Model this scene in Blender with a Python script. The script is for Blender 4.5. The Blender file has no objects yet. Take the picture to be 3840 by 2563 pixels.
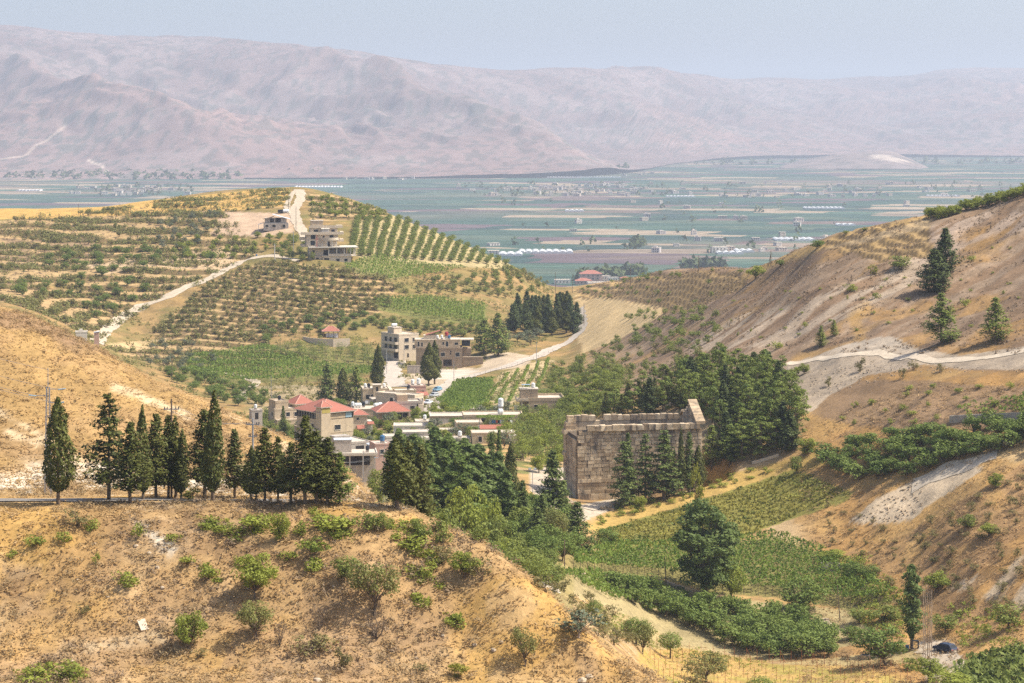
import bpy, math, random
import numpy as np
from mathutils import Vector, Matrix

# ---------------------------------------------------------------- camera, sky, sun, exposure
SC = bpy.context.scene
COL = SC.collection
FPX, U0, VH, CZ = 9033.0, 1920.0, 440.0, 200.0      # focal length in photo pixels, centre column, horizon row, camera height above the plain
cam = bpy.data.cameras.new("camera")
cam.sensor_width = 36.0
cam.lens = 36.0 * FPX / 3840.0
cam.shift_y = (VH - 1281.5) / 3840.0
cam.clip_start, cam.clip_end = 1.0, 120000.0
cam_o = bpy.data.objects.new("camera", cam); COL.objects.link(cam_o)
cam_o.location = (0, 0, CZ); cam_o.rotation_euler = (math.pi / 2, 0, 0)
SC.camera = cam_o

SUN_EL, SUN_AZ = math.radians(54), math.radians(-3)   # azimuth measured from +X (photo right) towards +Y (away)
world = bpy.data.worlds.new("World"); SC.world = world; world.use_nodes = True
wn = world.node_tree; bg = wn.nodes["Background"]
sky = wn.nodes.new("ShaderNodeTexSky"); sky.sky_type = 'NISHITA'; sky.sun_disc = False
sky.sun_elevation = SUN_EL; sky.sun_rotation = math.pi / 2 - SUN_AZ
sky.altitude = 1100; sky.air_density = 0.8; sky.dust_density = 7.0; sky.ozone_density = 1.0
wn.links.new(sky.outputs[0], bg.inputs[0]); bg.inputs[1].default_value = 0.15
sun = bpy.data.lights.new("sun", 'SUN'); sun.energy = 4.4; sun.angle = math.radians(0.55); sun.color = (1.0, 0.93, 0.82)
sun_o = bpy.data.objects.new("sun", sun); COL.objects.link(sun_o)
sd = Vector((math.cos(SUN_EL) * math.cos(SUN_AZ), math.cos(SUN_EL) * math.sin(SUN_AZ), math.sin(SUN_EL)))
sun_o.rotation_euler = sd.to_track_quat('Z', 'Y').to_euler()
SC.view_settings.view_transform = 'Standard'; SC.view_settings.look = 'None'
SC.view_settings.exposure = 0.62; SC.view_settings.gamma = 1.0
SC.render.engine = 'CYCLES'
cy = SC.cycles
cy.max_bounces = 5; cy.diffuse_bounces = 2; cy.glossy_bounces = 2; cy.transmission_bounces = 3; cy.transparent_max_bounces = 4; cy.volume_bounces = 0
cy.use_denoising = False
try: cy.denoiser = 'OPENIMAGEDENOISE'
except Exception: pass
cy.use_adaptive_sampling = True; cy.adaptive_threshold = 0.01

random.seed(7); RNG = np.random.default_rng(11)

# ---------------------------------------------------------------- small helpers
def tag(o, label=None, cat=None, group=None, kind=None):
    if label: o["label"] = label
    if cat: o["category"] = cat
    if group: o["group"] = group
    if kind: o["kind"] = kind
    return o

def link(o, parent=None):
    COL.objects.link(o)
    if parent is not None: o.parent = parent
    return o

def mesh_np(name, verts, faces, mats=(), mat_idx=None, smooth=False):
    """fast mesh from numpy arrays; faces is (n,3) or (n,4)"""
    me = bpy.data.meshes.new(name)
    verts = np.asarray(verts, np.float32); faces = np.asarray(faces, np.int32)
    n, k = faces.shape
    me.vertices.add(len(verts)); me.vertices.foreach_set("co", verts.ravel())
    me.loops.add(n * k); me.loops.foreach_set("vertex_index", faces.ravel())
    me.polygons.add(n)
    me.polygons.foreach_set("loop_start", np.arange(0, n * k, k, dtype=np.int32))
    if mat_idx is not None: me.polygons.foreach_set("material_index", np.asarray(mat_idx, np.int32))
    if smooth: me.polygons.foreach_set("use_smooth", np.ones(n, bool))
    for m in mats: me.materials.append(m)
    me.update(calc_edges=True); me.validate()
    return me

def empty(name, loc, rz=0.0):
    o = bpy.data.objects.new(name, None); o.empty_display_size = 0.3
    o.location = loc; o.rotation_euler = (0, 0, rz)
    return link(o)

# value noise in numpy
def _hash(ix, iy, s):
    h = (ix * 374761393 + iy * 668265263 + s * 974634777) & 0xFFFFFFFF
    h = ((h ^ (h >> 13)) * 1274126177) & 0xFFFFFFFF
    return ((h ^ (h >> 16)) & 0xFFFF) / 65535.0
def vnoise(x, y, s=0):
    xi = np.floor(x).astype(np.int64); yi = np.floor(y).astype(np.int64)
    fx = x - xi; fy = y - yi
    fx = fx * fx * fx * (fx * (fx * 6 - 15) + 10); fy = fy * fy * fy * (fy * (fy * 6 - 15) + 10)
    a = _hash(xi, yi, s); b = _hash(xi + 1, yi, s); c = _hash(xi, yi + 1, s); d = _hash(xi + 1, yi + 1, s)
    return (a + (b - a) * fx) * (1 - fy) + (c + (d - c) * fx) * fy
def fbm(x, y, o=4, s=0, g=0.5):
    t = 0.0; a = 1.0; n = 0.0
    for k in range(o):
        t = t + a * vnoise(x * 2 ** k + 17.3 * k, y * 2 ** k - 9.1 * k, s + k); n += a; a *= g
    return t / n
def ridged(x, y, o=4, s=0):
    t = 0.0; a = 1.0; n = 0.0
    for k in range(o):
        t = t + a * (1 - np.abs(2 * vnoise(x * 2 ** k + 5.3 * k, y * 2 ** k + 3.7 * k, s + k) - 1)); n += a; a *= 0.5
    return t / n

def pchip(xk, yk, x):
    xk = np.asarray(xk, float); yk = np.asarray(yk, float)
    h = np.diff(xk); dl = np.diff(yk) / h
    m = np.zeros(len(xk)); m[0] = dl[0]; m[-1] = dl[-1]
    for i in range(1, len(xk) - 1):
        if dl[i - 1] * dl[i] > 0:
            w1 = 2 * h[i] + h[i - 1]; w2 = h[i] + 2 * h[i - 1]
            m[i] = (w1 + w2) / (w1 / dl[i - 1] + w2 / dl[i])
    x = np.clip(x, xk[0], xk[-1])
    i = np.clip(np.searchsorted(xk, x) - 1, 0, len(xk) - 2)
    t = (x - xk[i]) / h[i]
    return ((1 + 2 * t) * (1 - t) ** 2 * yk[i] + t * (1 - t) ** 2 * h[i] * m[i] + t * t * (3 - 2 * t) * yk[i + 1] + t * t * (t - 1) * h[i] * m[i + 1])

def smooth(a, b, x):
    t = np.clip((x - a) / (b - a), 0, 1); return t * t * (3 - 2 * t)

def in_poly(poly, u, v):
    p = np.asarray(poly, float); ins = np.zeros(u.shape, bool); n = len(p); j = n - 1
    for i in range(n):
        xi, yi = p[i]; xj, yj = p[j]
        if yi != yj:
            ins ^= ((yi > v) != (yj > v)) & (u < (xj - xi) * (v - yi) / (yj - yi) + xi)
        j = i
    return ins

def dist_line(pts, u, v):
    best = np.full(u.shape, 1e9)
    for (x0, y0), (x1, y1) in zip(pts[:-1], pts[1:]):
        dx, dy = x1 - x0, y1 - y0; L = dx * dx + dy * dy + 1e-9
        t = np.clip(((u - x0) * dx + (v - y0) * dy) / L, 0, 1)
        best = np.minimum(best, np.hypot(u - x0 - t * dx, v - y0 - t * dy))
    return best

# ---------------------------------------------------------------- materials
def new_mat(name):
    m = bpy.data.materials.new(name); m.use_nodes = True
    nt = m.node_tree; b = nt.nodes["Principled BSDF"]
    b.inputs["Roughness"].default_value = 0.85
    b.inputs["Specular IOR Level"].default_value = 0.2
    return m, nt, b

def plain_mat(name, col, rough=0.85, var=0.12, scale=0.8, metal=0.0, stain=0.0, stain_scale=0.25, bump=0.0):
    m, nt, b = new_mat(name); N = nt.nodes; L = nt.links
    tc = N.new("ShaderNodeTexCoord")
    nz = N.new("ShaderNodeTexNoise"); nz.inputs["Scale"].default_value = scale; nz.inputs["Detail"].default_value = 6
    L.new(tc.outputs["Object"], nz.inputs["Vector"])
    mr = N.new("ShaderNodeMapRange"); mr.inputs[1].default_value = 0.3; mr.inputs[2].default_value = 0.7
    mr.inputs[3].default_value = 1 - var; mr.inputs[4].default_value = 1 + var
    L.new(nz.outputs[0], mr.inputs[0])
    mul = N.new("ShaderNodeVectorMath"); mul.operation = 'SCALE'; mul.inputs[0].default_value = col[:3]
    L.new(mr.outputs[0], mul.inputs["Scale"])
    out = mul.outputs[0]
    if stain > 0:
        mp = N.new("ShaderNodeMapping"); mp.inputs["Scale"].default_value = (1, 1, 0.18)
        L.new(tc.outputs["Object"], mp.inputs[0])
        n2 = N.new("ShaderNodeTexNoise"); n2.inputs["Scale"].default_value = stain_scale * 4; n2.inputs["Detail"].default_value = 5
        L.new(mp.outputs[0], n2.inputs["Vector"])
        r2 = N.new("ShaderNodeMapRange"); r2.inputs[1].default_value = 0.55; r2.inputs[2].default_value = 0.72; r2.inputs[3].default_value = 0; r2.inputs[4].default_value = stain
        L.new(n2.outputs[0], r2.inputs[0])
        mx = N.new("ShaderNodeMix"); mx.data_type = 'RGBA'; L.new(r2.outputs[0], mx.inputs[0]); L.new(out, mx.inputs[6])
        mx.inputs[7].default_value = (col[0] * .35, col[1] * .33, col[2] * .32, 1); out = mx.outputs[2]
    L.new(out, b.inputs["Base Color"]); b.inputs["Roughness"].default_value = rough; b.inputs["Metallic"].default_value = metal
    if bump > 0:
        bp = N.new("ShaderNodeBump"); bp.inputs["Strength"].default_value = bump; bp.inputs["Distance"].default_value = 0.15
        L.new(nz.outputs[0], bp.inputs["Height"]); L.new(bp.outputs[0], b.inputs["Normal"])
    return m

def foliage_mat(name, c1, c2, c3=None, scale=0.6, transl=0.28, objvar=0.25):
    """leaf colour varied per clump (noise), per leaf (fine noise) and per tree (object random)"""
    m, nt, b = new_mat(name); N = nt.nodes; L = nt.links
    tc = N.new("ShaderNodeTexCoord"); oi = N.new("ShaderNodeObjectInfo")
    nz = N.new("ShaderNodeTexNoise"); nz.inputs["Scale"].default_value = scale; nz.inputs["Detail"].default_value = 3
    L.new(tc.outputs["Object"], nz.inputs["Vector"])
    n2 = N.new("ShaderNodeTexNoise"); n2.inputs["Scale"].default_value = scale * 9; n2.inputs["Detail"].default_value = 1
    L.new(tc.outputs["Object"], n2.inputs["Vector"])
    ad = N.new("ShaderNodeMath"); ad.operation = 'MULTIPLY_ADD'; L.new(n2.outputs[0], ad.inputs[0]); ad.inputs[1].default_value = 0.6; L.new(nz.outputs[0], ad.inputs[2])
    a2 = N.new("ShaderNodeMath"); a2.operation = 'MULTIPLY_ADD'; L.new(oi.outputs["Random"], a2.inputs[0]); a2.inputs[1].default_value = objvar; L.new(ad.outputs[0], a2.inputs[2])
    rp = N.new("ShaderNodeValToRGB"); e = rp.color_ramp.elements
    e[0].position = 0.55; e[0].color = (*c1, 1); e[1].position = 1.05; e[1].color = (*c2, 1)
    if c3:
        x = rp.color_ramp.elements.new(0.98); x.color = (*c3, 1)
    L.new(a2.outputs[0], rp.inputs[0])
    b.inputs["Roughness"].default_value = 0.65; b.inputs["Specular IOR Level"].default_value = 0.25
    L.new(rp.outputs[0], b.inputs["Base Color"])
    tr = N.new("ShaderNodeBsdfTranslucent"); L.new(rp.outputs[0], tr.inputs["Color"])
    mx = N.new("ShaderNodeMixShader"); mx.inputs[0].default_value = transl
    out = N["Material Output"]; L.new(b.outputs[0], mx.inputs[1]); L.new(tr.outputs[0], mx.inputs[2]); L.new(mx.outputs[0], out.inputs[0])
    return m

def ground_mat(name, attr="base", fine=1.6, amp=0.22, bump=0.5):
    m, nt, b = new_mat(name); N = nt.nodes; L = nt.links
    at = N.new("ShaderNodeAttribute"); at.attribute_name = attr
    tc = N.new("ShaderNodeTexCoord")
    nz = N.new("ShaderNodeTexNoise"); nz.inputs["Scale"].default_value = fine; nz.inputs["Detail"].default_value = 8; nz.inputs["Roughness"].default_value = 0.7
    L.new(tc.outputs["Object"], nz.inputs["Vector"])
    nb = N.new("ShaderNodeTexNoise"); nb.inputs["Scale"].default_value = fine * 0.12; nb.inputs["Detail"].default_value = 5
    L.new(tc.outputs["Object"], nb.inputs["Vector"])
    mr = N.new("ShaderNodeMapRange"); mr.inputs[1].default_value = 0.3; mr.inputs[2].default_value = 0.7; mr.inputs[3].default_value = 1 - amp; mr.inputs[4].default_value = 1 + amp
    L.new(nz.outputs[0], mr.inputs[0])
    m2 = N.new("ShaderNodeMapRange"); m2.inputs[1].default_value = 0.3; m2.inputs[2].default_value = 0.7; m2.inputs[3].default_value = 1 - amp * .7; m2.inputs[4].default_value = 1 + amp * .7
    L.new(nb.outputs[0], m2.inputs[0])
    mm = N.new("ShaderNodeMath"); mm.operation = 'MULTIPLY'; L.new(mr.outputs[0], mm.inputs[0]); L.new(m2.outputs[0], mm.inputs[1])
    mul = N.new("ShaderNodeVectorMath"); mul.operation = 'SCALE'
    L.new(at.outputs["Color"], mul.inputs[0]); L.new(mm.outputs[0], mul.inputs["Scale"])
    L.new(mul.outputs[0], b.inputs["Base Color"])
    b.inputs["Roughness"].default_value = 0.95; b.inputs["Specular IOR Level"].default_value = 0.1
    if bump:
        bp = N.new("ShaderNodeBump"); bp.inputs["Strength"].default_value = bump; bp.inputs["Distance"].default_value = 0.25
        L.new(nz.outputs[0], bp.inputs["Height"]); L.new(bp.outputs[0], b.inputs["Normal"])
    return m

# ---------------------------------------------------------------- near terrain: one height field through surveyed profiles
# one profile per photo column; along each: (distance in m, photo row where that ground lies)
PROF = {
 -900: [(120,3500),(240,2563),(272,1893),(284,1866),(290,1840),(350,900),(480,1850),(700,1480),(850,1260),(940,1130),(1090,990),(1320,800)],
    0: [(120,3500),(240,2563),(272,1893),(284,1866),(290,1840),(345,1150),(480,1900),(700,1500),(850,1260),(940,1130),(1090,985),(1320,786)],
  300: [(120,3500),(240,2563),(271,1893),(283,1866),(290,1842),(341,1272),(480,1950),(700,1520),(850,1330),(945,1235),(1090,1000),(1320,782)],
  560: [(120,3500),(240,2563),(271,1887),(282,1868),(290,1850),(336,1402),(480,1980),(700,1560),(850,1400),(945,1325),(1085,1000),(1310,752)],
  900: [(120,3500),(240,2563),(270,1887),(281,1872),(288,1858),(328,1555),(480,2000),(700,1620),(840,1480),(950,1325),(1080,1000),(1300,714)],
 1100: [(120,3500),(240,2563),(269,1884),(280,1874),(286,1866),(320,1670),(480,2010),(680,1700),(840,1475),(955,1312),(1070,1000),(1290,706)],
 1300: [(120,3500),(240,2563),(268,1887),(278,1890),(284,1885),(312,1780),(470,2030),(660,1690),(840,1470),(960,1312),(1070,1005),(1250,748)],
 1500: [(120,3500),(240,2563),(268,1906),(274,1906),(282,1935),(305,2010),(450,2050),(640,1700),(840,1450),(965,1312),(1070,1050),(1230,822)],
 1700: [(120,3500),(240,2563),(264,1992),(271,2010),(285,2080),(315,2120),(430,2050),(610,1680),(830,1450),(955,1345),(1060,1110),(1210,905)],
 1900: [(120,3500),(240,2563),(257,2088),(267,2120),(290,2170),(340,2200),(400,2110),(540,1770),(780,1480),(960,1312),(1070,1135),(1200,985)],
 2100: [(120,3500),(240,2563),(252,2262),(262,2300),(292,2290),(360,2230),(420,2080),(515,1845),(740,1480),(950,1320),(1080,1180),(1220,1082)],
 2300: [(120,3500),(240,2570),(246,2450),(258,2490),(320,2420),(400,2290),(440,2150),(503,1885),(640,1480),(860,1310),(1000,1165),(1140,1058)],
 2500: [(120,3500),(238,2620),(244,2570),(260,2610),(330,2570),(400,2470),(450,2140),(500,1872),(590,1500),(760,1290),(890,1150),(1040,1018)],
 2800: [(120,3500),(236,2790),(248,2750),(290,2700),(350,2630),(400,2500),(455,2130),(505,1810),(548,1520),(655,1260),(745,1115),(860,1000)],
 3100: [(120,3500),(236,2900),(250,2850),(300,2750),(350,2670),(400,2490),(455,2110),(490,1800),(525,1540),(595,1260),(655,1070),(735,908)],
 3400: [(120,3500),(236,2950),(250,2900),(300,2780),(350,2680),(398,2470),(447,2050),(474,1790),(505,1530),(562,1280),(625,1060),(715,826)],
 3700: [(120,3500),(236,2950),(250,2900),(300,2760),(352,2640),(390,2420),(430,2010),(458,1770),(488,1510),(545,1260),(610,1020),(705,768)],
 4000: [(120,3500),(236,2900),(250,2860),(300,2720),(350,2600),(382,2360),(420,1960),(450,1730),(478,1460),(535,1210),(600,950),(695,660)],
 4740: [(120,3400),(236,2850),(250,2800),(300,2650),(345,2500),(372,2250),(408,1860),(440,1620),(468,1350),(525,1090),(590,830),(680,480)],
}
GSTEP = 15.0
GU = np.arange(-900, 4741, GSTEP)
GD = np.concatenate([np.geomspace(4, 215, 24)[:-1], np.linspace(215, 350, 190)[:-1], np.linspace(350, 400, 40)[:-1], np.linspace(400, 570, 220)[:-1],
                     np.linspace(570, 860, 190)[:-1], np.linspace(860, 1110, 260)[:-1], np.linspace(1110, 1360, 110)[:-1], np.geomspace(1360, 2400, 26)])
def build_heights():
    us = sorted(PROF); nk = len(PROF[0])
    DK = np.array([[PROF[u][k][0] for k in range(nk)] for u in us], float)
    VK = np.array([[PROF[u][k][1] for k in range(nk)] for u in us], float)
    dk = np.stack([pchip(us, DK[:, k], GU) for k in range(nk)], 1)
    vk = np.stack([pchip(us, VK[:, k], GU) for k in range(nk)], 1)
    V = np.empty((len(GU), len(GD)))
    for i in range(len(GU)):
        d = list(dk[i]); v = list(vk[i])
        zl = CZ - (v[-1] - VH) / FPX * d[-1]
        for dd, zz in ((d[-1] * 1.06, zl - 4), (d[-1] * 1.25, zl - 38), (max(1900, d[-1] * 1.5), 8), (2400, -3)):
            d.append(dd); v.append(VH + (CZ - zz) * FPX / dd)
        d = [4] + d; v = [VH + 2.2 * FPX / 4] + v
        V[i] = pchip(np.log(d), v, np.log(GD))
    return V
VB = build_heights()
DD = np.broadcast_to(GD[None, :], VB.shape); UU = np.broadcast_to(GU[:, None], VB.shape)
XX = (UU - U0) / FPX * DD
ZB = CZ - (VB - VH) / FPX * DD
# relief: gullies, hummocks, terraces
def relief():
    x, y, u, v, d = XX, DD, UU, VB, DD
    z = ZB.copy()
    near = smooth(200, 235, d) * (1 - smooth(355, 380, d))
    z += near * ((fbm(x / 22, y / 22, 4, 3) - .5) * 3.0 * smooth(0, 30, np.abs(d - 279)) + (fbm(x / 4.5, y / 4.5, 3, 9) - .5) * 0.9 * smooth(3, 9, np.abs(d - 279)))
    rh = smooth(515, 560, d) * smooth(2350, 2700, u) * (1 - smooth(760, 840, d))
    diag = (x * .8 + y * .6); acr = (-x * .6 + y * .8)
    z += rh * ((ridged(acr / 26, diag / 80, 3, 21) - .5) * 3.6 + (fbm(x / 7, y / 7, 3, 5) - .5) * 1.6)
    lowr = smooth(3050, 3400, u) * smooth(360, 390, d) * (1 - smooth(500, 520, d))
    z += lowr * ((ridged(acr / 18, diag / 40, 3, 31) - .5) * 3.5 + (fbm(x / 5, y / 5, 3, 6) - .5) * 1.2)
    mid = smooth(650, 800, d)
    z += mid * (fbm(x / 40, y / 40, 3, 8) - .5) * 3.0
    # step-like banks under the white road on the right hillside
    fr = np.zeros_like(z); tz = np.zeros_like(z)
    def terr(poly, sp, tilt, h, warp, dmin=700, mode=1.0):
        m = in_poly(poly, u, v) & (d > dmin) & (d < 1400)
        s = -(v - tilt * (u - 1000) + warp * (fbm(x / 60, y / 60, 3, 41) - .5)) / sp
        f = s - np.floor(s)
        g = np.where(f < .62, .22 * f / .62, .22 + .78 * smooth(.62, 1.0, f))
        z[m] += (h * (g - f))[m]; fr[m] = f[m]; tz[m] = mode
    terr([(560,1240),(800,1060),(980,985),(1250,1000),(1480,1060),(1460,1160),(1250,1220),(900,1300),(600,1270)], 18, .075, 1.5, 25)
    terr([(-900,850),(0,830),(700,762),(850,800),(980,950),(640,1095),(360,1270),(200,1190),(0,1130),(-900,1120)], 31, .02, 2.1, 60)
    terr([(560,760),(700,742),(980,716),(1085,716),(1085,775),(860,795),(640,800)], 17, -.05, 1.1, 12)
    terr([(2150,1085),(2420,1028),(2780,1008),(2800,1085),(2560,1170),(2330,1120),(2180,1120)], 24, .03, 2.0, 30)
    terr([(1150,730),(1250,735),(1450,800),(1440,830),(1170,830)], 22, .08, 1.2, 12)
    terr([(3060,935),(3170,885),(3480,820),(3500,960),(3300,985),(3100,950)], 30, .12, 1.6, 10, 480)
    terr([(380,1290),(620,1280),(1000,1290),(1150,1330),(900,1420),(600,1380)], 34, .05, 1.4, 30)
    return z, fr, tz
ZZ, FRAC, TMASK = relief()
# level the building plots, roads and fields a little
def level(uc, dc, ru, rd, z=None, edge=.45):
    """flatten an ellipse of ground round (column, distance)"""
    global ZZ
    xc = (uc - U0) / FPX * dc
    r = np.hypot((XX - xc) / ru, (DD - dc) / rd); w = 1 - smooth(1 - edge, 1, r)
    if z is None: z = float(gz(xc, dc))
    ZZ = ZZ * (1 - w) + z * w
def _idx(x, y):
    u = U0 + FPX * x / y
    iu = np.clip((u - GU[0]) / GSTEP, 0, len(GU) - 1.001); jd = np.clip(np.interp(y, GD, np.arange(len(GD))), 0, len(GD) - 1.001)
    return iu, jd
def gz(x, y):
    """ground height at world x, y"""
    x = np.asarray(x, float); y = np.asarray(y, float)
    iu, jd = _idx(x, y); i = iu.astype(int); j = jd.astype(int); a = iu - i; b = jd - j
    return (ZZ[i, j] * (1 - a) + ZZ[i + 1, j] * a) * (1 - b) + (ZZ[i, j + 1] * (1 - a) + ZZ[i + 1, j + 1] * a) * b
def at(u, d, dz=0.0):
    x = (u - U0) / FPX * d
    return Vector((x, d, float(gz(x, d)) + dz))
def hit(u, v, dmin=215.0, dmax=2400.0):
    """the first ground point seen along the sight line through a photo pixel"""
    i = int(np.clip((u - GU[0]) / GSTEP, 0, len(GU) - 2)); a = min(max((u - GU[0]) / GSTEP - i, 0), 1)
    zc = ZZ[i] * (1 - a) + ZZ[i + 1] * a
    vf = VH + (CZ - zc) * FPX / GD
    ok = np.where((vf <= v) & (GD >= dmin) & (GD <= dmax))[0]
    if len(ok) == 0: return None
    j = ok[0]
    if j > 0 and vf[j - 1] > v and GD[j - 1] >= dmin * .97:
        t = (vf[j - 1] - v) / (vf[j - 1] - vf[j] + 1e-9); d = GD[j - 1] + t * (GD[j] - GD[j - 1])
    else: d = GD[j]
    return at(u, d)

level(1160, 1085, 20, 13); level(1500, 945, 13, 11); level(1650, 925, 16, 10, edge=.3)
TD = 507.0                                           # temple distance
level(2400, TD + 8, 22, 13, float(gz((2200 - U0) / FPX * TD, TD)) - .2, edge=.3)

def ground_colours():
    x, y, u, d = XX, DD, UU, DD
    v = VH + (CZ - ZZ) * FPX / d
    n1 = fbm(x / 16, y / 16, 4, 51); n2 = fbm(x / 5, y / 5, 4, 52); n3 = fbm(x / 9, y / 9, 4, 53); n4 = fbm(x / 2.2, y / 2.2, 3, 54); n5 = fbm(x / 45, y / 45, 3, 55)
    A = lambda *c: np.array(c, float)
    GOLD, TAN, SOIL, BRN, CHALK = A(.44, .31, .155), A(.50, .335, .18), A(.56, .44, .29), A(.25, .165, .10), A(.74, .66, .53)
    C = np.empty(u.shape + (3,)); C[:] = GOLD
    def mix(w, c):
        w = np.clip(w, 0, 1)[..., None]; C[:] = C * (1 - w) + np.asarray(c) * w
    def poly(p, dmin=0, dmax=3000, feather=0):
        uu = u + (n3 - .5) * 60 * feather; vv = v + (n1 - .5) * 40 * feather
        return (in_poly(p, uu, vv) & (d > dmin) & (d < dmax)).astype(float)
    # general dry ground
    mix(smooth(.48, .6, n1) * .7, TAN); mix(smooth(.52, .62, n3) * .6, SOIL); mix(smooth(.55, .68, n2) * .55, BRN)
    # foreground slope
    fg = (d < 300).astype(float)
    fgb = poly([(360,1920),(560,1960),(700,1920),(820,1990),(1010,2080),(1000,2130),(760,2090),(520,2060),(380,1990)], 215, 300, 1.2) + poly([(0,2120),(260,2180),(250,2330),(0,2330)], 215, 300, 1.2) + poly([(1180,2120),(1320,2140),(1300,2230),(1190,2220)], 215, 300, 1) + poly([(300,2340),(420,2330),(640,2420),(560,2500),(330,2440)], 215, 300, 1.2) + poly([(900,2330),(1350,2400),(1500,2563),(800,2563)], 215, 300, 1.5)
    mix(fg, A(.48, .315, .14)); mix(fg * smooth(.46, .6, n2) * .6, A(.54, .365, .17)); mix(fg * smooth(.48, .6, n1) * .7, A(.42, .295, .175)); mix(fg * smooth(.52, .62, n3) * .5, A(.33, .225, .135))
    mix(fg * fgb * smooth(.36, .56, n4 * .6 + n2 * .4) * .75, A(.29, .195, .115))
    mix(fg * smooth(2150, 2450, v) * smooth(.42, .58, n3) * .6, A(.46, .325, .20)); mix(fg * smooth(.62, .68, n2) * .4, A(.55, .41, .26))
    mix(fg * (1 - smooth(4, 20, dist_line([(480,1930),(560,2000),(640,2060)], u, v) + (n4 - .5) * 60)), CHALK * .92)
    mix(fg * (1 - smooth(8, 30, dist_line([(330,2430),(520,2400),(600,2385)], u, v) + (n4 - .5) * 40)) * .8, SOIL)
    mix(fg * poly([(380,1890),(640,1875),(800,1890),(560,1915)]) * .6, SOIL)
    # golden slope behind the trees
    gs = ((d > 286) & (d < 375) & (u < 1500)).astype(float)
    mix(gs, A(.42, .288, .145)); mix(gs * smooth(.5, .62, n2) * .6, A(.44, .30, .165)); mix(gs * smooth(.54, .64, n1) * (1 - smooth(250, 900, u)) * .9, A(.30, .205, .13))
    mix(gs * smooth(1500, 1700, v) * smooth(.45, .6, n3) * .6, A(.34, .235, .14))
    mix(gs * smooth(1715, 1780, v + (n3 - .5) * 140) * (1 - smooth(1000, 1250, u)) * smooth(.38, .5, n2), CHALK)
    for ln in ([(0,1545),(110,1610),(180,1650),(330,1750)], [(30,1620),(130,1660)], [(430,1455),(560,1500),(700,1560)], [(640,1400),(820,1520),(900,1560)], [(1040,1660),(1180,1740),(1330,1840)]):
        mix(gs * (1 - smooth(4, 20, dist_line(ln, u, v) + (n4 - .5) * 34)) * .9, A(.68, .54, .36))
    # knoll on the right of the tree row
    mix(poly([(1200,1740),(1420,1850),(1420,1900),(1200,1880)], 260, 330) * smooth(.45, .6, n2) * .8, CHALK * .9)
    # middle hill
    mh = smooth(620, 680, d) * (1 - smooth(2080, 2240, u))
    mix(mh, A(.38, .26, .13)); mix(mh * smooth(.5, .6, n5) * .5, A(.34, .245, .13)); mix(mh * smooth(.5, .62, n2) * .6, A(.22, .165, .085)); mix(mh * smooth(.48, .6, n1) * .65, A(.21, .185, .08)); mix(mh * smooth(.5, .58, n3) * .4, A(.17, .17, .065))
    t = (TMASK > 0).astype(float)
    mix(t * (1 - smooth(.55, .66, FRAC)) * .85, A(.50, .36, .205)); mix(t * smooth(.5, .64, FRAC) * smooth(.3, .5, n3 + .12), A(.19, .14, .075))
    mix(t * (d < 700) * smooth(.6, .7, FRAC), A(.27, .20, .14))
    mix(poly([(560,752),(700,738),(1000,708),(1090,712),(1090,770),(860,790),(0,826),(-900,830),(-900,790),(0,780),(300,776)], 900, feather=.2) * .85, A(.60, .40, .165))
    mix(poly([(0,900),(300,880),(420,960),(200,1010),(0,1010)], 700, feather=1) * smooth(.4, .6, n2) * .8, A(.26, .185, .125))
    mix(poly([(790,880),(840,795),(1100,800),(1108,870),(1000,890)], 900), A(.56, .42, .30))
    mix(poly([(300,990),(620,960),(880,940),(860,1010),(560,1000),(380,1030)], 800, feather=1) * .9, A(.58, .44, .29))
    mix(poly([(1320,835),(1520,800),(1800,925),(1930,985),(1900,1010),(1400,985),(1330,960)], 900), A(.46, .38, .22))
    mix(poly([(1300,985),(1420,960),(1600,1010),(1480,1050),(1290,1020)], 900), A(.30, .27, .13))
    mix(poly([(1390,1120),(1600,1115),(1830,1150),(1820,1220),(1600,1200),(1400,1160)], 850), A(.20, .20, .08))
    mix(poly([(680,1330),(1000,1290),(1420,1330),(1440,1400),(1200,1430),(900,1440),(700,1420)], 780) * .75, A(.22, .21, .09))
    mix(poly([(1620,1500),(1720,1420),(1850,1430),(1820,1520),(1700,1560)], 650) * .9, A(.20, .20, .08))
    mix(poly([(1820,1500),(1880,1400),(2000,1360),(2080,1350),(1960,1480),(1900,1540)], 650), A(.56, .44, .27))
    mix(poly([(400,1290),(620,1270),(640,1300),(480,1320)], 800) * .8, A(.58, .44, .26))
    # cut chalk bank and yard in the village
    mix(poly([(1500,1410),(1640,1375),(1800,1380),(1830,1330),(1900,1320),(2010,1340),(1960,1380),(1800,1400),(1650,1450),(1560,1450)], 700, feather=.3), A(.56, .46, .34))
    mix(poly([(1540,1430),(1640,1385),(1800,1390),(1700,1420)], 700) * .8, A(.64, .58, .49))
    mix(((d > 560) & (d < 860)).astype(float) * smooth(900, 1000, u) * (1 - smooth(1650, 1720, u)) * smooth(.35, .6, n3 + .1) * .6, A(.48, .39, .27)); mix(((d > 540) & (d < 800)).astype(float) * smooth(950, 1050, u) * (1 - smooth(2050, 2140, u)) * smooth(.48, .58, n2) * .8, A(.17, .19, .07))
    # pale stubble field at the saddle
    mix(poly([(2160,1110),(2250,1110),(2480,1155),(2490,1180),(2330,1270),(2180,1330),(2170,1230)], 800, feather=.3), A(.66, .50, .29))
    # right hillside
    rh = ((d > 500) & (u > 2150) & (v < 1480)).astype(float) * smooth(2150, 2500, u) * (1 - poly([(2160,1110),(2250,1110),(2480,1155),(2490,1180),(2330,1270),(2180,1330),(2170,1230)], 800))
    diag = (x * .75 + y * .66); acr = (-x * .66 + y * .75)
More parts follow.
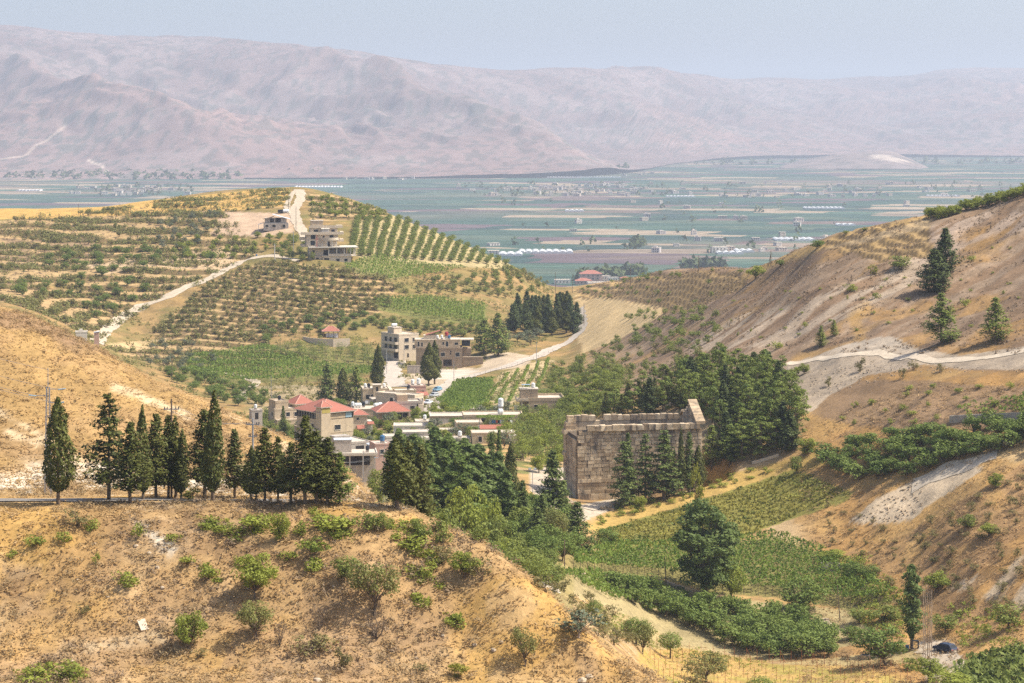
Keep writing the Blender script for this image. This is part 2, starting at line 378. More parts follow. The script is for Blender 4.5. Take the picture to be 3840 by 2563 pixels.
    st = fbm(acr / 3.5, diag / 30, 4, 61); st2 = fbm(acr / 12, diag / 60, 3, 62)
    mix(rh, A(.36, .25, .165)); mix(rh * smooth(.45, .6, st) * .6, A(.50, .39, .285)); mix(rh * smooth(.5, .6, st2) * .6, A(.25, .175, .12)); mix(rh * smooth(.58, .68, n1) * .6, A(.48, .30, .13))
    mix(rh * smooth(.55, .65, n4) * .5, A(.24, .175, .12))
    mix(rh * poly([(2560,1290),(2700,1210),(3000,1130),(3330,1010),(3480,950),(3540,990),(3200,1190),(2900,1290),(2600,1330)], 480, feather=.6) * .7 * smooth(.35, .55, st), A(.62, .51, .39))
    mix(rh * poly([(3440,860),(3700,790),(3840,790),(4000,760),(4000,830),(3700,900),(3450,1000)], 480, feather=.5) * .7 * smooth(.4, .55, st), A(.58, .46, .36))
    mix(rh * (1 - smooth(8, 22, dist_line([(3480,822),(3172,884),(3041,938),(2894,987),(2790,1040),(2700,1090)], u, v))) * .8, A(.58, .41, .2))
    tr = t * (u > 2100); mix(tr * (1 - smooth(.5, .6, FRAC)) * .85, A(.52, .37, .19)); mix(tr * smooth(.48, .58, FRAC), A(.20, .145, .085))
    mix(rh * poly([(3080,935),(3480,820),(3500,850),(3200,920)], 480) * .6, SOIL)
    mix(rh * (1 - smooth(10, 34, dist_line([(2990,1360),(3100,1330),(3230,1290),(3200,1190),(3250,1150)], u, v) + (n3 - .5) * 30)) * .6, A(.52, .34, .15))
    # lower right slopes
    lr = ((u > 2950) & (d > 360) & (v > 1390) & (v < 2600)).astype(float) * smooth(2950, 3100, u)
    mix(lr, A(.46, .29, .14)); mix(lr * smooth(.5, .6, n2) * .6, A(.33, .225, .13)); mix(lr * smooth(.52, .62, n1) * .5, A(.54, .37, .18))
    mix(lr * poly([(3050,1440),(3300,1420),(3840,1450),(4500,1350),(4500,1640),(3840,1620),(3200,1600),(3040,1560)], feather=.6) * .85, A(.29, .205, .135))
    mix(lr * poly([(3400,2010),(3840,1750),(4500,1700),(4500,2450),(3840,2420),(3500,2300)], feather=.8) * smooth(.4, .6, n3) * .8, A(.34, .225, .13))
    mix(lr * poly([(3560,2200),(3840,2080),(4500,2000),(4500,2260),(3840,2290)], feather=.6) * smooth(.42, .55, st), A(.52, .42, .30))
    mix(lr * poly([(3400,1690),(3840,1640),(4500,1560),(4500,1680),(3840,1740)], feather=.5) * .6, A(.60, .46, .28))
    # chalk cut, spoil tip and white road
    ck = poly([(2930,1365),(3060,1335),(3190,1285),(3330,1258),(3440,1310),(3600,1338),(3840,1302),(4500,1250),(4500,1370),(3840,1385),(3600,1388),(3460,1372),(3250,1410),(3120,1480),(3040,1555),(2990,1540),(2955,1440)], 440, 600, .35)
    mix(ck * .92, A(.52, .435, .335)); mix(ck * smooth(.5, .62, n4) * .5, A(.36, .30, .24)); mix(ck * smooth(1350, 1300, v) * .6, A(.62, .54, .44))
    sp = poly([(3180,1960),(3290,1870),(3440,1800),(3640,1740),(3690,1760),(3560,1850),(3480,1900),(3420,1955),(3300,1965)], 350, 520, .3)
    mix(sp, A(.62, .505, .365)); mix(sp * smooth(.5, .6, n4) * .45, A(.44, .36, .27))
    # valley floor: vineyards, orchard, stakes field
    mix(poly([(2180,1990),(2340,1880),(2600,1800),(2900,1740),(3060,1700),(3120,1740),(2950,1770),(2600,1880),(2400,1960),(2280,2000)], 400, 560, .3), A(.47, .335, .145))
    mix(poly([(2250,1990),(2620,1880),(2980,1760),(3200,1850),(3180,1880),(2850,1990),(2700,2060),(2250,2060)], 400, 540, .1), A(.24, .22, .08))
    mix(poly([(2130,2100),(2300,2050),(2700,2050),(2900,2010),(3100,2080),(3380,2260),(3200,2290),(2900,2240),(2700,2230),(2480,2170),(2150,2150)], 390, 520, .1), A(.25, .22, .10))
    mix(poly([(2050,2100),(2140,2150),(2560,2230),(3200,2290),(3300,2400),(2900,2480),(2560,2420),(2280,2280),(2100,2210)], 380, 470, .1), A(.40, .33, .19))
    mix(poly([(2150,2260),(2300,2290),(2560,2420),(2900,2490),(3200,2460),(3500,2430),(3560,2480),(3200,2500),(2700,2520),(2450,2440),(2250,2370)], 340, 450, .2), A(.43, .345, .19))
    mix(poly([(2400,2440),(2560,2430),(2900,2490),(3200,2500),(3400,2540),(3500,2620),(3400,2720),(2400,2720)], 330, 430, .2), A(.50, .35, .155))
    mix(poly([(2400,2440),(3400,2540),(3400,2720),(2400,2720)], 330, 430, .3) * smooth(.5, .6, n2) * .55, A(.33, .31, .10))
    mix(poly([(3440,2410),(3560,2400),(3620,2480),(3560,2560),(3480,2560)], 340, 440, .2), A(.68, .58, .46))
    mix(poly([(3560,2500),(3840,2420),(4400,2400),(4400,2650),(3560,2650)], 330, 430, .4) * .8, A(.16, .21, .07))
    # earth round the temple and the grove
    mix(poly([(1990,1760),(2140,1740),(2140,1900),(2330,1865),(2480,1825),(2500,1840),(2340,1890),(2180,1960),(2000,1960)], 400, 560, .2), A(.56, .48, .38))
    mix(((d > 300) & (d < 470) & (u > 1450) & (u < 2150)).astype(float) * .8, A(.30, .25, .12))
    C *= (1 - .22 * rh)[..., None]; g = C.mean(-1, keepdims=True); C = g + (C - g) * 1.22; return np.clip(C * .76, .02, .9)
GCOL = ground_colours()

def grid_faces(nu, nd):
    i, j = np.meshgrid(np.arange(nu - 1), np.arange(nd - 1), indexing='ij'); a = (i * nd + j).ravel()
    return np.stack([a, a + nd, a + nd + 1, a + 1], 1)
def colour_attr(me, C, name="base"):
    ca = me.color_attributes.new(name, 'FLOAT_COLOR', 'POINT')
    c = np.ones((len(me.vertices), 4), np.float32); c[:, :3] = C.reshape(-1, 3); ca.data.foreach_set("color", c.ravel())

M_GROUND = ground_mat("dry_ground", fine=1.3, amp=.26, bump=.6)
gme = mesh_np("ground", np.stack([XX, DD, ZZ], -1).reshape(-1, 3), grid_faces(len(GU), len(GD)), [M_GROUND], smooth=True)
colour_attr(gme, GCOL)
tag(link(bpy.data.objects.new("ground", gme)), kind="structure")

# ---------------------------------------------------------------- the plain
def plain_material():
    m, nt, b = new_mat("plain_fields"); N = nt.nodes; L = nt.links
    tc = N.new("ShaderNodeTexCoord")
    mp = N.new("ShaderNodeMapping"); mp.inputs["Rotation"].default_value = (0, 0, math.radians(12)); mp.inputs["Scale"].default_value = (1 / 210, 1 / 125, 1)
    L.new(tc.outputs["Object"], mp.inputs[0])
    nw = N.new("ShaderNodeTexNoise"); nw.inputs["Scale"].default_value = .35; L.new(mp.outputs[0], nw.inputs["Vector"])
    sc = N.new("ShaderNodeVectorMath"); sc.operation = 'MULTIPLY_ADD'; L.new(nw.outputs["Color"], sc.inputs[0]); sc.inputs[1].default_value = (.9, .5, 0); L.new(mp.outputs[0], sc.inputs[2])
    vo = N.new("ShaderNodeTexVoronoi"); vo.distance = 'CHEBYCHEV'; vo.inputs["Scale"].default_value = 1; vo.inputs["Randomness"].default_value = .8
    L.new(sc.outputs[0], vo.inputs["Vector"])
    sx = N.new("ShaderNodeSeparateColor"); L.new(vo.outputs["Color"], sx.inputs[0])
    rp = N.new("ShaderNodeValToRGB"); rp.color_ramp.interpolation = 'CONSTANT'
    stops = [(0, (.050, .092, .072)), (.16, (.072, .120, .088)), (.32, (.044, .076, .068)), (.42, (.125, .095, .10)), (.52, (.085, .118, .085)), (.63, (.22, .175, .13)), (.69, (.058, .10, .075)), (.79, (.045, .075, .062)), (.86, (.15, .115, .10)), (.92, (.30, .24, .17))]  # greens pulled towards blue: part of the haze tint is put into these colours
    e = rp.color_ramp.elements; e[0].position = 0; e[0].color = (*stops[0][1], 1); e[1].position = stops[1][0]; e[1].color = (*stops[1][1], 1)
    for p, c in stops[2:]:
        k = e.new(p); k.color = (*c, 1)
    L.new(sx.outputs[0], rp.inputs[0])
    # broad dry and irrigated zones
    nb = N.new("ShaderNodeTexNoise"); nb.inputs["Scale"].default_value = 1 / 1300; nb.inputs["Detail"].default_value = 3; L.new(tc.outputs["Object"], nb.inputs["Vector"])
    rb = N.new("ShaderNodeMapRange"); rb.inputs[1].default_value = .52; rb.inputs[2].default_value = .62; rb.inputs[3].default_value = 0; rb.inputs[4].default_value = .35; L.new(nb.outputs[0], rb.inputs[0])
    mx = N.new("ShaderNodeMix"); mx.data_type = 'RGBA'; L.new(rb.outputs[0], mx.inputs[0]); L.new(rp.outputs[0], mx.inputs[6]); mx.inputs[7].default_value = (.27, .20, .15, 1)
    # strips inside each field
    mp2 = N.new("ShaderNodeMapping"); mp2.inputs["Rotation"].default_value = (0, 0, math.radians(12)); mp2.inputs["Scale"].default_value = (1 / 260, 1 / 28, 1); L.new(tc.outputs["Object"], mp2.inputs[0])
    v2 = N.new("ShaderNodeTexVoronoi"); v2.distance = 'CHEBYCHEV'; L.new(mp2.outputs[0], v2.inputs["Vector"])
    s2 = N.new("ShaderNodeSeparateColor"); L.new(v2.outputs["Color"], s2.inputs[0])
    r2 = N.new("ShaderNodeMapRange"); r2.inputs[3].default_value = .65; r2.inputs[4].default_value = 1.35; L.new(s2.outputs[1], r2.inputs[0])
    mu = N.new("ShaderNodeVectorMath"); mu.operation = 'SCALE'; L.new(mx.outputs[2], mu.inputs[0]); L.new(r2.outputs[0], mu.inputs["Scale"])
    L.new(mu.outputs[0], b.inputs["Base Color"]); b.inputs["Roughness"].default_value = 1; b.inputs["Specular IOR Level"].default_value = 0
    return m
pv = [(-9000, 2200, 0), (9000, 2200, 0), (19000, 32000, 0), (-19000, 32000, 0), (-13000, 12000, 0), (13000, 12000, 0)]
pme = mesh_np("plain", pv, [[0, 1, 5, 4], [4, 5, 2, 3]], [plain_material()])
tag(link(bpy.data.objects.new("plain", pme)), kind="structure")

# ---------------------------------------------------------------- the mountains across the plain
def mountain(name, prof, ustep, nrow, noise, colour, seed, fine):
    us = sorted(prof); nk = len(prof[us[0]])
    gu = np.arange(-1500, 5400, ustep)
    dk = np.stack([pchip(us, [prof[u][k][0] for u in us], gu) for k in range(nk)], 1)
    vk = np.stack([pchip(us, [prof[u][k][1] for u in us], gu) for k in range(nk)], 1)
    t = np.linspace(0, nk - 1, nrow)
    D = np.stack([pchip(range(nk), dk[i], t) for i in range(len(gu))]); V = np.stack([pchip(range(nk), vk[i], t) for i in range(len(gu))])
    X = (gu[:, None] - U0) / FPX * D; Z = CZ - (V - VH) / FPX * D
    h = np.clip(Z / 240, 0, 1)
    wx = X + (fbm(X / 900, D / 900, 3, seed) - .5) * 700; wy = D + (fbm(X / 900, D / 900, 3, seed + 7) - .5) * 700
    # spurs run down towards the camera and to the right
    a = wx * .86 + wy * .5; c = -wx * .5 + wy * .86
    q = X + .45 * D + (fbm(X / 1400, D / 1400, 2, seed) - .5) * 500
    R = .62 * ridged(q / 1700, D / 9000, 1, seed + 11) + .20 * ridged(q / 700 + 2.2 * fbm(X / 800, D / 800, 3, seed + 31), D / 1500, 3, seed + 15) + .085 * ridged(q / 170 + 1.5 * fbm(X / 260, D / 260, 2, seed + 32), D / 420, 2, seed + 17)
    Z2 = Z + h * noise * (R - R.mean()) * (1 - .8 * np.exp(-((t[None, :] - (nk - 2)) / .9) ** 2)) + 0
    Z2 = np.where(Z < 2, Z - 3, np.maximum(Z2, 1))
    n1 = fbm(X / 420, D / 420, 5, seed + 20); n2 = fbm(X / 26, D / 70, 4, seed + 21); n3 = fbm(X / 1500, D / 1500, 3, seed + 22)
    C = np.empty(X.shape + (3,)); C[:] = colour
    C *= (.8 + .4 * n3)[..., None]
    def mix(w, q):
        w = np.clip(w, 0, 1)[..., None]; C[:] = C * (1 - w) + np.array(q) * w
    mix(smooth(.46, .62, n1) * .35, (.31, .25, .23)); mix(smooth(.45, .65, n3) * .4, (.28, .17, .135)); mix(smooth(.53, .6, n2) * .6, (.10, .095, .08)); mix(smooth(.5, .62, n1) * smooth(.5, .58, n2) * (1 - smooth(250, 420, Z)) * .45, (.15, .145, .12))
    if fine:
        mix((1 - smooth(1, 6, dist_line([(0,575),(90,560),(170,520),(240,480)], gu[:, None] + 0 * D, V))) * .7, (.6, .46, .36))
        mix((1 - smooth(1, 6, dist_line([(330,588),(380,610),(400,640)], gu[:, None] + 0 * D, V))) * .8, (.62, .5, .4))
    else: mix(in_poly([(3270,585),(3300,566),(3400,600),(3390,608)], gu[:, None] + 0 * D, V + 30 * (n1 - .5)), (.44, .36, .29))
    me = mesh_np(name, np.stack([X, D, Z2], -1).reshape(-1, 3), grid_faces(len(gu), nrow), [ground_mat(name + "_rock", fine=.012, amp=.2, bump=0)], smooth=True)
    colour_attr(me, C)
    return tag(link(bpy.data.objects.new(name, me)), kind="structure")
# (distance, photo row): foot, apron, spur face, spur crest, dip, upper slope, crest, behind
mountain("mountain_range", {
 -1500: [(7700,676),(8000,640),(8700,520),(9300,430),(9700,440),(10800,260),(12200,110),(13500,210)],
     0: [(7700,674),(8000,640),(8700,530),(9300,436),(9700,446),(10800,270),(12200,112),(13500,210)],
   300: [(7700,674),(8000,640),(8700,520),(9300,420),(9700,428),(10800,280),(12200,138),(13500,230)],
   700: [(7750,672),(8000,640),(8700,490),(9300,385),(9700,400),(10900,280),(12300,156),(13500,250)],
  1050: [(7800,668),(8000,642),(8700,480),(9300,380),(9700,398),(11000,280),(12500,156),(13700,250)],
  1400: [(7800,664),(8100,635),(8800,500),(9300,398),(9800,415),(11200,300),(12700,178),(13900,270)],
  1700: [(7850,655),(8150,635),(8800,520),(9300,440),(9900,460),(11500,350),(13000,225),(14200,310)],
  1950: [(7900,648),(8200,635),(8800,560),(9300,510),(10000,515),(11900,390),(13500,250),(14800,330)],
  2150: [(8000,640),(8300,633),(8800,595),(9300,570),(10200,545),(12300,400),(14000,256),(15500,330)],
  2360: [(8600,638),(9000,634),(9300,628),(9700,620),(10800,545),(12800,410),(14800,260),(16500,330)],
  2550: [(10400,606),(10700,600),(11000,592),(11400,570),(12400,500),(14200,400),(16000,266),(17500,330)],
  2800: [(11500,590),(11800,585),(12200,570),(12700,540),(13700,470),(15300,390),(17000,288),(18500,340)],
  3100: [(11800,585),(12100,580),(12600,562),(13300,530),(14500,470),(16300,390),(18200,306),(20000,350)],
  3400: [(12000,582),(12400,575),(13000,555),(14000,510),(15500,450),(17500,370),(19500,290),(21500,340)],
  3600: [(12000,582),(12400,575),(13000,555),(14000,500),(15500,440),(17500,350),(19800,268),(22000,330)],
  3840: [(12000,582),(12400,575),(13000,550),(14000,495),(15500,430),(17500,350),(20000,268),(22200,330)],
  5400: [(12000,582),(12400,575),(13000,550),(14000,495),(15500,430),(17500,350),(20000,250),(22200,330)]}, 13, 240, 700, (.225, .153, .134), 101, True)
mountain("far_hill", {-1500: [(9800, 640), (9900, 645), (10000, 650), (10200, 650)], 2880: [(9450, 632), (9500, 632), (9600, 634), (9800, 640)], 3000: [(9300, 634), (9500, 622), (9800, 602), (10200, 650)],
 3200: [(9200, 634), (9500, 605), (9800, 574), (10400, 650)], 3330: [(9200, 634), (9500, 600), (9800, 566), (10400, 650)], 3420: [(9200, 634), (9500, 618), (9800, 600), (10300, 650)], 3520: [(9400, 634), (9500, 634), (9600, 636), (9800, 640)], 5400: [(9800, 640), (9900, 645), (10000, 650), (10200, 650)]}, 36, 50, 40, (.25, .19, .165), 141, False)

# ---------------------------------------------------------------- haze: even air over the whole place
def haze(density=8.0e-5, col=(.77, .865, 1.0)):
    x0, x1, y0, y1, z0, z1 = -20000, 20000, -60, 33000, -8, CZ + 640
    v = [(x, y, z) for x in (x0, x1) for y in (y0, y1) for z in (z0, z1)]
    f = [(0, 1, 3, 2), (4, 6, 7, 5), (0, 4, 5, 1), (2, 3, 7, 6), (0, 2, 6, 4), (1, 5, 7, 3)]
    m = bpy.data.materials.new("haze_air"); m.use_nodes = True; nt = m.node_tree
    nt.nodes.remove(nt.nodes["Principled BSDF"])
    pvv = nt.nodes.new("ShaderNodeVolumePrincipled"); pvv.inputs["Density"].default_value = density; pvv.inputs["Color"].default_value = (*col, 1); pvv.inputs["Anisotropy"].default_value = 0.1
    nt.links.new(pvv.outputs[0], nt.nodes["Material Output"].inputs["Volume"])
    o = link(bpy.data.objects.new("haze", mesh_np("haze", v, f, [m])))
    tag(o, "pale blue summer haze over the valley and plain", "haze", kind="stuff")
haze()
# ---------------------------------------------------------------- vegetation: leaf and wood geometry
def norm(a): return a / (np.linalg.norm(a, axis=-1, keepdims=True) + 1e-9)
def leaves(P, N, size, rng, asp=.6, up=None, jit=.7):
    """one bent leaf spray (a quad) per point, facing roughly along N, long axis near `up` if given"""
    n = len(P); N = norm(N + rng.normal(0, jit, (n, 3)))
    t = rng.normal(0, 1, (n, 3)) if up is None else np.asarray(up) + rng.normal(0, .35, (n, 3))
    t = norm(t - N * (t * N).sum(1, keepdims=True)); b = np.cross(N, t)
    s = size * rng.uniform(.6, 1.4, (n, 1))
    q = np.stack([P - t * s * .5, P + b * s * asp * .5, P + t * s * .6 + N * s * .15, P - b * s * asp * .5], 1)
    return q.reshape(-1, 3), np.arange(n * 4).reshape(n, 4)
class Wood:
    def __init__(s): s.v = []; s.f = []; s.n = 0
    def tube(s, pts, r0, r1, k=5):
        pts = np.asarray(pts, float); m = len(pts)
        for i, p in enumerate(pts):
            d = norm(pts[min(i + 1, m - 1)] - pts[max(i - 1, 0)]); a = np.cross(d, [0.31, .77, .2]); a = norm(a); b = np.cross(d, a)
            r = r0 + (r1 - r0) * i / (m - 1)
            for j in range(k):
                an = 2 * math.pi * j / k; s.v.append(p + r * (math.cos(an) * a + math.sin(an) * b))
        for i in range(m - 1):
            for j in range(k):
                s.f.append((s.n + i * k + j, s.n + i * k + (j + 1) % k, s.n + (i + 1) * k + (j + 1) % k, s.n + (i + 1) * k + j))
        s.n += m * k
    def get(s): return np.array(s.v), np.array(s.f, int).reshape(-1, 4)
def wob(p0, p1, n, a, rng):
    t = np.linspace(0, 1, n)[:, None]; p = np.asarray(p0) * (1 - t) + np.asarray(p1) * t
    p[1:-1] += rng.normal(0, a, (n - 2, 3)); return p

def cat_(parts):
    V = []; F = []; k = 0
    for v, f in parts:
        V.append(v); F.append(f + k); k += len(v)
    return np.concatenate(V), np.concatenate(F)

def t_cypress(rng, n=3000, h=12.0, w=1.5, clear=1.5, lump=.35, leaf=.34):
    hh = rng.beta(1.15, 1.5, n); a = rng.uniform(0, 2 * math.pi, n)
    prof = np.minimum(1, (hh / .16) ** .6) * (1 - hh ** 1.9) ** .75
    ph = rng.uniform(0, 6, 8); L = sum(np.sin(a * k + ph[k] + hh * (7 + 3 * k)) for k in (1, 2, 3, 5)) / 4
    r = w * prof * (1 - lump * .5 + lump * L) * np.sqrt(rng.uniform(.35, 1.05, n))
    tip = (hh > .9); r[tip] *= .8
    P = np.stack([r * np.cos(a), r * np.sin(a), clear + hh * (h - clear)], 1); P[:, 0] += .12 * w * np.sin(hh * 5 + ph[0])
    N = np.stack([np.cos(a), np.sin(a), .35 + 0 * a], 1)
    W = Wood(); W.tube([(0, 0, -.6), (0.03, .02, clear), (0, 0, h * .8)], .2, .04, 6)
    return W.get(), leaves(P, N, leaf, rng, .5, (0, 0, 1), .5)
def t_conifer(rng, h=12.0, w=2.3, clear=1.6, levels=26, per=6, tuft=15, leaf=.36, rise=.12, flat=.35, gap=.0, lean=0.0):
    W = Wood(); W.tube(wob((0, 0, -.6), (lean, 0, h), 6, .05, rng), .2, .03, 6); P = []; N = []
    for i in range(levels):
        t = (i + rng.uniform(-.3, .3)) / levels; t = min(max(t, 0), .985); z = clear + t * (h - clear)
        R = w * ((1 - t) ** .8) * min(1, .62 + t * 3.0)
        for k in range(per):
            if rng.random() < gap: continue
            a = rng.uniform(0, 2 * math.pi); L = R * rng.uniform(.55, 1.18); ri = rise + rng.uniform(-.12, .15)
            e = np.array([math.cos(a) * L + lean * t, math.sin(a) * L, z + ri * L])
            if L > .8: W.tube([(lean * t, 0, z), tuple(e * [.9, .9, 1])], .05, .015, 3)
            m = max(3, int(tuft * (.35 + L / w)))
            s = np.sqrt(rng.uniform(.04, 1.0, m))[:, None]; c = np.array([lean * t, 0, z]) * (1 - s) + e * s
            c = c + rng.normal(0, 1, (m, 3)) * np.array([.22, .22, .22 * flat + .07]) * (.6 + .25 * L)
            P.append(c); N.append(np.tile([math.cos(a) * .5, math.sin(a) * .5, .9], (m, 1)))
    P = np.concatenate(P); N = np.concatenate(N)
    return W.get(), leaves(P, N, leaf, rng, .55, None, .55)
def t_broad(rng, h=4.0, w=2.0, clear=.5, clumps=16, per=55, leaf=.3, cr=.42, stems=3, top=.6, open_=0.0, upright=.0, trunk=.12):
    """clumps of leaves spread through an uneven crown, limbs reaching into them"""
    W = Wood(); P = []; N = []; cs = []
    for i in range(clumps):
        for _ in range(20):
            q = rng.uniform(-1, 1, 3)
            if .25 < np.linalg.norm(q) < 1: break
        q = q * np.array([1, 1, 1]); zc = clear + (h - clear) * (.5 + .42 * q[2]); wide = w * (1 - upright * max(0, q[2]))
        cs.append((q[0] * wide * .78, q[1] * wide * .78, zc))
    fork = np.array([0, 0, max(clear * .8, .15 * h)])
    for s in range(stems):
        b = rng.normal(0, .06 * w, 3); b[2] = -.4
        W.tube(wob(b, fork + rng.normal(0, .1, 3), 3, .04, rng), trunk, trunk * .7, 5)
    for c in cs:
        c = np.array(c); W.tube(wob(fork, c, 4, .08, rng), trunk * .5, .02, 3)
        if rng.random() < open_: continue
        r = cr * w * rng.uniform(.65, 1.25); m = int(per * rng.uniform(.7, 1.3))
        q = norm(rng.normal(0, 1, (m, 3))) * np.cbrt(rng.uniform(.15, 1, (m, 1))); q[:, 2] *= .8
        P.append(c + q * r); N.append(q + np.array([0, 0, .5]))
    P = np.concatenate(P); N = np.concatenate(N)
    return W.get(), leaves(P, N, leaf, rng, .7, None, .6)
def t_umbrella(rng, h=6.0, w=1.9, clear=2.2, n=1500, leaf=.34):
    W = Wood(); W.tube(wob((0, 0, -.5), (.05, 0, clear + .4), 4, .04, rng), .15, .11, 6)
    for i in range(9):
        a = rng.uniform(0, 6.28); W.tube([(0, 0, clear), (w * .7 * math.cos(a), w * .7 * math.sin(a), clear + rng.uniform(.4, .8) * (h - clear))], .06, .02, 3)
    q = norm(rng.normal(0, 1, (n, 3))) * np.cbrt(rng.uniform(.2, 1, (n, 1)))
    lump = 1 + .14 * np.sin(q[:, :1] * 7 + 1) * np.sin(q[:, 1:2] * 6) + .1 * np.sin(q[:, 2:] * 9)
    P = q * lump * np.array([w, w, (h - clear) * .5]) + [0, 0, clear + (h - clear) * .5]
    return W.get(), leaves(P, q + [0, 0, .4], leaf, rng, .35, (0, 0, 1), .5)
def t_pine(rng, h=10.0, w=2.6, clear=2.2, clumps=26, per=60, leaf=.36):
    W = Wood(); top = (rng.uniform(-.5, .5), rng.uniform(-.5, .5), h * .95); tr = wob((0, 0, -.6), top, 6, .12, rng); W.tube(tr, .2, .04, 6); P = []; N = []
    for i in range(clumps):
        t = rng.uniform(0, 1) ** .8; z = clear + t * (h - clear); R = w * (.45 + .7 * t) * (1 - t ** 4) * rng.uniform(.35, 1.05) + .1; a = rng.uniform(0, 6.28)
        c = np.array([R * math.cos(a) + top[0] * t, R * math.sin(a) + top[1] * t, z + .15 * R])
        W.tube([(top[0] * t, top[1] * t, z - .5), tuple(c)], .05, .02, 3)
        r = rng.uniform(.5, 1.0) * w * .34; m = int(per * rng.uniform(.6, 1.3)); q = norm(rng.normal(0, 1, (m, 3))) * np.cbrt(rng.uniform(.1, 1, (m, 1))); q[:, 2] = q[:, 2] * .7 + .12
        P.append(c + q * r); N.append(q + [0, 0, .6])
    return W.get(), leaves(np.concatenate(P), np.concatenate(N), leaf, rng, .5, (0, 0, 1), .6)
def t_poplar(rng, h=14.0, w=2.4, clear=1.6, n=3600, leaf=.36, stems=1, spread=0.0):
    W = Wood(); P = []; N = []
    for s in range(stems):
        bx, by = (rng.normal(0, spread, 2) if stems > 1 else (0, 0)); hs = h * (rng.uniform(.74, 1.0) if s else 1.0); ws = w * rng.uniform(.8, 1.1)
        W.tube(wob((bx * .3, by * .3, -.6), (bx, by, hs * .9), 5, .1, rng), .24, .03, 6)
        m = n // stems; hh = rng.beta(1.35, 1.25, m); prof = np.minimum(1, (hh / .22) ** .7) * (1 - hh ** 2.3) ** .6; a = rng.uniform(0, 6.283, m)
        ph = rng.uniform(0, 6, 9); L = sum(np.sin(a * k + ph[k] + hh * (9 + 5 * k)) for k in (1, 2, 3, 4)) / 4; st = .8 + .28 * np.sin(hh * 38 + a * 2 + ph[5])
        r = ws * prof * (.72 + .5 * L) * st * np.sqrt(rng.uniform(.2, 1.1, m))
        P.append(np.stack([bx + r * np.cos(a), by + r * np.sin(a), clear + hh * (hs - clear) + r * .25], 1)); N.append(np.stack([np.cos(a), np.sin(a), .5 + 0 * a], 1))
        for i in range(14):
            t = rng.uniform(.1, .85); z = clear + t * (hs - clear); a1 = rng.uniform(0, 6.28); R = ws * .7 * (1 - t ** 2)
            W.tube([(bx, by, z), (bx + R * math.cos(a1), by + R * math.sin(a1), z + R * 1.3)], .05, .015, 3)
    return W.get(), leaves(np.concatenate(P), np.concatenate(N), leaf, rng, .75, None, .8)
def t_bare(rng, h=3.0, w=1.3, stems=6, tall=False):
    W = Wood()
    if tall:
        W.tube(wob((0, 0, -.5), (.15, 0, h), 7, .06, rng), .16, .025, 6)
        for i in range(60):
            t = rng.uniform(.12, .97); a = rng.uniform(0, 6.28); R = w * (1 - t * .7) * rng.uniform(.4, 1); p0 = (0, 0, t * h); e = (R * math.cos(a), R * math.sin(a), t * h + R * 2.2); W.tube(wob(p0, e, 3, .03, rng), .035, .01, 3)
        return W.get(), None
    for s in range(stems):
        a = rng.uniform(0, 6.28); e = np.array([w * math.cos(a) * rng.uniform(.3, .9), w * math.sin(a) * rng.uniform(.3, .9), h * rng.uniform(.6, 1)]); br = wob((0, 0, -.2), e, 5, .09, rng); W.tube(br, .055, .02, 4)
        for k in range(7):
            p = br[rng.integers(1, 5)]; q = p + rng.normal(0, .28, 3) * w + [0, 0, .25]; W.tube(wob(p, q, 3, .04, rng), .022, .008, 3)
            for z in range(3): W.tube([q * .5 + p * .5, q + rng.normal(0, .2, 3) + [0, 0, .1]], .014, .006, 3)
    return W.get(), None

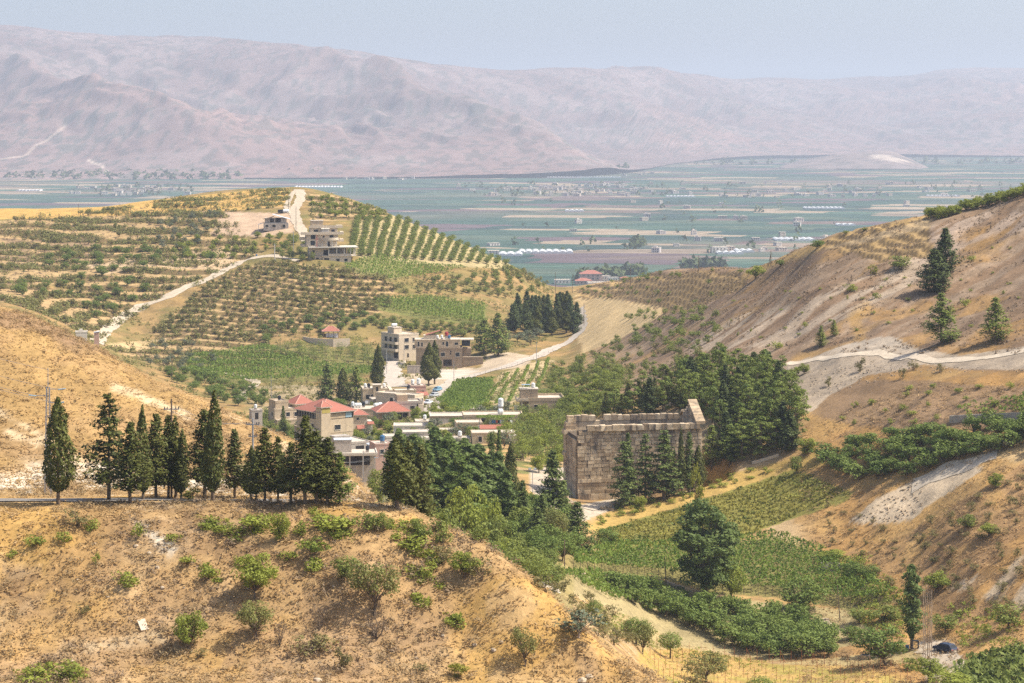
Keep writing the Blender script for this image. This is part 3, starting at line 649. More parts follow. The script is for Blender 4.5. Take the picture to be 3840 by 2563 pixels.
M_BARK = plain_mat("bark", (.17, .125, .085), .95, .3, 3); M_GREYBARK = plain_mat("pale_bark", (.40, .31, .23), .95, .25, 3)
FM = {
 "cypress": foliage_mat("cypress_needles", (0.040, 0.057, 0.010), (0.114, 0.121, 0.022), None, .7, .15),
 "cedar": foliage_mat("cedar_needles", (0.046, 0.078, 0.019), (0.131, 0.165, 0.037), None, .8, .18),
 "poplar": foliage_mat("poplar_leaves", (0.062, 0.115, 0.023), (0.154, 0.217, 0.048), (0.201, 0.252, 0.074), .7, .38),
 "pine": foliage_mat("pine_needles", (0.077, 0.128, 0.025), (0.210, 0.249, 0.047), None, .5, .25),
 "darkpine": foliage_mat("dark_pine_needles", (0.032, 0.056, 0.018), (0.089, 0.114, 0.028), None, .5, .15),
 "orchard": foliage_mat("orchard_leaves", (0.075, 0.135, 0.025), (0.194, 0.249, 0.050), None, .7, .3),
 "almond": foliage_mat("almond_leaves", (0.098, 0.123, 0.033), (0.216, 0.221, 0.061), (0.256, 0.216, 0.072), .6, .3, .4),
 "shrub": foliage_mat("shrub_leaves", (0.117, 0.165, 0.023), (0.297, 0.330, 0.053), None, .8, .35, .35),
 "dryshrub": foliage_mat("dry_shrub_leaves", (0.112, 0.107, 0.036), (0.214, 0.189, 0.066), None, .8, .3, .35),
 "yellow": foliage_mat("yellow_green_leaves", (0.180, 0.198, 0.023), (0.306, 0.297, 0.045), None, .8, .4),
 "olive": foliage_mat("olive_leaves", (0.087, 0.107, 0.061), (0.163, 0.184, 0.107), None, .9, .2, .3),
 "broom": foliage_mat("grey_green_leaves", (0.095, 0.140, 0.026), (0.227, 0.260, 0.054), None, .7, .3, .3),
 "vine": foliage_mat("vine_leaves", (0.077, 0.139, 0.021), (0.213, 0.283, 0.045), None, .35, .35),
 "vineyellow": foliage_mat("yellowing_vine_leaves", (0.081, 0.132, 0.020), (0.275, 0.275, 0.046), (0.344, 0.287, 0.058), .22, .35),
 "tussock": foliage_mat("brown_tussock", (.20, .135, .065), (.30, .205, .10), (.33, .24, .12), .15, .2, .5),
 "greytussock": foliage_mat("grey_tussock", (.17, .12, .07), (.26, .185, .11), None, .15, .2, .5),
 "straw": foliage_mat("dry_grass", (0.336, 0.220, 0.096), (0.496, 0.336, 0.152), None, .12, .3, .5),
}
TREE = {}
def kind(name, mat, gen, variants, h, w, bark=None):
    out = []
    for k in range(variants):
        (wv, wf), lf = gen(np.random.default_rng(sum(map(ord, name)) * 31 + k)); bk = bark or M_BARK
        wood = mesh_np(name + "_trunk", wv, wf, [bk], smooth=True)
        crown = mesh_np(name + "_crown", lf[0], lf[1], [FM[mat]]) if lf is not None else None
        if lf is not None:
            v, f = cat_([(wv, wf), lf]); one = mesh_np(name, v, f, [bk, FM[mat]], np.r_[np.zeros(len(wf)), np.ones(len(lf[1]))])
        else: one = wood
        out.append((wood, crown, one))
        if lf is not None and k == 0: w = 2 * float(np.percentile(np.hypot(lf[0][:, 0] - lf[0][:, 0].mean(), lf[0][:, 1] - lf[0][:, 1].mean()), 93)); h = float(lf[0][:, 2].max())
    TREE[name] = (out, h, w)
kind("cypress_tree", "cypress", lambda r: t_cypress(r), 3, 12, 3.0)
kind("slim_cypress", "cypress", lambda r: t_cypress(r, 1800, 12, 1.0, 1.0, .25), 2, 12, 2.0)
kind("spreading_cypress", "cypress", lambda r: t_conifer(r, 12, 2.4, 1.9, 30, 8, 17, .36, .22, .6), 4, 12, 4.8)
kind("ragged_cypress", "cypress", lambda r: t_conifer(r, 12, 2.9, 2.0, 20, 7, 26, .36, .12, .45, .12), 1, 12, 5.4)
kind("cedar_tree", "cedar", lambda r: t_conifer(r, 12, 2.6, 1.2, 20, 7, 24, .36, -.02, .2), 3, 12, 5.0)
kind("dark_conifer", "cedar", lambda r: t_conifer(r, 12, 2.7, .6, 26, 8, 24, .4, .05, .5), 2, 12, 5.2)
kind("poplar_tree", "poplar", lambda r: t_poplar(r), 3, 14, 4.8)
kind("great_poplar", "poplar", lambda r: t_broad(r, 19, 5.6, .8, 110, 130, .40, .20, 4, upright=.45, trunk=.3), 1, 19, 12)
kind("umbrella_pine", "pine", lambda r: t_umbrella(r), 2, 6, 3.9)
kind("pine_tree", "pine", lambda r: t_pine(r, 10, 2.6, .9, 34, 60, .36), 4, 10, 5.2)
kind("lone_pine", "pine", lambda r: t_conifer(r, 11, 2.6, .7, 18, 8, 26, .38, .28, .9, .12), 3, 11, 5.0)
kind("dark_pine", "darkpine", lambda r: t_conifer(r, 11, 2.6, .5, 20, 9, 30, .42, .25, 1.0, .05), 3, 11, 4.8)
kind("orchard_tree", "orchard", lambda r: t_broad(r, 3.4, 1.9, .6, 20, 52, .27, .40, 1), 4, 3.6, 3.8)
kind("walnut_tree", "orchard", lambda r: t_broad(r, 6.5, 3.6, 1.0, 30, 75, .34, .32, 1, trunk=.2), 3, 6.8, 7.4)
kind("almond_tree", "almond", lambda r: t_broad(r, 3.0, 1.6, .7, 11, 26, .30, .36, 1, trunk=.07), 4, 3.2, 3.2)
kind("olive_tree", "olive", lambda r: t_broad(r, 3.6, 1.9, .7, 14, 45, .26, .42, 1), 3, 3.8, 3.9)
kind("leafy_tree", "shrub", lambda r: t_broad(r, 5.0, 2.4, .4, 30, 95, .23, .33, 3), 3, 5.2, 5.0)
kind("broadleaf_tree", "broom", lambda r: t_broad(r, 5.0, 2.5, .4, 22, 58, .30, .38, 2), 3, 5.2, 5.2)
kind("green_shrub", "shrub", lambda r: t_broad(r, 1.5, 1.1, .05, 10, 34, .2, .45, 4, trunk=.03), 4, 1.7, 2.4)
kind("dry_shrub", "dryshrub", lambda r: t_broad(r, 1.8, 1.2, .1, 12, 32, .17, .38, 5, .6, .15, trunk=.04), 4, 2.0, 2.6)
kind("open_tree", "almond", lambda r: t_broad(r, 4.5, 2.3, 1.0, 34, 70, .19, .30, 4, trunk=.08), 2, 4.8, 5.0)
kind("yellow_shrub", "yellow", lambda r: t_broad(r, 2.6, 1.2, .1, 12, 45, .22, .42, 3, trunk=.05), 2, 2.8, 2.6)
kind("broom_shrub", "broom", lambda r: t_broad(r, 1.8, 1.3, .05, 11, 36, .22, .45, 4, trunk=.03), 3, 2.0, 2.7)
kind("fig_tree", "olive", lambda r: t_broad(r, 3.0, 2.2, .5, 20, 26, .26, .26, 4, trunk=.07), 1, 3.2, 4.6, M_GREYBARK)
kind("bare_shrub", "dryshrub", lambda r: t_bare(r), 2, 3.0, 2.6)
kind("bare_poplar", "poplar", lambda r: t_bare(r, 13, 1.3, tall=True), 2, 13, 2.6, M_GREYBARK)

CNT = {}
ORD = 'leftmost second third fourth fifth sixth seventh eighth ninth tenth eleventh twelfth thirteenth fourteenth fifteenth sixteenth rightmost'.split()
def place(kd, p, h, w=None, label=None, cat="tree", group=None, parts=False, name=None, rz=None, sink=0.0):
    """put one plant at world point p, h metres tall and w wide"""
    if p is None: return None
    var, ch, cw = TREE[kd]; k = CNT.get(kd, 0); CNT[kd] = k + 1
    wood, crown, one = var[k % len(var)]
    s = (w / cw if w else h / ch); sc = (s, s, h / ch); rz = random.uniform(0, 6.28) if rz is None else rz
    nm = name or kd
    if parts and crown is not None:
        o = empty(nm, (p[0], p[1], p[2] - sink), rz); o.scale = sc
        link(bpy.data.objects.new("trunk", wood), o); link(bpy.data.objects.new("crown", crown), o)
    else:
        o = link(bpy.data.objects.new(nm, one)); o.location = (p[0], p[1], p[2] - sink); o.rotation_euler = (0, 0, rz); o.scale = sc
    return tag(o, label, cat, group)
def spot(u, v, dmin=215, dmax=2400, fall=None):
    p = hit(u, v, dmin, dmax)
    return p if p is not None else (at(u, fall) if fall else None)
def px_tree(kd, u, vb, vt, wpx, label, cat="tree", group=None, parts=True, dmin=215, d=None, name=None, rz=None):
    """a plant whose foot and top rows and width are measured on the photo; its distance is that of the ground at its foot"""
    p = at(u, d) if d else spot(u, vb, dmin)
    m = p[1] / FPX
    foot = VH + (CZ - p[2]) / m
    return place(kd, p, (foot - vt) * m, wpx * m, label, cat, group, parts, name, rz)

# stuff: thousands of small plants on a cloud of points
def stuff(name, label, cat, P, mesh_list, smin, smax, zs=(.8, 1.2)):
    P = np.asarray(P, float)
    if len(P) == 0: return
    V = []; F = []; k = 0
    for q, me in enumerate(mesh_list):
        co = np.empty(len(me.vertices) * 3); me.vertices.foreach_get("co", co); co = co.reshape(-1, 3)
        fi = np.empty(len(me.loops), int); me.loops.foreach_get("vertex_index", fi); fi = fi.reshape(-1, 4)
        sel = P[q::len(mesh_list)]; n = len(sel)
        a = RNG.uniform(0, 6.283, n); s = RNG.uniform(smin, smax, n)[:, None]; sz = s[:, 0] * RNG.uniform(*zs, n)
        x = (co[None, :, 0] * np.cos(a)[:, None] - co[None, :, 1] * np.sin(a)[:, None]) * s + sel[:, :1]
        y = (co[None, :, 0] * np.sin(a)[:, None] + co[None, :, 1] * np.cos(a)[:, None]) * s + sel[:, 1:2]
        z = co[None, :, 2] * sz[:, None] + sel[:, 2:3]
        V.append(np.stack([x, y, z], -1).reshape(-1, 3)); F.append((fi[None] + (np.arange(n) * len(co))[:, None, None]).reshape(-1, 4) + k); k += n * len(co)
    o = link(bpy.data.objects.new(name, mesh_np(name, np.concatenate(V), np.concatenate(F), [mesh_list[0].materials[0]])))
    return tag(o, label, cat, None, "stuff")
def clump(name, mat, n, rx, rz, leaf, seed, up=None, asp=.7, z0=0.0, jit=.6, lift=.4):
    r = np.random.default_rng(seed); q = norm(r.normal(0, 1, (n, 3))) * np.cbrt(r.uniform(.15, 1, (n, 1)))
    P = q * [rx, rx, rz] + [0, 0, rz * .8 + z0]; v, f = leaves(P, q + [0, 0, lift], leaf, r, asp, up, jit)
    return mesh_np(name, v, f, [FM[mat]])
SCRUB = [clump("scrub", "almond", 14, .8, .5, .45, 130 + s) for s in range(3)]
TUS = [clump("tussock", "tussock", 34, .46, .26, .17, s, asp=.5, jit=.45, lift=.7) for s in range(4)]
GTUS = [clump("grey_tussock", "greytussock", 32, .48, .27, .18, 20 + s, asp=.5, jit=.45, lift=.7) for s in range(4)]
def straw(seed):
    r = np.random.default_rng(seed); P = r.uniform(-1, 1, (6, 3)) * [.5, .5, .03] + [0, 0, .04]; v, f = leaves(P, np.tile([0, 0, 1.0], (6, 1)), .3, r, .4, None, .3)
    return mesh_np("straw", v, f, [FM["straw"]])
FTUS = [clump("far_tussock", "greytussock", 7, .45, .2, .36, 140 + s, jit=.3, lift=.8) for s in range(3)]
STRAW = [straw(40 + s) for s in range(4)]
VINE = [clump("vine", "vine", 14, .72, .3, .44, 60 + s) for s in range(3)]
VINEY = [clump("vine", "vineyellow", 13, .72, .32, .46, 70 + s) for s in range(3)]
WEED = [clump("weed", "shrub", 14, .55, .24, .26, 80 + s) for s in range(3)]

def poly_pixels(poly, n, dmin=215, dmax=2400, rng=RNG, keep=None):
    """n ground points under photo polygon"""
    p = np.array(poly, float); lo = p.min(0); hi = p.max(0); out = []; tries = 0
    while len(out) < n and tries < n * 12:
        tries += 1
        u, v = rng.uniform(lo, hi)
        if not in_poly(poly, np.array([u]), np.array([v]))[0]: continue
        g = hit(u, v, dmin, dmax)
        if g is not None and (keep is None or keep(g)): out.append(g)
    return out
def grid_points(mask, n, jit=.5):
    """n random ground points on mesh cells chosen by mask, evenly by area on the ground"""
    wgt = mask * np.gradient(DD, axis=1) * DD; wgt = (wgt / wgt.sum()).ravel()
    idx = RNG.choice(wgt.size, n, p=wgt); i, j = np.unravel_index(idx, mask.shape)
    u = GU[i] + RNG.uniform(-5, 5, n); d = GD[j] + RNG.uniform(-jit, jit, n) * np.gradient(GD)[j]
    x = (u - U0) / FPX * d
    return np.stack([x, d, gz(x, d)], 1)
VV = VH + (CZ - ZZ) * FPX / DD
# which cells the photograph sees
HOR = np.minimum.accumulate(np.where(DD > 100, VV, 9e9), axis=1); VIS = (VV <= HOR + 8) & (DD > 215)
# ---------------------------------------------------------------- the row of conifers along the road
ROW = [
 ("cypress_tree", 219,1895,1486,104,"dense columnar cypress standing alone left of the road row"),
 ("ragged_cypress", 408,1877,1472,150,"ragged cypress with long side branches, second tree of the road row"),
 ("spreading_cypress", 489,1889,1579,120,"broad low cypress just right of the ragged cypress by the road"),
 ("slim_cypress", 536,1877,1513,52,"slim spire cypress rising behind the broad low cypress by the road"),
 ("spreading_cypress", 584,1871,1543,100,"cypress with open pointed top, fifth tree from the left along the road"),
 ("spreading_cypress", 631,1868,1552,90,"leaning cypress with forked top left of the wooden pole"),
 ("slim_cypress", 659,1868,1555,62,"slim cypress directly in front of the wooden power pole"),
 ("slim_cypress", 681,1871,1606,52,"short slim cypress just right of the wooden power pole"),
 ("spreading_cypress", 766,1876,1528,118,"big bushy cypress left of the tallest twin spires"),
 ("slim_cypress", 800,1882,1458,70,"tallest slim cypress of the road row with twin spires"),
 ("spreading_cypress", 879,1868,1606,86,"small conical cypress alone in the gap right of the tall spires"),
 ("cypress_tree", 940,1877,1671,62,"low rounded cypress beside the metal pole, left one of a pair"),
 ("cypress_tree", 962,1880,1680,56,"low rounded cypress beside the metal pole, right one of a pair"),
 ("spreading_cypress", 993,1889,1597,92,"pointed cypress right of the low rounded pair"),
 ("spreading_cypress", 1042,1889,1632,72,"narrow cypress between two broader ones right of the metal pole"),
 ("spreading_cypress", 1091,1889,1653,92,"half-hidden cypress left of the tallest tree in the right cluster"),
 ("spreading_cypress", 1145,1892,1555,120,"tallest pointed cypress in the cluster before the red-roofed house"),
 ("spreading_cypress", 1186,1888,1609,110,"bushy cypress just right of the cluster's tallest tree"),
 ("spreading_cypress", 1228,1892,1635,110,"rightmost dark cypress of the cluster before the red-roofed house"),
 ("cypress_tree", 1490,1908,1640,112,"left tree of the three dark cypresses on the grassy knoll"),
 ("spreading_cypress", 1535,1908,1648,110,"middle tree of the three dark cypresses on the grassy knoll"),
 ("spreading_cypress", 1580,1905,1662,96,"right tree of the three dark cypresses on the grassy knoll"),
]
for kd, u, vb, vt, w, lab in ROW:
    px_tree(kd, u, vb, vt, w * 1.2, lab, "tree", "conifers along the road", True, d=min(max(spot(u, vb).y, 262), 292), name="cypress_tree")
HAND = [  # kind, column, foot row, top row, width, label, category, distance or None
 ("lone_pine",1272,1892,1690,110,"light green pine at the right end of the road row","tree",None),
 ("leafy_tree",1204,1893,1812,92,"bright green bush at the foot of the right cypress cluster","bush",270),
 ("yellow_shrub",715,1878,1822,66,"yellow-green bush between the trunks of the road row","bush",276),
 ("leafy_tree",1418,1893,1758,78,"pale green tree between the knoll cypresses and the bare bank","tree",None),
 # foreground slope
 ("leafy_tree",958,2243,2078,150,"rounded yellow-green tree in the middle of the dry foreground slope","tree",None),
 ("open_tree",1405,2302,2098,190,"many-stemmed olive-green tree, largest on the foreground slope","tree",None),
 ("broadleaf_tree",1300,2183,2078,104,"dark green tree just upslope of the many-stemmed tree","tree",None),
 ("leafy_tree",712,2432,2288,122,"leafy tree with a dark shadow left of the foreground thicket","tree",None),
 ("open_tree",960,2396,2258,146,"thin brownish-green tree below the rounded yellow-green tree","tree",None),
 ("bare_shrub",1200,2362,2275,98,"leafless grey shrub right of the thin brownish-green tree","shrub",None),
 ("bare_shrub",1412,2392,2300,160,"tangle of dead branches under the many-stemmed tree","shrub",None),
 ("dry_shrub",1165,2455,2378,170,"wide grey-brown thicket below the leafless shrub","shrub",None),
 ("bare_shrub",1050,2420,2330,90,"small leafless shrub at the edge of the grey-brown thicket","shrub",None),
 ("dry_shrub",1285,2508,2420,90,"dark upright shrub near the bottom edge left of centre","shrub",None),
 ("open_tree",1968,2500,2352,104,"olive-green sapling above the rocks at bottom centre","tree",None),
 ("yellow_shrub",1716,2542,2480,74,"yellow-green shrub near the bottom edge","shrub",None),
 ("dry_shrub",1580,2524,2480,70,"dry olive shrub left of the yellow-green bottom shrub","shrub",None),
 ("leafy_tree",1052,2030,1918,70,"upright green sapling on the upper foreground slope","tree",None),
 ("green_shrub",962,1988,1930,130,"wide bright green shrub under the cypress cluster","shrub",None),
 ("green_shrub",1183,2074,2010,112,"low spreading green shrub below the upright sapling","shrub",None),
 ("green_shrub",1128,2005,1952,70,"round green shrub right of the upright sapling","shrub",None),
 ("green_shrub",783,1982,1944,80,"long green shrub on the slope below the tall spires","shrub",None),
 ("green_shrub",852,2006,1968,88,"green creeping shrub right of the long green shrub","shrub",None),
 ("green_shrub",1235,1990,1926,170,"wide green patch of shrub below the knoll path","shrub",None),
 ("broom_shrub",1371,1988,1910,112,"grey-green shrub at the head of the gully below the knoll","shrub",None),
 ("broadleaf_tree",1438,1996,1918,70,"dark upright bush beside the grey-green gully shrub","bush",None),
 ("green_shrub",1550,2056,2002,138,"pale green fig-like shrub right of the dark upright bush","shrub",None),
 ("broadleaf_tree",1560,1992,1940,56,"small dark bush on the right flank of the knoll","bush",None),
 ("dry_shrub",1660,2112,2048,112,"dull green shrub along the crest of the foreground slope","shrub",None),
 ("leafy_tree",1745,2166,2070,108,"dense dark green bush on the foreground crest","bush",None),
 ("dry_shrub",1800,2176,2080,104,"brownish bush right of the dense dark green crest bush","bush",None),
 ("green_shrub",1610,2160,2098,70,"green shrub hugging the slope below the crest","shrub",None),
 ("green_shrub",238,2040,1992,66,"round dark green shrub on the left foreground slope","shrub",None),
 ("green_shrub",123,2050,2000,78,"yellowish green shrub left of the round dark green shrub","shrub",None),
 ("dry_shrub",290,1972,1908,130,"spiky green shrub by the rubble below the road","shrub",None),
 ("green_shrub",345,1990,1945,70,"low green shrub right of the spiky green shrub","shrub",None),
 ("green_shrub",45,2092,2062,46,"small green shrub near the left photo edge","shrub",None),
 ("green_shrub",520,2022,1960,56,"upright green shrub beside the chalk gully","shrub",None),
 ("green_shrub",650,2030,1998,60,"green shrub right of the chalk gully","shrub",None),
 ("green_shrub",476,2202,2138,106,"wide low green shrub in the middle left slope","shrub",None),
 ("green_shrub",360,2116,2072,30,"thin upright green shrub on the left slope","shrub",None),
 ("green_shrub",782,2176,2122,72,"dark green trailing shrub left of the rounded yellow-green tree","shrub",None),
 ("green_shrub",890,2116,2080,40,"small bright bush above the rounded yellow-green tree","shrub",None),
 ("green_shrub",255,2542,2480,130,"bright green shrub at the bottom left, right one of two","shrub",None),
 ("green_shrub",128,2560,2505,140,"bright green shrub in the bottom left corner","shrub",None),
 ("dry_shrub",308,2304,2262,60,"dry little shrub above the pale footpath","shrub",None),
 ("green_shrub",706,2118,2084,70,"olive low shrub below the tall spires","shrub",None),
 ("green_shrub",1077,2100,2062,76,"low green shrub below the green creeping patches","shrub",None),
 ("green_shrub",1172,2142,2104,78,"trailing green shrub left of the dark green tree","shrub",None),
 ("dry_shrub",750,2466,2432,66,"low grey-green shrub right of the leafy tree","shrub",None),
 ("green_shrub",1703,2348,2308,72,"green sprig on the right foreground slope","shrub",None),
 # valley, bottom right
 ("great_poplar",2645,2242,1864,250,"huge dark many-stemmed poplar standing in the vineyard","tree",None),
 ("leafy_tree",2742,2246,2104,110,"bright leafy tree against the right foot of the huge poplar","tree",None),
 ("walnut_tree",3008,2296,2162,176,"dark round walnut tree at the right end of the orchard","tree",None),
 ("poplar_tree",3420,2436,2112,84,"slender green poplar beside the bare poplars","tree",None),
 ("walnut_tree",3312,2496,2336,186,"spreading pale green walnut tree left of the parked car","tree",None),
 ("umbrella_pine",2065,2139,2052,66,"small round pine highest beside the valley path","tree",None),
 ("umbrella_pine",2090,2208,2130,66,"lollipop-shaped pine second down beside the valley path","tree",None),
 ("umbrella_pine",2229,2332,2246,64,"lollipop-shaped pine third down beside the valley path","tree",None),
 ("umbrella_pine",2385,2420,2312,108,"wide bushy pine above the staked field","tree",None),
 ("umbrella_pine",2513,2470,2364,90,"round-headed pine at the corner of the staked field","tree",None),
 ("umbrella_pine",2854,2640,2532,104,"round-headed pine cut by the bottom edge of the photo","tree",None),
 ("fig_tree",2172,2392,2285,186,"pale sparse fig tree on the slope above the valley","tree",None),
 ("open_tree",2412,2455,2335,104,"dull olive bush in front of the wide bushy pine","bush",None),
 ("open_tree",2647,2560,2450,160,"dull green bush at the lower edge of the staked field","bush",None),
 ("dry_shrub",2590,2590,2500,110,"bush at the bottom edge left of the staked field","bush",None),
 ("broadleaf_tree",3221,2338,2276,90,"round grey-green tree under the leaning pole","tree",None),
 ("broadleaf_tree",3312,2330,2262,120,"dense green thicket left of the slender poplar","bush",None),
 ("walnut_tree",3200,2170,2102,84,"dark bush right of the concrete tank, left one of two","bush",None),
 ("walnut_tree",3262,2176,2116,72,"dark bush right of the concrete tank, right one of two","bush",None),
 ("leafy_tree",3110,2106,2062,108,"green bush above the concrete tank","bush",None),
 ("broadleaf_tree",3783,2356,2258,136,"grey-green tree near the right photo edge above the reeds","tree",None),
 ("broadleaf_tree",3545,2372,2300,112,"bushy green tree behind the bare poplars","tree",None),
 ("leafy_tree",3512,2222,2144,96,"light green tree on the bank above the slender poplar","tree",None),
 ("broadleaf_tree",3626,1984,1922,76,"dark green bush on the rough right slope","bush",None),
 ("leafy_tree",3708,2010,1960,66,"green bush right of the dark bush on the rough right slope","bush",None),
 ("leafy_tree",3733,1830,1775,60,"green bush near the white road on the right","bush",None),
 ("broom_shrub",3403,2512,2458,80,"feathery grey-green bush left of the parked car","bush",None),
 ("leafy_tree",3486,2556,2468,112,"leafy green tree at the bottom edge right of the staked field","tree",None),
 ("leafy_tree",3560,2610,2512,170,"wide green bush cut by the bottom edge near the right corner","bush",None),
 ("walnut_tree",3190,2400,2345,80,"small fruit tree beside the rubble heap","tree",None),
 ("walnut_tree",3085,2440,2390,70,"small round fruit tree left of the rubble heap","tree",None),
 # temple surroundings
 ("cedar_tree",2338,1870,1652,100,"broad conifer with layered branches, nearest the temple corner","tree",497),
 ("dark_conifer",2354,1868,1622,64,"narrow dark conifer tight behind the first one at the temple wall","tree",502),
 ("cedar_tree",2420,1842,1624,96,"pointed conifer second along the temple wall","tree",500),
 ("cedar_tree",2490,1832,1612,122,"largest layered conifer before the middle of the temple wall","tree",500),
 ("slim_cypress",2500,1828,1606,32,"thin cypress spire behind the largest temple conifer","tree",504),
 ("cedar_tree",2528,1815,1690,60,"short conifer right of the largest temple conifer","tree",502),
 ("slim_cypress",2556,1800,1602,34,"thin dark cypress against the right part of the temple wall","tree",502),
 ("dark_conifer",2584,1795,1618,60,"conifer near the right end of the temple wall","tree",503),
 ("cypress_tree",2622,1795,1668,50,"low dark cypress at the right corner of the temple","tree",503),
 ("yellow_shrub",2615,1790,1730,48,"bright yellow-green bush below the right end of the temple","bush",490),
 ("leafy_tree",2393,1920,1858,58,"round green bush alone on the grass strip below the temple","bush",None),
 ("dark_conifer",2074,1945,1686,120,"tall dark conifer left of the temple corner","tree",455),
 ("dark_conifer",2166,2072,1882,106,"dark conifer at the left end of the vineyard","tree",None),
 ("open_tree",2085,2066,1905,118,"brownish-green tree between two dark conifers","tree",None),
 ("dark_conifer",2015,2060,1900,100,"shaded dark conifer left of the brownish-green tree","tree",None),
 ("walnut_tree",2273,2058,1976,106,"leafy tree at the lower left corner of the yellowing vineyard","tree",None),
 ("dark_conifer",1960,1990,1800,70,"dark conifer left of the gravel yard among the leafy trees","tree",440),
 ("dark_conifer",2110,1990,1800,80,"dark conifer close to the left corner of the temple","tree",460),
 ("dark_conifer",2035,2060,1850,90,"tall dark conifer in the hollow before the temple","tree",430),
 ("poplar_tree",1900,2000,1760,90,"tall dark poplar at the right end of the grove","tree",440),
 ("cypress_tree",1918,1895,1655,62,"tall narrow cypress between the grove and the gravel yard","tree",470),
 ("yellow_shrub",1984,1930,1834,52,"thin yellow-green tree before the gravel yard","tree",470),
 ("broadleaf_tree",1946,2020,1890,130,"broad green tree at the foot of the gravel yard","tree",None),
 ("broadleaf_tree",1860,2030,1920,120,"rounded green tree in the hollow left of the gravel yard","tree",400),
 ("leafy_tree",1740,1990,1826,150,"large bright green tree in front of the poplar grove","tree",410),
 ("leafy_tree",1830,1960,1850,110,"bright green tree right of the large bright one","tree",420),
 ("broadleaf_tree",1690,1990,1890,110,"olive rounded tree below the poplar grove","tree",395),
 ("dark_conifer",1843,1880,1620,56,"slim conifer before the flat roofs, left one of two","tree",480),
 ("dark_conifer",1872,1880,1606,50,"slim conifer before the flat roofs, right one of two","tree",485),
 ("lone_pine",2668,1760,1590,84,"tall pine just right of the temple gable","tree",None),
 ("lone_pine",2735,1735,1590,110,"pale drooping pine second right of the temple gable","tree",None),
 ("broadleaf_tree",2988,1776,1706,60,"green bush at the upper end of the grass strip","bush",None),
 ("leafy_tree",3024,1704,1640,76,"light green bush above the upper end of the grass strip","bush",None),
 # village conifers
 ("cypress_tree",1607,1442,1284,62,"left tree of the tall cypress pair by the village street","tree",840),
 ("cypress_tree",1630,1438,1276,52,"right tree of the tall cypress pair by the village street","tree",846),
 ("cypress_tree",1417,1442,1292,54,"tall single cypress left of the pale village lane","tree",830),
 ("cypress_tree",1287,1506,1380,60,"dark broad cypress behind the red-roofed house","tree",800),
 ("dark_conifer",1226,1506,1364,72,"greyish conifer left of the dark broad cypress","tree",800),
 ("lone_pine",1335,1502,1368,78,"ragged grey pine right of the dark broad cypress","tree",802),
 ("dark_conifer",1062,1640,1522,34,"thin conifer left of the tall red-roofed house","tree",690),
 ("lone_pine",1815,1328,1192,96,"light green pine at the left edge of the dark wood","tree",None),
 ("lone_pine",1868,1335,1172,90,"second light green pine at the edge of the dark wood","tree",None),
 # right hillside
 ("dark_pine",3503,1096,930,112,"big dark pine with a long shadow on the right hillside","tree",None),
 ("dark_pine",3546,1020,852,96,"dark pine right behind the big dark hillside pine","tree",None),
 ("lone_pine",3531,1290,1092,122,"sparse pine just above the white road","tree",None),
 ("lone_pine",3733,1284,1110,102,"green pine farthest right above the white road","tree",None),
 ("lone_pine",3079,1300,1220,42,"young pine left of the chalk cut","tree",None),
 ("lone_pine",3128,1260,1198,32,"small young pine upslope of the first young pine","tree",None),
 ("walnut_tree",3064,933,898,54,"dark round bush on the skyline of the right hill","bush",None),
 ("broadleaf_tree",3172,880,864,28,"small round bush high on the right skyline","bush",None),
 ("broadleaf_tree",3240,866,852,28,"second small round bush on the right skyline","bush",None),
 ("walnut_tree",2926,999,972,32,"round bush beside the skyline poles","bush",None),
 ("leafy_tree",2834,1046,998,66,"green bush left of the skyline poles","bush",None),
 ("green_shrub",3018,1228,1206,26,"little green bush in the middle of the pale slope","bush",None),
 ("green_shrub",2911,1312,1276,44,"bush above the pine forest edge","bush",None),
 ("leafy_tree",3015,1404,1362,42,"green bush at the left end of the chalk slope","bush",None),
 ("leafy_tree",2977,1420,1376,52,"larger green bush at the left end of the chalk slope","bush",None),
 ("dry_shrub",3227,1394,1338,54,"brown rounded bush below the chalk cut","bush",None),
 ("dry_shrub",3427,1390,1344,50,"second brown rounded bush below the white road","bush",None),
 ("dry_shrub",3386,1420,1380,44,"olive bush left of the second brown bush","bush",None),
 ("dry_shrub",3526,1398,1362,44,"dry bush right of the second brown bush","bush",None),
 ("dry_shrub",3107,1450,1410,40,"olive bush on the grey chalk slope","bush",None),
 ("yellow_shrub",3273,1030,990,38,"bright green bush in the hollow of the right hillside","bush",None),
 ("broadleaf_tree",3381,1012,956,100,"green thicket under the stepped terraces of the right hill","bush",None),
 ("green_shrub",3194,1092,1064,54,"green bush below the hollow","bush",None),
 ("green_shrub",3286,1118,1096,38,"small green bush right of the hollow","bush",None),
 ("green_shrub",3618,1154,1118,38,"green bush between the two right pines","bush",None),
 ("green_shrub",3646,980,956,32,"green bush right of the dark hillside pines","bush",None),
]
SHORT = {"shrub", "bush"}
for kd, u, vb, vt, w, lab, cat, dd in HAND:
    nm = {"leafy_tree": "green_tree", "open_tree": "sparse_tree", "lone_pine": "pine_tree", "dark_pine": "pine_tree", "slim_cypress": "cypress_tree", "dark_conifer": "conifer_tree", "cedar_tree": "conifer_tree", "great_poplar": "poplar_tree"}.get(kd, kd)
    if cat in SHORT and nm.endswith("tree"): nm = "green_bush"
    px_tree(kd, u, vb, vt, w, lab, cat, None, True, d=dd, name=nm)
for k, (u, vb, vt, lab) in enumerate([(3462,2462,2196,"leftmost"),(3470,2470,2186,"second"),(3478,2472,2192,"third"),(3486,2470,2204,"fourth"),(3494,2462,2214,"rightmost")]):
    px_tree("bare_poplar", u, vb, vt, 30, lab + " of the five leafless poplars beside the parked car", "tree", "leafless poplars by the car", False)

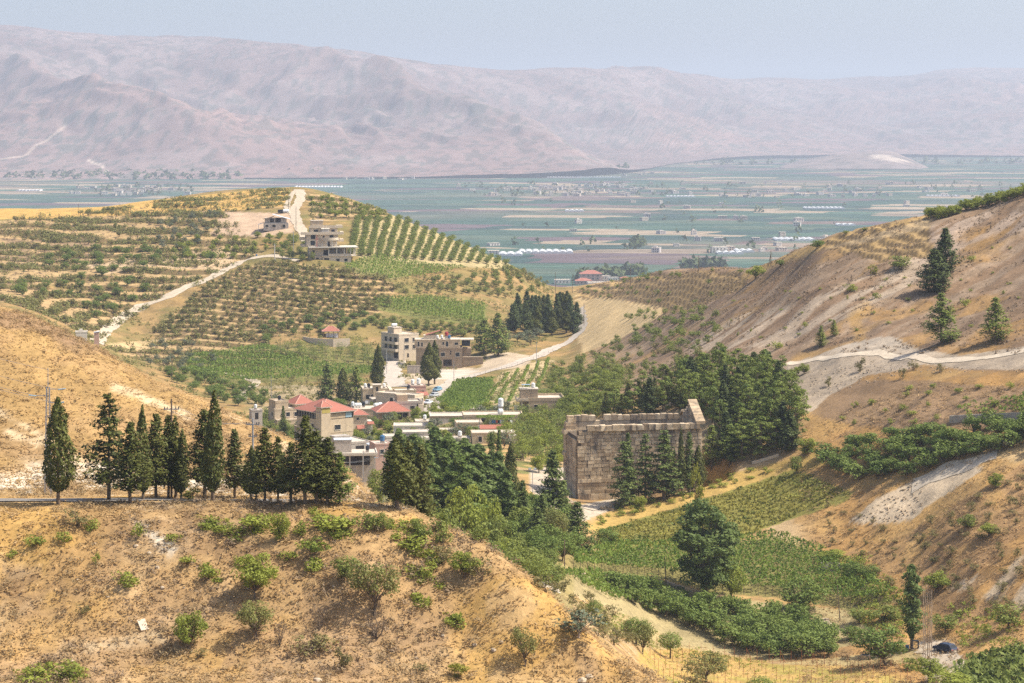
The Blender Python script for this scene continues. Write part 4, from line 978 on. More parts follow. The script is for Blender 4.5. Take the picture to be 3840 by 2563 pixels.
# poplar grove before the village
for k, (u, d, vt, w) in enumerate(sorted([(1495,520,1604,110),(1550,505,1626,110),(1632,500,1596,120),(1684,470,1622,120),(1742,490,1640,120),(1795,480,1662,120),(1600,455,1660,120),(1660,440,1680,130),(1720,430,1700,130),(1780,435,1715,130),(1830,445,1720,120),(1868,460,1690,90),(1570,470,1640,120),(1640,475,1630,120),(1700,455,1660,130),(1620,430,1730,130),(1750,420,1770,130)])):
    px_tree("poplar_tree", u, 0, vt, w, ORD[k] + " poplar from the left in the dense dark grove below the village" if 0 < k < 16 else ORD[k] + " poplar of the dense dark grove below the village", "tree", "poplars of the grove below the village", True, d=d)

# pine forest behind the temple
FOREST = [(2250,1590),(2330,1560),(2480,1500),(2560,1450),(2700,1430),(2860,1420),(2960,1510),(3010,1560),(3010,1660),(2960,1700),(2780,1740),(2680,1760),(2700,1620),(2500,1560)]
fp = []
for p in sorted(poly_pixels(FOREST, 400, 480, 720), key=lambda q: q.y):
    if not (TD - 8 < p.y < TD + 22 and 8 < p.x < 46) and all((p - q).length > 3.1 for q in fp): fp.append(p)
for k, p in enumerate(fp):
    u = U0 + FPX * p.x / p.y
    if u < 2560 and k % 2 == 0: place("spreading_cypress", p, random.uniform(5.5, 8.5), random.uniform(2.4, 3.4), "dark spire conifer on the slope behind the temple", "tree", "spire conifers behind the temple", True, "conifer_tree")
    elif k % 5 == 0: place("dark_pine", p, random.uniform(7, 9.5), random.uniform(3.8, 4.8), "dark pine in the forest right of the temple", "tree", "dark pines of the temple forest", True, "pine_tree")
    else: place("pine_tree", p, random.uniform(7, 10), random.uniform(4.2, 5.6), "green pine in the forest on the slope behind the temple", "tree", "green pines of the temple forest", True)
# dark wood at the saddle
WOOD = [(1890,1240),(1940,1215),(2040,1190),(2120,1180),(2180,1230),(2150,1262),(2080,1262),(1960,1262)]
wp = []
for p in poly_pixels(WOOD, 260, 850, 1200):
    if all((p - q).length > 3.6 for q in wp): wp.append(p)
for p in wp[:34]:
    place(random.choice(["dark_pine", "dark_pine", "cypress_tree"]), p, random.uniform(9, 14), random.uniform(4.5, 6), "dark conifer in the small wood where the village street crosses the saddle", "tree", "dark wood at the saddle", True, "conifer_tree")
for k, (u, v) in enumerate([(1885,1310),(1905,1290),(1940,1282),(1975,1275),(1990,1295),(2010,1268)]):
    px_tree("olive_tree", u, v, v - 38, 52, ["leftmost", "second", "third", "fourth", "fifth", "rightmost"][k] + " silvery olive tree in the row below the small dark wood", "tree", "olives below the dark wood", True)

# ---------------------------------------------------------------- orchards and scattered trees in groups
LIM = {}
def many(kd, P, h, w, label, group, cat="tree", limit=300, name=None, stuffname=None):
    """individuals for the nearest `limit` of a kind, one mass for the rest"""
    P = sorted(P, key=lambda q: q[1]); used = LIM.get(kd, 0); n = max(0, min(len(P), limit - used)); LIM[kd] = used + n
    for p in P[:n]: place(kd, p, random.uniform(*h), random.uniform(*w), label, cat, group, False, name)
    rest = P[n:]
    if rest:
        V = []; F = []; MI = []; k = 0
        for q, p in enumerate(rest):
            me = TREE[kd][0][q % len(TREE[kd][0])][2]
            co = np.empty(len(me.vertices) * 3); me.vertices.foreach_get("co", co); co = co.reshape(-1, 3)
            fi = np.empty(len(me.loops), int); me.loops.foreach_get("vertex_index", fi); mi = np.empty(len(me.polygons), int); me.polygons.foreach_get("material_index", mi)
            # a third of the leaves is enough this far away
            fi = fi.reshape(-1, 4); keep = (np.arange(len(fi)) % 3 == 0); fi = fi[keep]; mi = mi[keep]
            s = random.uniform(*w) / TREE[kd][2]; sz = random.uniform(*h) / TREE[kd][1]
            V.append(co * [s * 1.1, s * 1.1, sz] + np.array(p)); F.append(fi + k); MI.append(mi); k += len(co)
        me = mesh_np(stuffname or kd + "_mass", np.concatenate(V), np.concatenate(F), list(TREE[kd][0][0][2].materials), np.concatenate(MI))
        tag(link(bpy.data.objects.new(stuffname or kd + "_mass", me)), "farther small trees, " + label, cat, None, "stuff")
def thin(P, r):
    out = []
    for p in P:
        if all((p[0] - q[0]) ** 2 + (p[1] - q[1]) ** 2 > r * r for q in out): out.append(p)
    return out
ORCH = [(2290,2215),(2420,2225),(2560,2300),(2700,2290),(2820,2320),(2960,2320),(3110,2390),(3150,2440),(3120,2470),(3000,2476),(2860,2460),(2700,2410),(2580,2350),(2420,2290)]
many("orchard_tree", thin(poly_pixels(ORCH, 900, 380, 480), 2.5), (2.9, 4.0), (3.4, 4.6), "green fruit tree in the dense orchard at the bottom of the valley", "fruit trees of the valley orchard")
many("orchard_tree", thin(poly_pixels([(3050,1755),(3090,1700),(3350,1660),(3840,1590),(4300,1520),(4300,1640),(3840,1690),(3600,1730),(3430,1800),(3200,1815),(3060,1785)], 700, 380, 520), 2.8), (2.9, 4.0), (3.6, 5.0), "green fruit tree in the orchard below the chalk hillside", "fruit trees below the chalk hillside")
ridge_row = [(3478 + 365 * t + random.uniform(-6, 6), 832 - 96 * t ** 1.15 - random.uniform(0, 14)) for t in np.linspace(0, 1.15, 46)]
many("leafy_tree", [p for p in (hit(u, v, 480) or hit(u, v + 14, 480) for u, v in ridge_row) if p is not None], (2.2, 3.4), (2.2, 3.4), "green fruit tree in the row along the top of the right hill", "fruit trees along the right hilltop", name="fruit_tree")
# rows of trees on the flank right of the villa
rows = []
for k in range(19):
    ub = 1318 + 34 * k; vb = 958 + 2.2 * k; lean = .10 + .012 * k
    vtop = np.interp(ub, [1318, 1480, 1560, 1700, 1850, 1960], [828, 812, 846, 893, 950, 990])
    v = vb
    while v > vtop:
        p = hit(ub + lean * (vb - v) * 2 + random.uniform(-2, 2), v, 950)
        if p is not None: rows.append(p)
        v -= 7.2
many("broadleaf_tree", thin(rows, 1.5), (2.6, 3.4), (3.4, 4.3), "green bushy tree in the straight rows beside the hillside villa", "tree rows beside the hillside villa", name="bushy_tree")
def tpts(poly, n, f0, f1, dmin=700):
    m = in_poly(poly, UU, VV) & VIS & (DD > dmin) & (FRAC > f0) & (FRAC < f1)
    return [Vector(p) for p in grid_points(m.astype(float), n)]
TA = [(560,1240),(800,1060),(980,985),(1250,1000),(1480,1060),(1460,1160),(1250,1220),(900,1300),(600,1270)]
TB = [(0,830),(700,762),(850,800),(980,950),(640,1095),(360,1270),(200,1190),(0,1130)]
many("almond_tree", thin(tpts(TA, 900, .35, .75), 3.3)[:300], (2.4, 3.7), (2.8, 4.2), "small almond tree on the narrow terraces right of the pale track", "almonds on the narrow terraces", limit=300)
many("dry_shrub", tpts(TA, 260, .6, .95), (.9, 1.5), (1.6, 2.6), "dry bush on the terrace banks right of the pale track", "bushes on the narrow terraces", "bush", limit=190)
many("almond_tree", thin(tpts(TB, 700, .3, .8), 4.5)[:190], (2.5, 4.0), (3.0, 4.8), "small almond tree on the terraces left of the pale track", "almonds on the left terraces", limit=300, stuffname="terrace_trees")
many("open_tree", thin(tpts(TB, 260, .3, .8), 6)[:80], (2.2, 3.4), (2.4, 3.8), "yellowish terrace tree on the left part of the middle hill", "yellowish trees on the left terraces", name="terrace_tree")
many("olive_tree", thin(poly_pixels([(600,840),(760,800),(830,800),(780,880),(720,950),(600,930)], 120, 900), 4.5)[:34], (2.4, 3.6), (2.8, 4), "grey-green olive tree left of the ploughed field on the hill", "olives beside the ploughed hill field")
many("walnut_tree", thin(poly_pixels([(120,960),(400,930),(760,960),(900,960),(560,1010),(420,1060),(180,1010)], 140, 850), 7)[:30], (2.8, 4.2), (3.5, 5.0), "darker green round tree in the hollow of the left terraces", "dark trees of the left terraces")
many("walnut_tree", thin(poly_pixels([(0,1080),(300,1040),(560,1060),(520,1130),(360,1200),(200,1160)], 120, 820), 7)[:24], (2.8, 4.4), (3.5, 5.2), "dark green tree on the lower left terraces above the golden slope", "dark trees low on the left terraces")
many("olive_tree", thin(poly_pixels([(560,1290),(780,1290),(820,1400),(700,1430),(560,1370)], 90, 800), 6)[:20], (2.4, 3.4), (2.8, 3.8), "olive tree below the foot of the pale track", "olives below the pale track")
many("broadleaf_tree", thin(poly_pixels([(1010,900),(1160,900),(1175,985),(1080,985),(1010,950)], 70, 950), 4.5)[:20], (2.8, 4.4), (3, 4.6), "dark leafy tree beside the hillside villa", "leafy trees left of the villa", name="leafy_tree")
many("leafy_tree", thin(poly_pixels([(620,900),(900,900),(1050,870),(1080,930),(900,970),(640,985)], 110, 900), 5)[:34], (2.6, 3.6), (2.6, 3.6), "light green tree in the loose orchard below the small gabled house", "loose orchard below the gabled house", name="fruit_tree")
many("leafy_tree", thin(poly_pixels([(1160,745),(1250,745),(1430,800),(1430,826),(1180,822)], 90, 1050), 4)[:40], (2.2, 3.2), (2.4, 3.2), "small tree on the stepped ground behind the villa", "trees behind the villa", name="fruit_tree")
many("broadleaf_tree", thin(poly_pixels([(1560,1060),(1800,1040),(1960,1000),(2080,1090),(1980,1110),(1700,1100)], 130, 950), 4)[:54], (2.2, 3.4), (2.4, 3.6), "small green tree on the spur above the pergola vineyard", "trees on the spur", name="bushy_tree")
many("almond_tree", thin(poly_pixels([(1030,1420),(1200,1420),(1220,1470),(1060,1490)], 80, 780), 5)[:16], (2.2, 3), (2.4, 3.2), "small almond tree on the bare terrace left of the conifers", "almonds above the red roofs", limit=300)
many("broadleaf_tree", thin(poly_pixels([(1030,1325),(1100,1300),(1440,1330),(1440,1375),(1200,1365),(1050,1345)], 160, 800), 5)[:34], (3.4, 5.0), (4, 5.5), "dark broad tree in the hedge below the little pavilion", "hedge below the pavilion", name="hedge_tree")
many("broadleaf_tree", thin(poly_pixels([(1930,1570),(2010,1560),(2110,1560),(2140,1660),(2100,1760),(1960,1730),(1900,1660)], 200, 530, 760), 4)[:40], (3.4, 5.4), (3.6, 5.6), "leafy green tree between the flat roofs and the temple", "trees between village and temple", name="leafy_tree")
many("leafy_tree", thin(poly_pixels([(1960,1600),(2110,1640),(2130,1740),(2030,1780),(1940,1740)], 60, 520, 700), 4)[:14], (3, 5), (3, 4.6), "bright green tree between the flat roofs and the temple", "bright trees between village and temple", name="green_tree")
many("broom_shrub", thin(poly_pixels([(2070,1380),(2200,1330),(2330,1400),(2330,1500),(2180,1560),(2040,1500)], 260, 560, 900), 3.2)[:60], (1.8, 3.6), (3, 4.6), "green bush on the slope right of the village street", "bushes right of the village street", "bush")
many("dry_shrub", thin(poly_pixels([(2200,1330),(2500,1260),(2700,1330),(2560,1400),(2330,1450)], 260, 540, 900), 3.5)[:60], (1.2, 2.4), (2, 3.6), "dry bush on the lower right hillside", "bushes on the lower right hillside", "bush")
many("broom_shrub", thin(poly_pixels([(2340,1180),(2520,1150),(2640,1180),(2560,1270),(2380,1290)], 160, 640, 1050), 3.5)[:44], (1.4, 2.6), (2.2, 3.8), "green bush at the edge of the pale stubble field", "bushes beside the stubble field", "bush")
many("broom_shrub", thin(tpts([(2150,1085),(2420,1028),(2780,1008),(2800,1085),(2560,1170),(2330,1120),(2180,1120)], 160, .5, .95), 4)[:50], (1.2, 2.4), (2, 3.4), "green bush on the stepped banks beside the saddle", "bushes on the saddle banks", "bush")
many("green_shrub", thin(poly_pixels([(2180,1980),(2340,1885),(2600,1810),(2900,1750),(2960,1760),(2600,1870),(2330,1960)], 160, 420, 540), 2.2)[:46], (.6, 1.3), (1.2, 2.4), "low green shrub on the golden grass below the temple", "shrubs on the golden strip", "shrub")
many("dry_shrub", thin(poly_pixels([(3420,1980),(3840,1780),(3840,2300),(3600,2280),(3480,2150)], 200, 360, 460), 3)[:70], (.9, 2.0), (1.6, 3), "dry bush on the rough slope at the right photo edge", "bushes on the rough right slope", "bush", 320)
many("green_shrub", thin(poly_pixels([(3050,1440),(3840,1450),(3840,1600),(3100,1600)], 120, 420, 520), 4)[:44], (.8, 1.6), (1.2, 2.4), "green shrub on the brown scrub below the chalk road", "shrubs below the chalk road", "shrub")
many("green_shrub", thin(poly_pixels([(2650,1150),(3000,1080),(3450,1000),(3800,900),(3840,1230),(3300,1230),(2900,1300),(2650,1300)], 90, 500, 760), 5)[:50], (.5, 1.1), (.8, 1.6), "tiny green shrub on the bare right hillside", "shrubs on the bare right hillside", "shrub")
many("almond_tree", thin(tpts([(560,760),(700,742),(980,716),(1085,716),(1085,775),(860,795),(640,800)], 120, .2, .9), 5)[:34], (1.5, 2.4), (2, 3), "little round tree on the golden hilltop left of the pale track", "trees on the golden hilltop", limit=300, stuffname="hilltop_trees")
many("dry_shrub", thin(poly_pixels([(2020,2130),(2160,2200),(2330,2330),(2420,2450),(2300,2420),(2150,2330),(2020,2230)], 120, 240, 440), 2.4)[:34], (1, 2.2), (1.8, 3), "dull green bush along the gully at the foot of the foreground slope", "bushes along the gully", "bush", 360)
many("broom_shrub", thin(poly_pixels([(1560,2010),(1760,2080),(1950,2160),(2080,2170),(2020,2130),(1880,2040),(1700,1960)], 90, 260, 460), 2.4)[:28], (1.2, 2.4), (2, 3), "grey-green bush along the right edge of the foreground slope", "bushes along the foreground edge", "bush")

many("broadleaf_tree", thin(poly_pixels([(930,1545),(1060,1580),(1110,1680),(1080,1700),(960,1600)], 80, 560, 760), 4)[:18], (3, 4.6), (3.4, 5), "leafy tree filling the slope left of the tall red-roofed house", "trees left of the red-roofed house", name="leafy_tree", limit=420)
many("leafy_tree", thin(poly_pixels([(1600,1540),(1700,1540),(1740,1560),(1640,1580)], 40, 600, 760), 3)[:9], (2, 3.2), (2.6, 3.6), "green bush between the vine plot and the flat roofs", "bushes below the vine plot", "bush", name="green_bush")
many("leafy_tree", thin(poly_pixels([(1318,1600),(1480,1585),(1600,1560),(1600,1590),(1480,1640),(1330,1650)], 60, 600, 760), 4)[:15], (1.8, 3.2), (2, 3.2), "small green tree in the gardens between the village roofs", "garden trees of the village", name="garden_tree")
many("almond_tree", thin(poly_pixels([(1960,1010),(1800,935),(1900,965),(2040,1050),(2060,1080),(1900,1040)], 60, 950), 3.5)[:24], (2.2, 3.2), (2.6, 3.4), "small tree at the right end of the villa spur", "trees at the end of the spur", limit=420, name="spur_tree")
many("walnut_tree", thin(poly_pixels([(1890,1880),(2000,1930),(2110,2000),(2150,2090),(2060,2130),(1980,2080),(1880,2000)], 120, 370, 500), 4.2)[:26], (3.6, 6.0), (4, 6), "dark leafy tree in the hollow below the temple corner", "trees in the hollow below the temple", limit=900, name="hollow_tree")
many("leafy_tree", thin(poly_pixels([(1560,2060),(1800,2120),(1960,2190),(2040,2180),(1900,2100),(1700,2020)], 60, 300, 430), 3.5)[:16], (3, 4.6), (3, 4.6), "light green tree behind the crest of the foreground slope", "trees behind the foreground crest", limit=900, name="hollow_tree")
many("broadleaf_tree", thin([at(u, d) for u, d in zip(RNG.uniform(1560, 2060, 160), RNG.uniform(330, 440, 160))], 5)[:40], (3.4, 5.8), (4, 6), "green tree crowding the hollow between foreground slope and grove", "trees crowding the hollow", limit=900, name="valley_tree")
many("broadleaf_tree", thin(poly_pixels([(1960,1560),(2060,1440),(2200,1360),(2330,1420),(2340,1540),(2240,1590),(2110,1640),(2000,1680)], 260, 520, 860), 4)[:60], (2.6, 4.8), (3.4, 5.4), "dark green tree on the bushy slope left of the pine forest", "trees left of the pine forest", limit=900, name="slope_tree")
many("leafy_tree", thin(poly_pixels([(1980,1620),(2080,1480),(2220,1400),(2330,1460),(2240,1570),(2100,1650)], 120, 520, 860), 5)[:30], (2.2, 4.0), (2.8, 4.4), "yellow-green tree on the bushy slope left of the pine forest", "bright trees left of the pine forest", limit=900, name="slope_tree")
many("broom_shrub", thin(poly_pixels([(2200,1320),(2420,1220),(2640,1150),(2720,1220),(2620,1330),(2480,1420),(2300,1480)], 300, 540, 1000), 3.4)[:90], (1.2, 2.8), (2.2, 4.0), "green bush on the lower left flank of the right hill", "bushes on the right hill's flank", "bush", limit=900, name="flank_bush")
many("walnut_tree", thin(poly_pixels([(580,1400),(760,1400),(900,1450),(1010,1500),(960,1560),(860,1520),(700,1460)], 120, 620, 950), 4.5)[:34], (2.4, 4.2), (3, 4.8), "green tree on the plots behind the golden slope", "trees behind the golden slope", limit=900, name="plot_tree")
many("broadleaf_tree", thin(poly_pixels([(1390,1180),(1600,1215),(1830,1235),(1830,1265),(1600,1260),(1400,1230)], 120, 800, 1100), 3.6)[:40], (2, 3.4), (3, 4.4), "dark bush on the bank above the apartment block", "bushes above the apartment block", "bush", limit=900, name="bank_bush")
many("almond_tree", thin(poly_pixels([(1480,1060),(1700,1045),(1860,1080),(1900,1120),(1700,1108),(1480,1105)], 140, 850, 1150), 3.6)[:44], (2, 3), (2.6, 3.6), "small tree on the band between the two pergola vineyards", "trees between the pergolas", limit=900, name="band_tree")
many("walnut_tree", thin(poly_pixels([(960,1230),(1200,1190),(1400,1180),(1400,1240),(1180,1250),(980,1290)], 90, 830, 1100), 5)[:24], (2.4, 3.8), (3, 4.4), "green tree on the slope above the little pavilion", "trees above the pavilion", limit=900, name="plot_tree")
many("dry_shrub", thin(poly_pixels([(3100,1900),(3420,1990),(3560,2150),(3500,2260),(3300,2200),(3100,2050)], 120, 380, 480), 3)[:40], (.7, 1.5), (1.2, 2.4), "dry bush on the golden slope above the vineyard's right edge", "bushes above the vineyard edge", "bush", limit=900, name="slope_bush")
# ---------------------------------------------------------------- stuff nobody could count
def mask(poly, dmin, dmax): return (in_poly(poly, UU, VV) & VIS & (DD > dmin) & (DD < dmax)).astype(float)
nz1 = fbm(XX / 9, DD / 9, 4, 53); nz2 = fbm(XX / 16, DD / 16, 4, 51)
fgm = ((DD > 215) & (DD < 300) & VIS & (UU > -250) & (UU < 2600) & (np.abs(DD - 278) > 5)).astype(float)
stuff("brown_tussocks", "low brown thorny tussocks over the foreground slope", "tussocks", grid_points(fgm * smooth(.42, .56, nz1 + .1 * smooth(2150, 2500, VV)) + fgm * .05, 1500), TUS, .5, 1.8)
stuff("grey_tussocks", "low grey thorny tussocks in patches on the foreground slope", "tussocks", grid_points(fgm * smooth(.50, .6, nz2) + fgm * .03, 800), GTUS, .5, 1.8)
stuff("dry_grass", "golden dry grass over the foreground slope", "grass", grid_points(fgm, 13000), STRAW, .7, 1.5)
tm = (TMASK > 0) * VIS * (DD > 700) * (UU > -200) * (UU < 2100) * smooth(.45, .6, FRAC) * (.25 + smooth(.42, .56, fbm(XX / 20, DD / 20, 3, 77)))
stuff("terrace_scrub", "green and brown scrub along the terrace banks of the middle hill", "scrub", grid_points(tm, 8200), SCRUB, .8, 1.9)
stuff("terrace_tussocks", "brown tussocks on the terraces of the middle hill", "tussocks", grid_points((TMASK > 0) * VIS * (DD > 700) * (UU > -200) * (UU < 2900) * 1.0, 2500), FTUS, 1, 2.2)
vm = ((DD > 620) & (DD < 1180) & VIS & (UU > 100) & (UU < 2080) & (TMASK == 0) & (VV > 1000)).astype(float) * smooth(.45, .55, fbm(XX / 14, DD / 14, 3, 78)) * (1 - mask([(1440,1300),(1500,1330),(1500,1460),(1440,1460)], 600, 1000))
stuff("village_scrub", "rough green scrub around the village plots", "scrub", grid_points(vm * (1 - mask([(700,1330),(1000,1290),(1430,1320),(1430,1420),(900,1440),(700,1420)], 600, 1100)) * (1 - mask([(1600,1440),(1700,1400),(2180,1230),(2180,1300),(1900,1400),(1660,1500)], 600, 1200)), 3600), SCRUB, .4, 1.4)
gsm = ((DD > 288) & (DD < 375) & VIS & (UU > -250) & (UU < 1450)).astype(float)
stuff("slope_tussocks", "brown tussocks on the golden slope behind the road", "tussocks", grid_points(gsm * smooth(.5, .6, nz2) * (1.2 - smooth(300, 1100, UU)) + gsm * .05, 800), TUS, .4, 1.3)
stuff("slope_grass", "golden dry grass on the slope behind the road", "grass", grid_points(gsm, 6000), STRAW, .7, 1.5)
rhm = ((DD > 500) & VIS & (UU > 2450) & (UU < 4200) & (VV < 1330)).astype(float)
stuff("hillside_tussocks", "dark thorny tussocks on the right hillside", "tussocks", grid_points(rhm * (.1 + smooth(.5, .6, nz1)), 4600), FTUS, .6, 1.4)
lrm = ((DD > 350) & (DD < 520) & VIS & (UU > 3000) & (UU < 4200) & (VV > 1430)).astype(float) * (1 - mask([(3180,1960),(3290,1870),(3440,1800),(3640,1740),(3690,1760),(3560,1850),(3420,1955),(3300,1965)], 350, 520))
stuff("right_slope_tussocks", "brown and grey tussocks on the lower right slope", "tussocks", grid_points(lrm * (.15 + smooth(.48, .58, nz1)), 1300), TUS, .5, 1.7)
stuff("right_slope_grass", "golden grass on the lower right slope", "grass", grid_points(lrm, 3500), STRAW, .8, 1.9)
stuff("creeper_patches", "bright green creeping plants in patches on the foreground slope", "ground cover", np.concatenate([grid_points(mask(p, 215, 330), n) for p, n in (
    ([(740,1940),(860,1960),(960,2010),(880,2030),(760,1980)], 60), ([(900,1930),(1030,1950),(1060,2010),(960,2000)], 70), ([(1160,1910),(1260,1950),(1340,2020),(1280,2040),(1180,1960)], 110), ([(1480,2020),(1620,2060),(1680,2110),(1560,2100)], 90),
    ([(1500,2120),(1600,2150),(1660,2200),(1560,2180)], 50), ([(1150,2100),(1200,2110),(1230,2150),(1180,2140)], 25), ([(1540,2230),(1600,2250),(1640,2290),(1570,2280)], 35), ([(760,2110),(820,2150),(830,2190),(770,2160)], 30), ([(1660,2300),(1740,2340),(1740,2360),(1680,2330)], 22), ([(60,2500),(300,2480),(330,2563),(60,2563)], 70), ([(1430,1960),(1560,1960),(1620,2030),(1480,2010)], 60))]), WEED, .5, 1.2)
stuff("reeds", "grey-green reeds filling the bottom right corner", "reeds", grid_points(mask([(3560,2520),(3640,2470),(3840,2430),(4200,2400),(4200,2600),(3840,2600),(3640,2600)], 330, 430), 700), [clump("reed", "broom", 12, .7, .5, .6, 90 + s, (0, 0, 1)) for s in range(2)], .7, 1.5)
stuff("valley_weeds", "green weeds along the edges of the vineyard and tank", "weeds", grid_points(mask([(3100,2090),(3240,2080),(3420,2260),(3400,2400),(3240,2350),(3150,2180)], 360, 470) + .5 * mask([(3560,2260),(3840,2300),(3840,2420),(3600,2430)], 330, 430), 500), WEED, .8, 1.8)

stuff("strip_weeds", "dry weeds on the sandy strip between orchard and foreground slope", "weeds", grid_points(mask([(2150,2260),(2300,2290),(2560,2420),(2900,2490),(2700,2520),(2450,2440),(2250,2370)], 340, 450), 420), WEED, .4, 1.0)
stuff("strip_grass", "pale dry grass on the sandy strip", "grass", grid_points(mask([(2100,2230),(2300,2290),(2560,2420),(3300,2480),(3300,2640),(2500,2640),(2250,2400)], 330, 450), 1500), STRAW, .7, 1.6)
def vines(name, label, poly, dmin, dmax, ang, gap, step, meshes, z0=0.0, size=(.8, 1.15), skip=.05):
    """rows of vines on the ground under a photo polygon; ang is the row direction on the ground"""
    C = poly_pixels(poly, 60, dmin, dmax); xs = [p.x for p in C]; ys = [p.y for p in C]; cx, cyy = np.mean(xs), np.mean(ys); R = max(np.ptp(xs), np.ptp(ys)) * .8 + 5
    c, s = math.cos(ang), math.sin(ang); out = []
    A = np.arange(-R, R, gap); B = np.arange(-R, R, step)
    a, b = np.meshgrid(A, B); a = a + RNG.normal(0, .08, a.shape); b = b + RNG.normal(0, .2, b.shape)
    x = (cx + b * c - a * s).ravel(); y = (cyy + b * s + a * c).ravel()
    ok = (y > dmin) & (y < dmax); x, y = x[ok], y[ok]; z = gz(x, y); u = U0 + FPX * x / y; v = VH + (CZ - z) * FPX / y
    ok = in_poly(poly, u, v) & (RNG.random(len(x)) > skip); P = np.stack([x, y, z + z0], 1)[ok]
    stuff(name, label, "vines", P, meshes, *size)
    return P
V1 = vines("vine_rows", "yellowing vine rows on the slope below the temple", [(2262,1990),(2620,1885),(2985,1765),(3190,1850),(2850,1990),(2700,2055),(2262,2050)], 420, 540, .35, 2.0, .95, VINEY)
V2 = vines("pergola_vines", "dark green pergola vines across the valley floor", [(2140,2105),(2300,2055),(2700,2055),(2900,2015),(3090,2080),(3370,2250),(3200,2275),(2900,2230),(2700,2220),(2480,2165),(2160,2140)], 390, 520, .1, 1.2, .95, VINE, 1.5, (.75, 1.05), .02)
vines("lower_vines", "dense green vines in the strip under the huge poplar", [(2110,2160),(2200,2150),(2480,2200),(2660,2260),(3040,2310),(2900,2340),(2560,2295),(2280,2250)], 380, 470, .1, 1.4, 1.0, VINE, .7)
vines("hill_pergola_vines", "deep green pergola vineyard on the middle hill above the flats", [(1400,1125),(1600,1118),(1825,1150),(1815,1215),(1600,1195),(1410,1155)], 850, 1150, 0, 2.0, 1.5, VINE, 1.2, (1, 1.5))
vines("villa_pergola_vines", "dark pergola vineyard right under the hillside villa", [(1290,1000),(1420,962),(1620,1000),(1760,1010),(1600,1040),(1470,1055),(1300,1025)], 930, 1150, 0, 2.2, 1.5, VINE, 1.2, (1, 1.5))
vines("village_pergola_vines", "broad pergola vineyard left of the village cypresses", [(690,1345),(1000,1300),(1200,1370),(1430,1390),(1420,1410),(1200,1425),(900,1440),(720,1415)], 780, 1000, .1, 2.6, 1.5, VINE, 1.2, (1, 1.5), .12)
vines("street_vines", "bright green vine plot beside the village street", [(1640,1510),(1720,1430),(1850,1425),(1840,1470),(1800,1540),(1700,1560)], 640, 860, .2, 1.7, 1.2, VINE, .8, (.9, 1.3))
for k in range(5):
    p0, p1 = hit(1815 + 46 * k, 1520 - 6 * k, 600), hit(1905 + 38 * k, 1400 - 14 * k, 600)
    if p0 and p1:
        n = int((p1 - p0).length / 1.0); t = np.linspace(0, 1, n); x = p0.x + (p1.x - p0.x) * t; y = p0.y + (p1.y - p0.y) * t
        tag(stuff("vine_hedge", None, None, np.stack([x, y, gz(x, y)], 1), VINE, .8, 1.1), ["leftmost", "second", "third", "fourth", "rightmost"][k] + " of the straight vine hedges beside the street", "vines")
vines("edge_vines", "green vine patch on the terrace at the right photo edge", [(3590,1540),(3720,1505),(3840,1490),(4200,1440),(4200,1530),(3840,1555),(3640,1560)], 430, 520, .3, 1.6, 1.0, VINE, .6)
vines("garden_plants", "vegetable garden rows right of the red-roofed house", [(1318,1640),(1380,1615),(1480,1620),(1480,1650),(1400,1665)], 600, 720, .4, 1.4, 1.0, WEED, 0, (.8, 1.2))
vines("pavilion_plants", "green garden beds beside the little pavilion", [(1225,1270),(1310,1265),(1380,1268),(1330,1290),(1240,1288)], 850, 1000, 0, 1.6, 1.2, WEED, 0, (.8, 1.3))
# ---------------------------------------------------------------- building kit
class MB:
    def __init__(s): s.v = []; s.f = []; s.m = []; s.mats = []
    def _mi(s, m):
        if m not in s.mats: s.mats.append(m)
        return s.mats.index(m)
    def hexa(s, P, m):
        k = len(s.v); s.v += [tuple(p) for p in P]; mi = s._mi(m)
        for q in ((0, 3, 2, 1), (4, 5, 6, 7), (0, 1, 5, 4), (1, 2, 6, 5), (2, 3, 7, 6), (3, 0, 4, 7)): s.f.append(tuple(k + i for i in q)); s.m.append(mi)
        return s
    def box(s, x0, x1, y0, y1, z0, z1, m): return s.hexa([(x0, y0, z0), (x1, y0, z0), (x1, y1, z0), (x0, y1, z0), (x0, y0, z1), (x1, y0, z1), (x1, y1, z1), (x0, y1, z1)], m)
    def poly(s, pts, m):
        k = len(s.v); s.v += [tuple(p) for p in pts]; s.f.append(tuple(range(k, k + len(pts)))); s.m.append(s._mi(m)); return s
    def tube(s, p0, p1, r0, r1, m, n=8, cap=True):
        p0, p1 = Vector(p0), Vector(p1); d = (p1 - p0).normalized(); a = d.orthogonal().normalized(); b = d.cross(a); k = len(s.v); mi = s._mi(m)
        for p, r in ((p0, r0), (p1, r1)):
            for j in range(n): an = 2 * math.pi * j / n; s.v.append(tuple(p + r * (math.cos(an) * a + math.sin(an) * b)))
        for j in range(n): s.f.append((k + j, k + (j + 1) % n, k + n + (j + 1) % n, k + n + j)); s.m.append(mi)
        if cap: s.f.append(tuple(k + n - 1 - j for j in range(n))); s.m.append(mi); s.f.append(tuple(k + n + j for j in range(n))); s.m.append(mi)
        return s
    def build(s, name, parent=None, smooth=False):
        me = bpy.data.meshes.new(name); me.from_pydata(s.v, [], s.f)
        for m in s.mats: me.materials.append(m)
        me.polygons.foreach_set("material_index", s.m)
        if smooth: me.polygons.foreach_set("use_smooth", [True] * len(s.f))
        me.update(); return link(bpy.data.objects.new(name, me), parent)

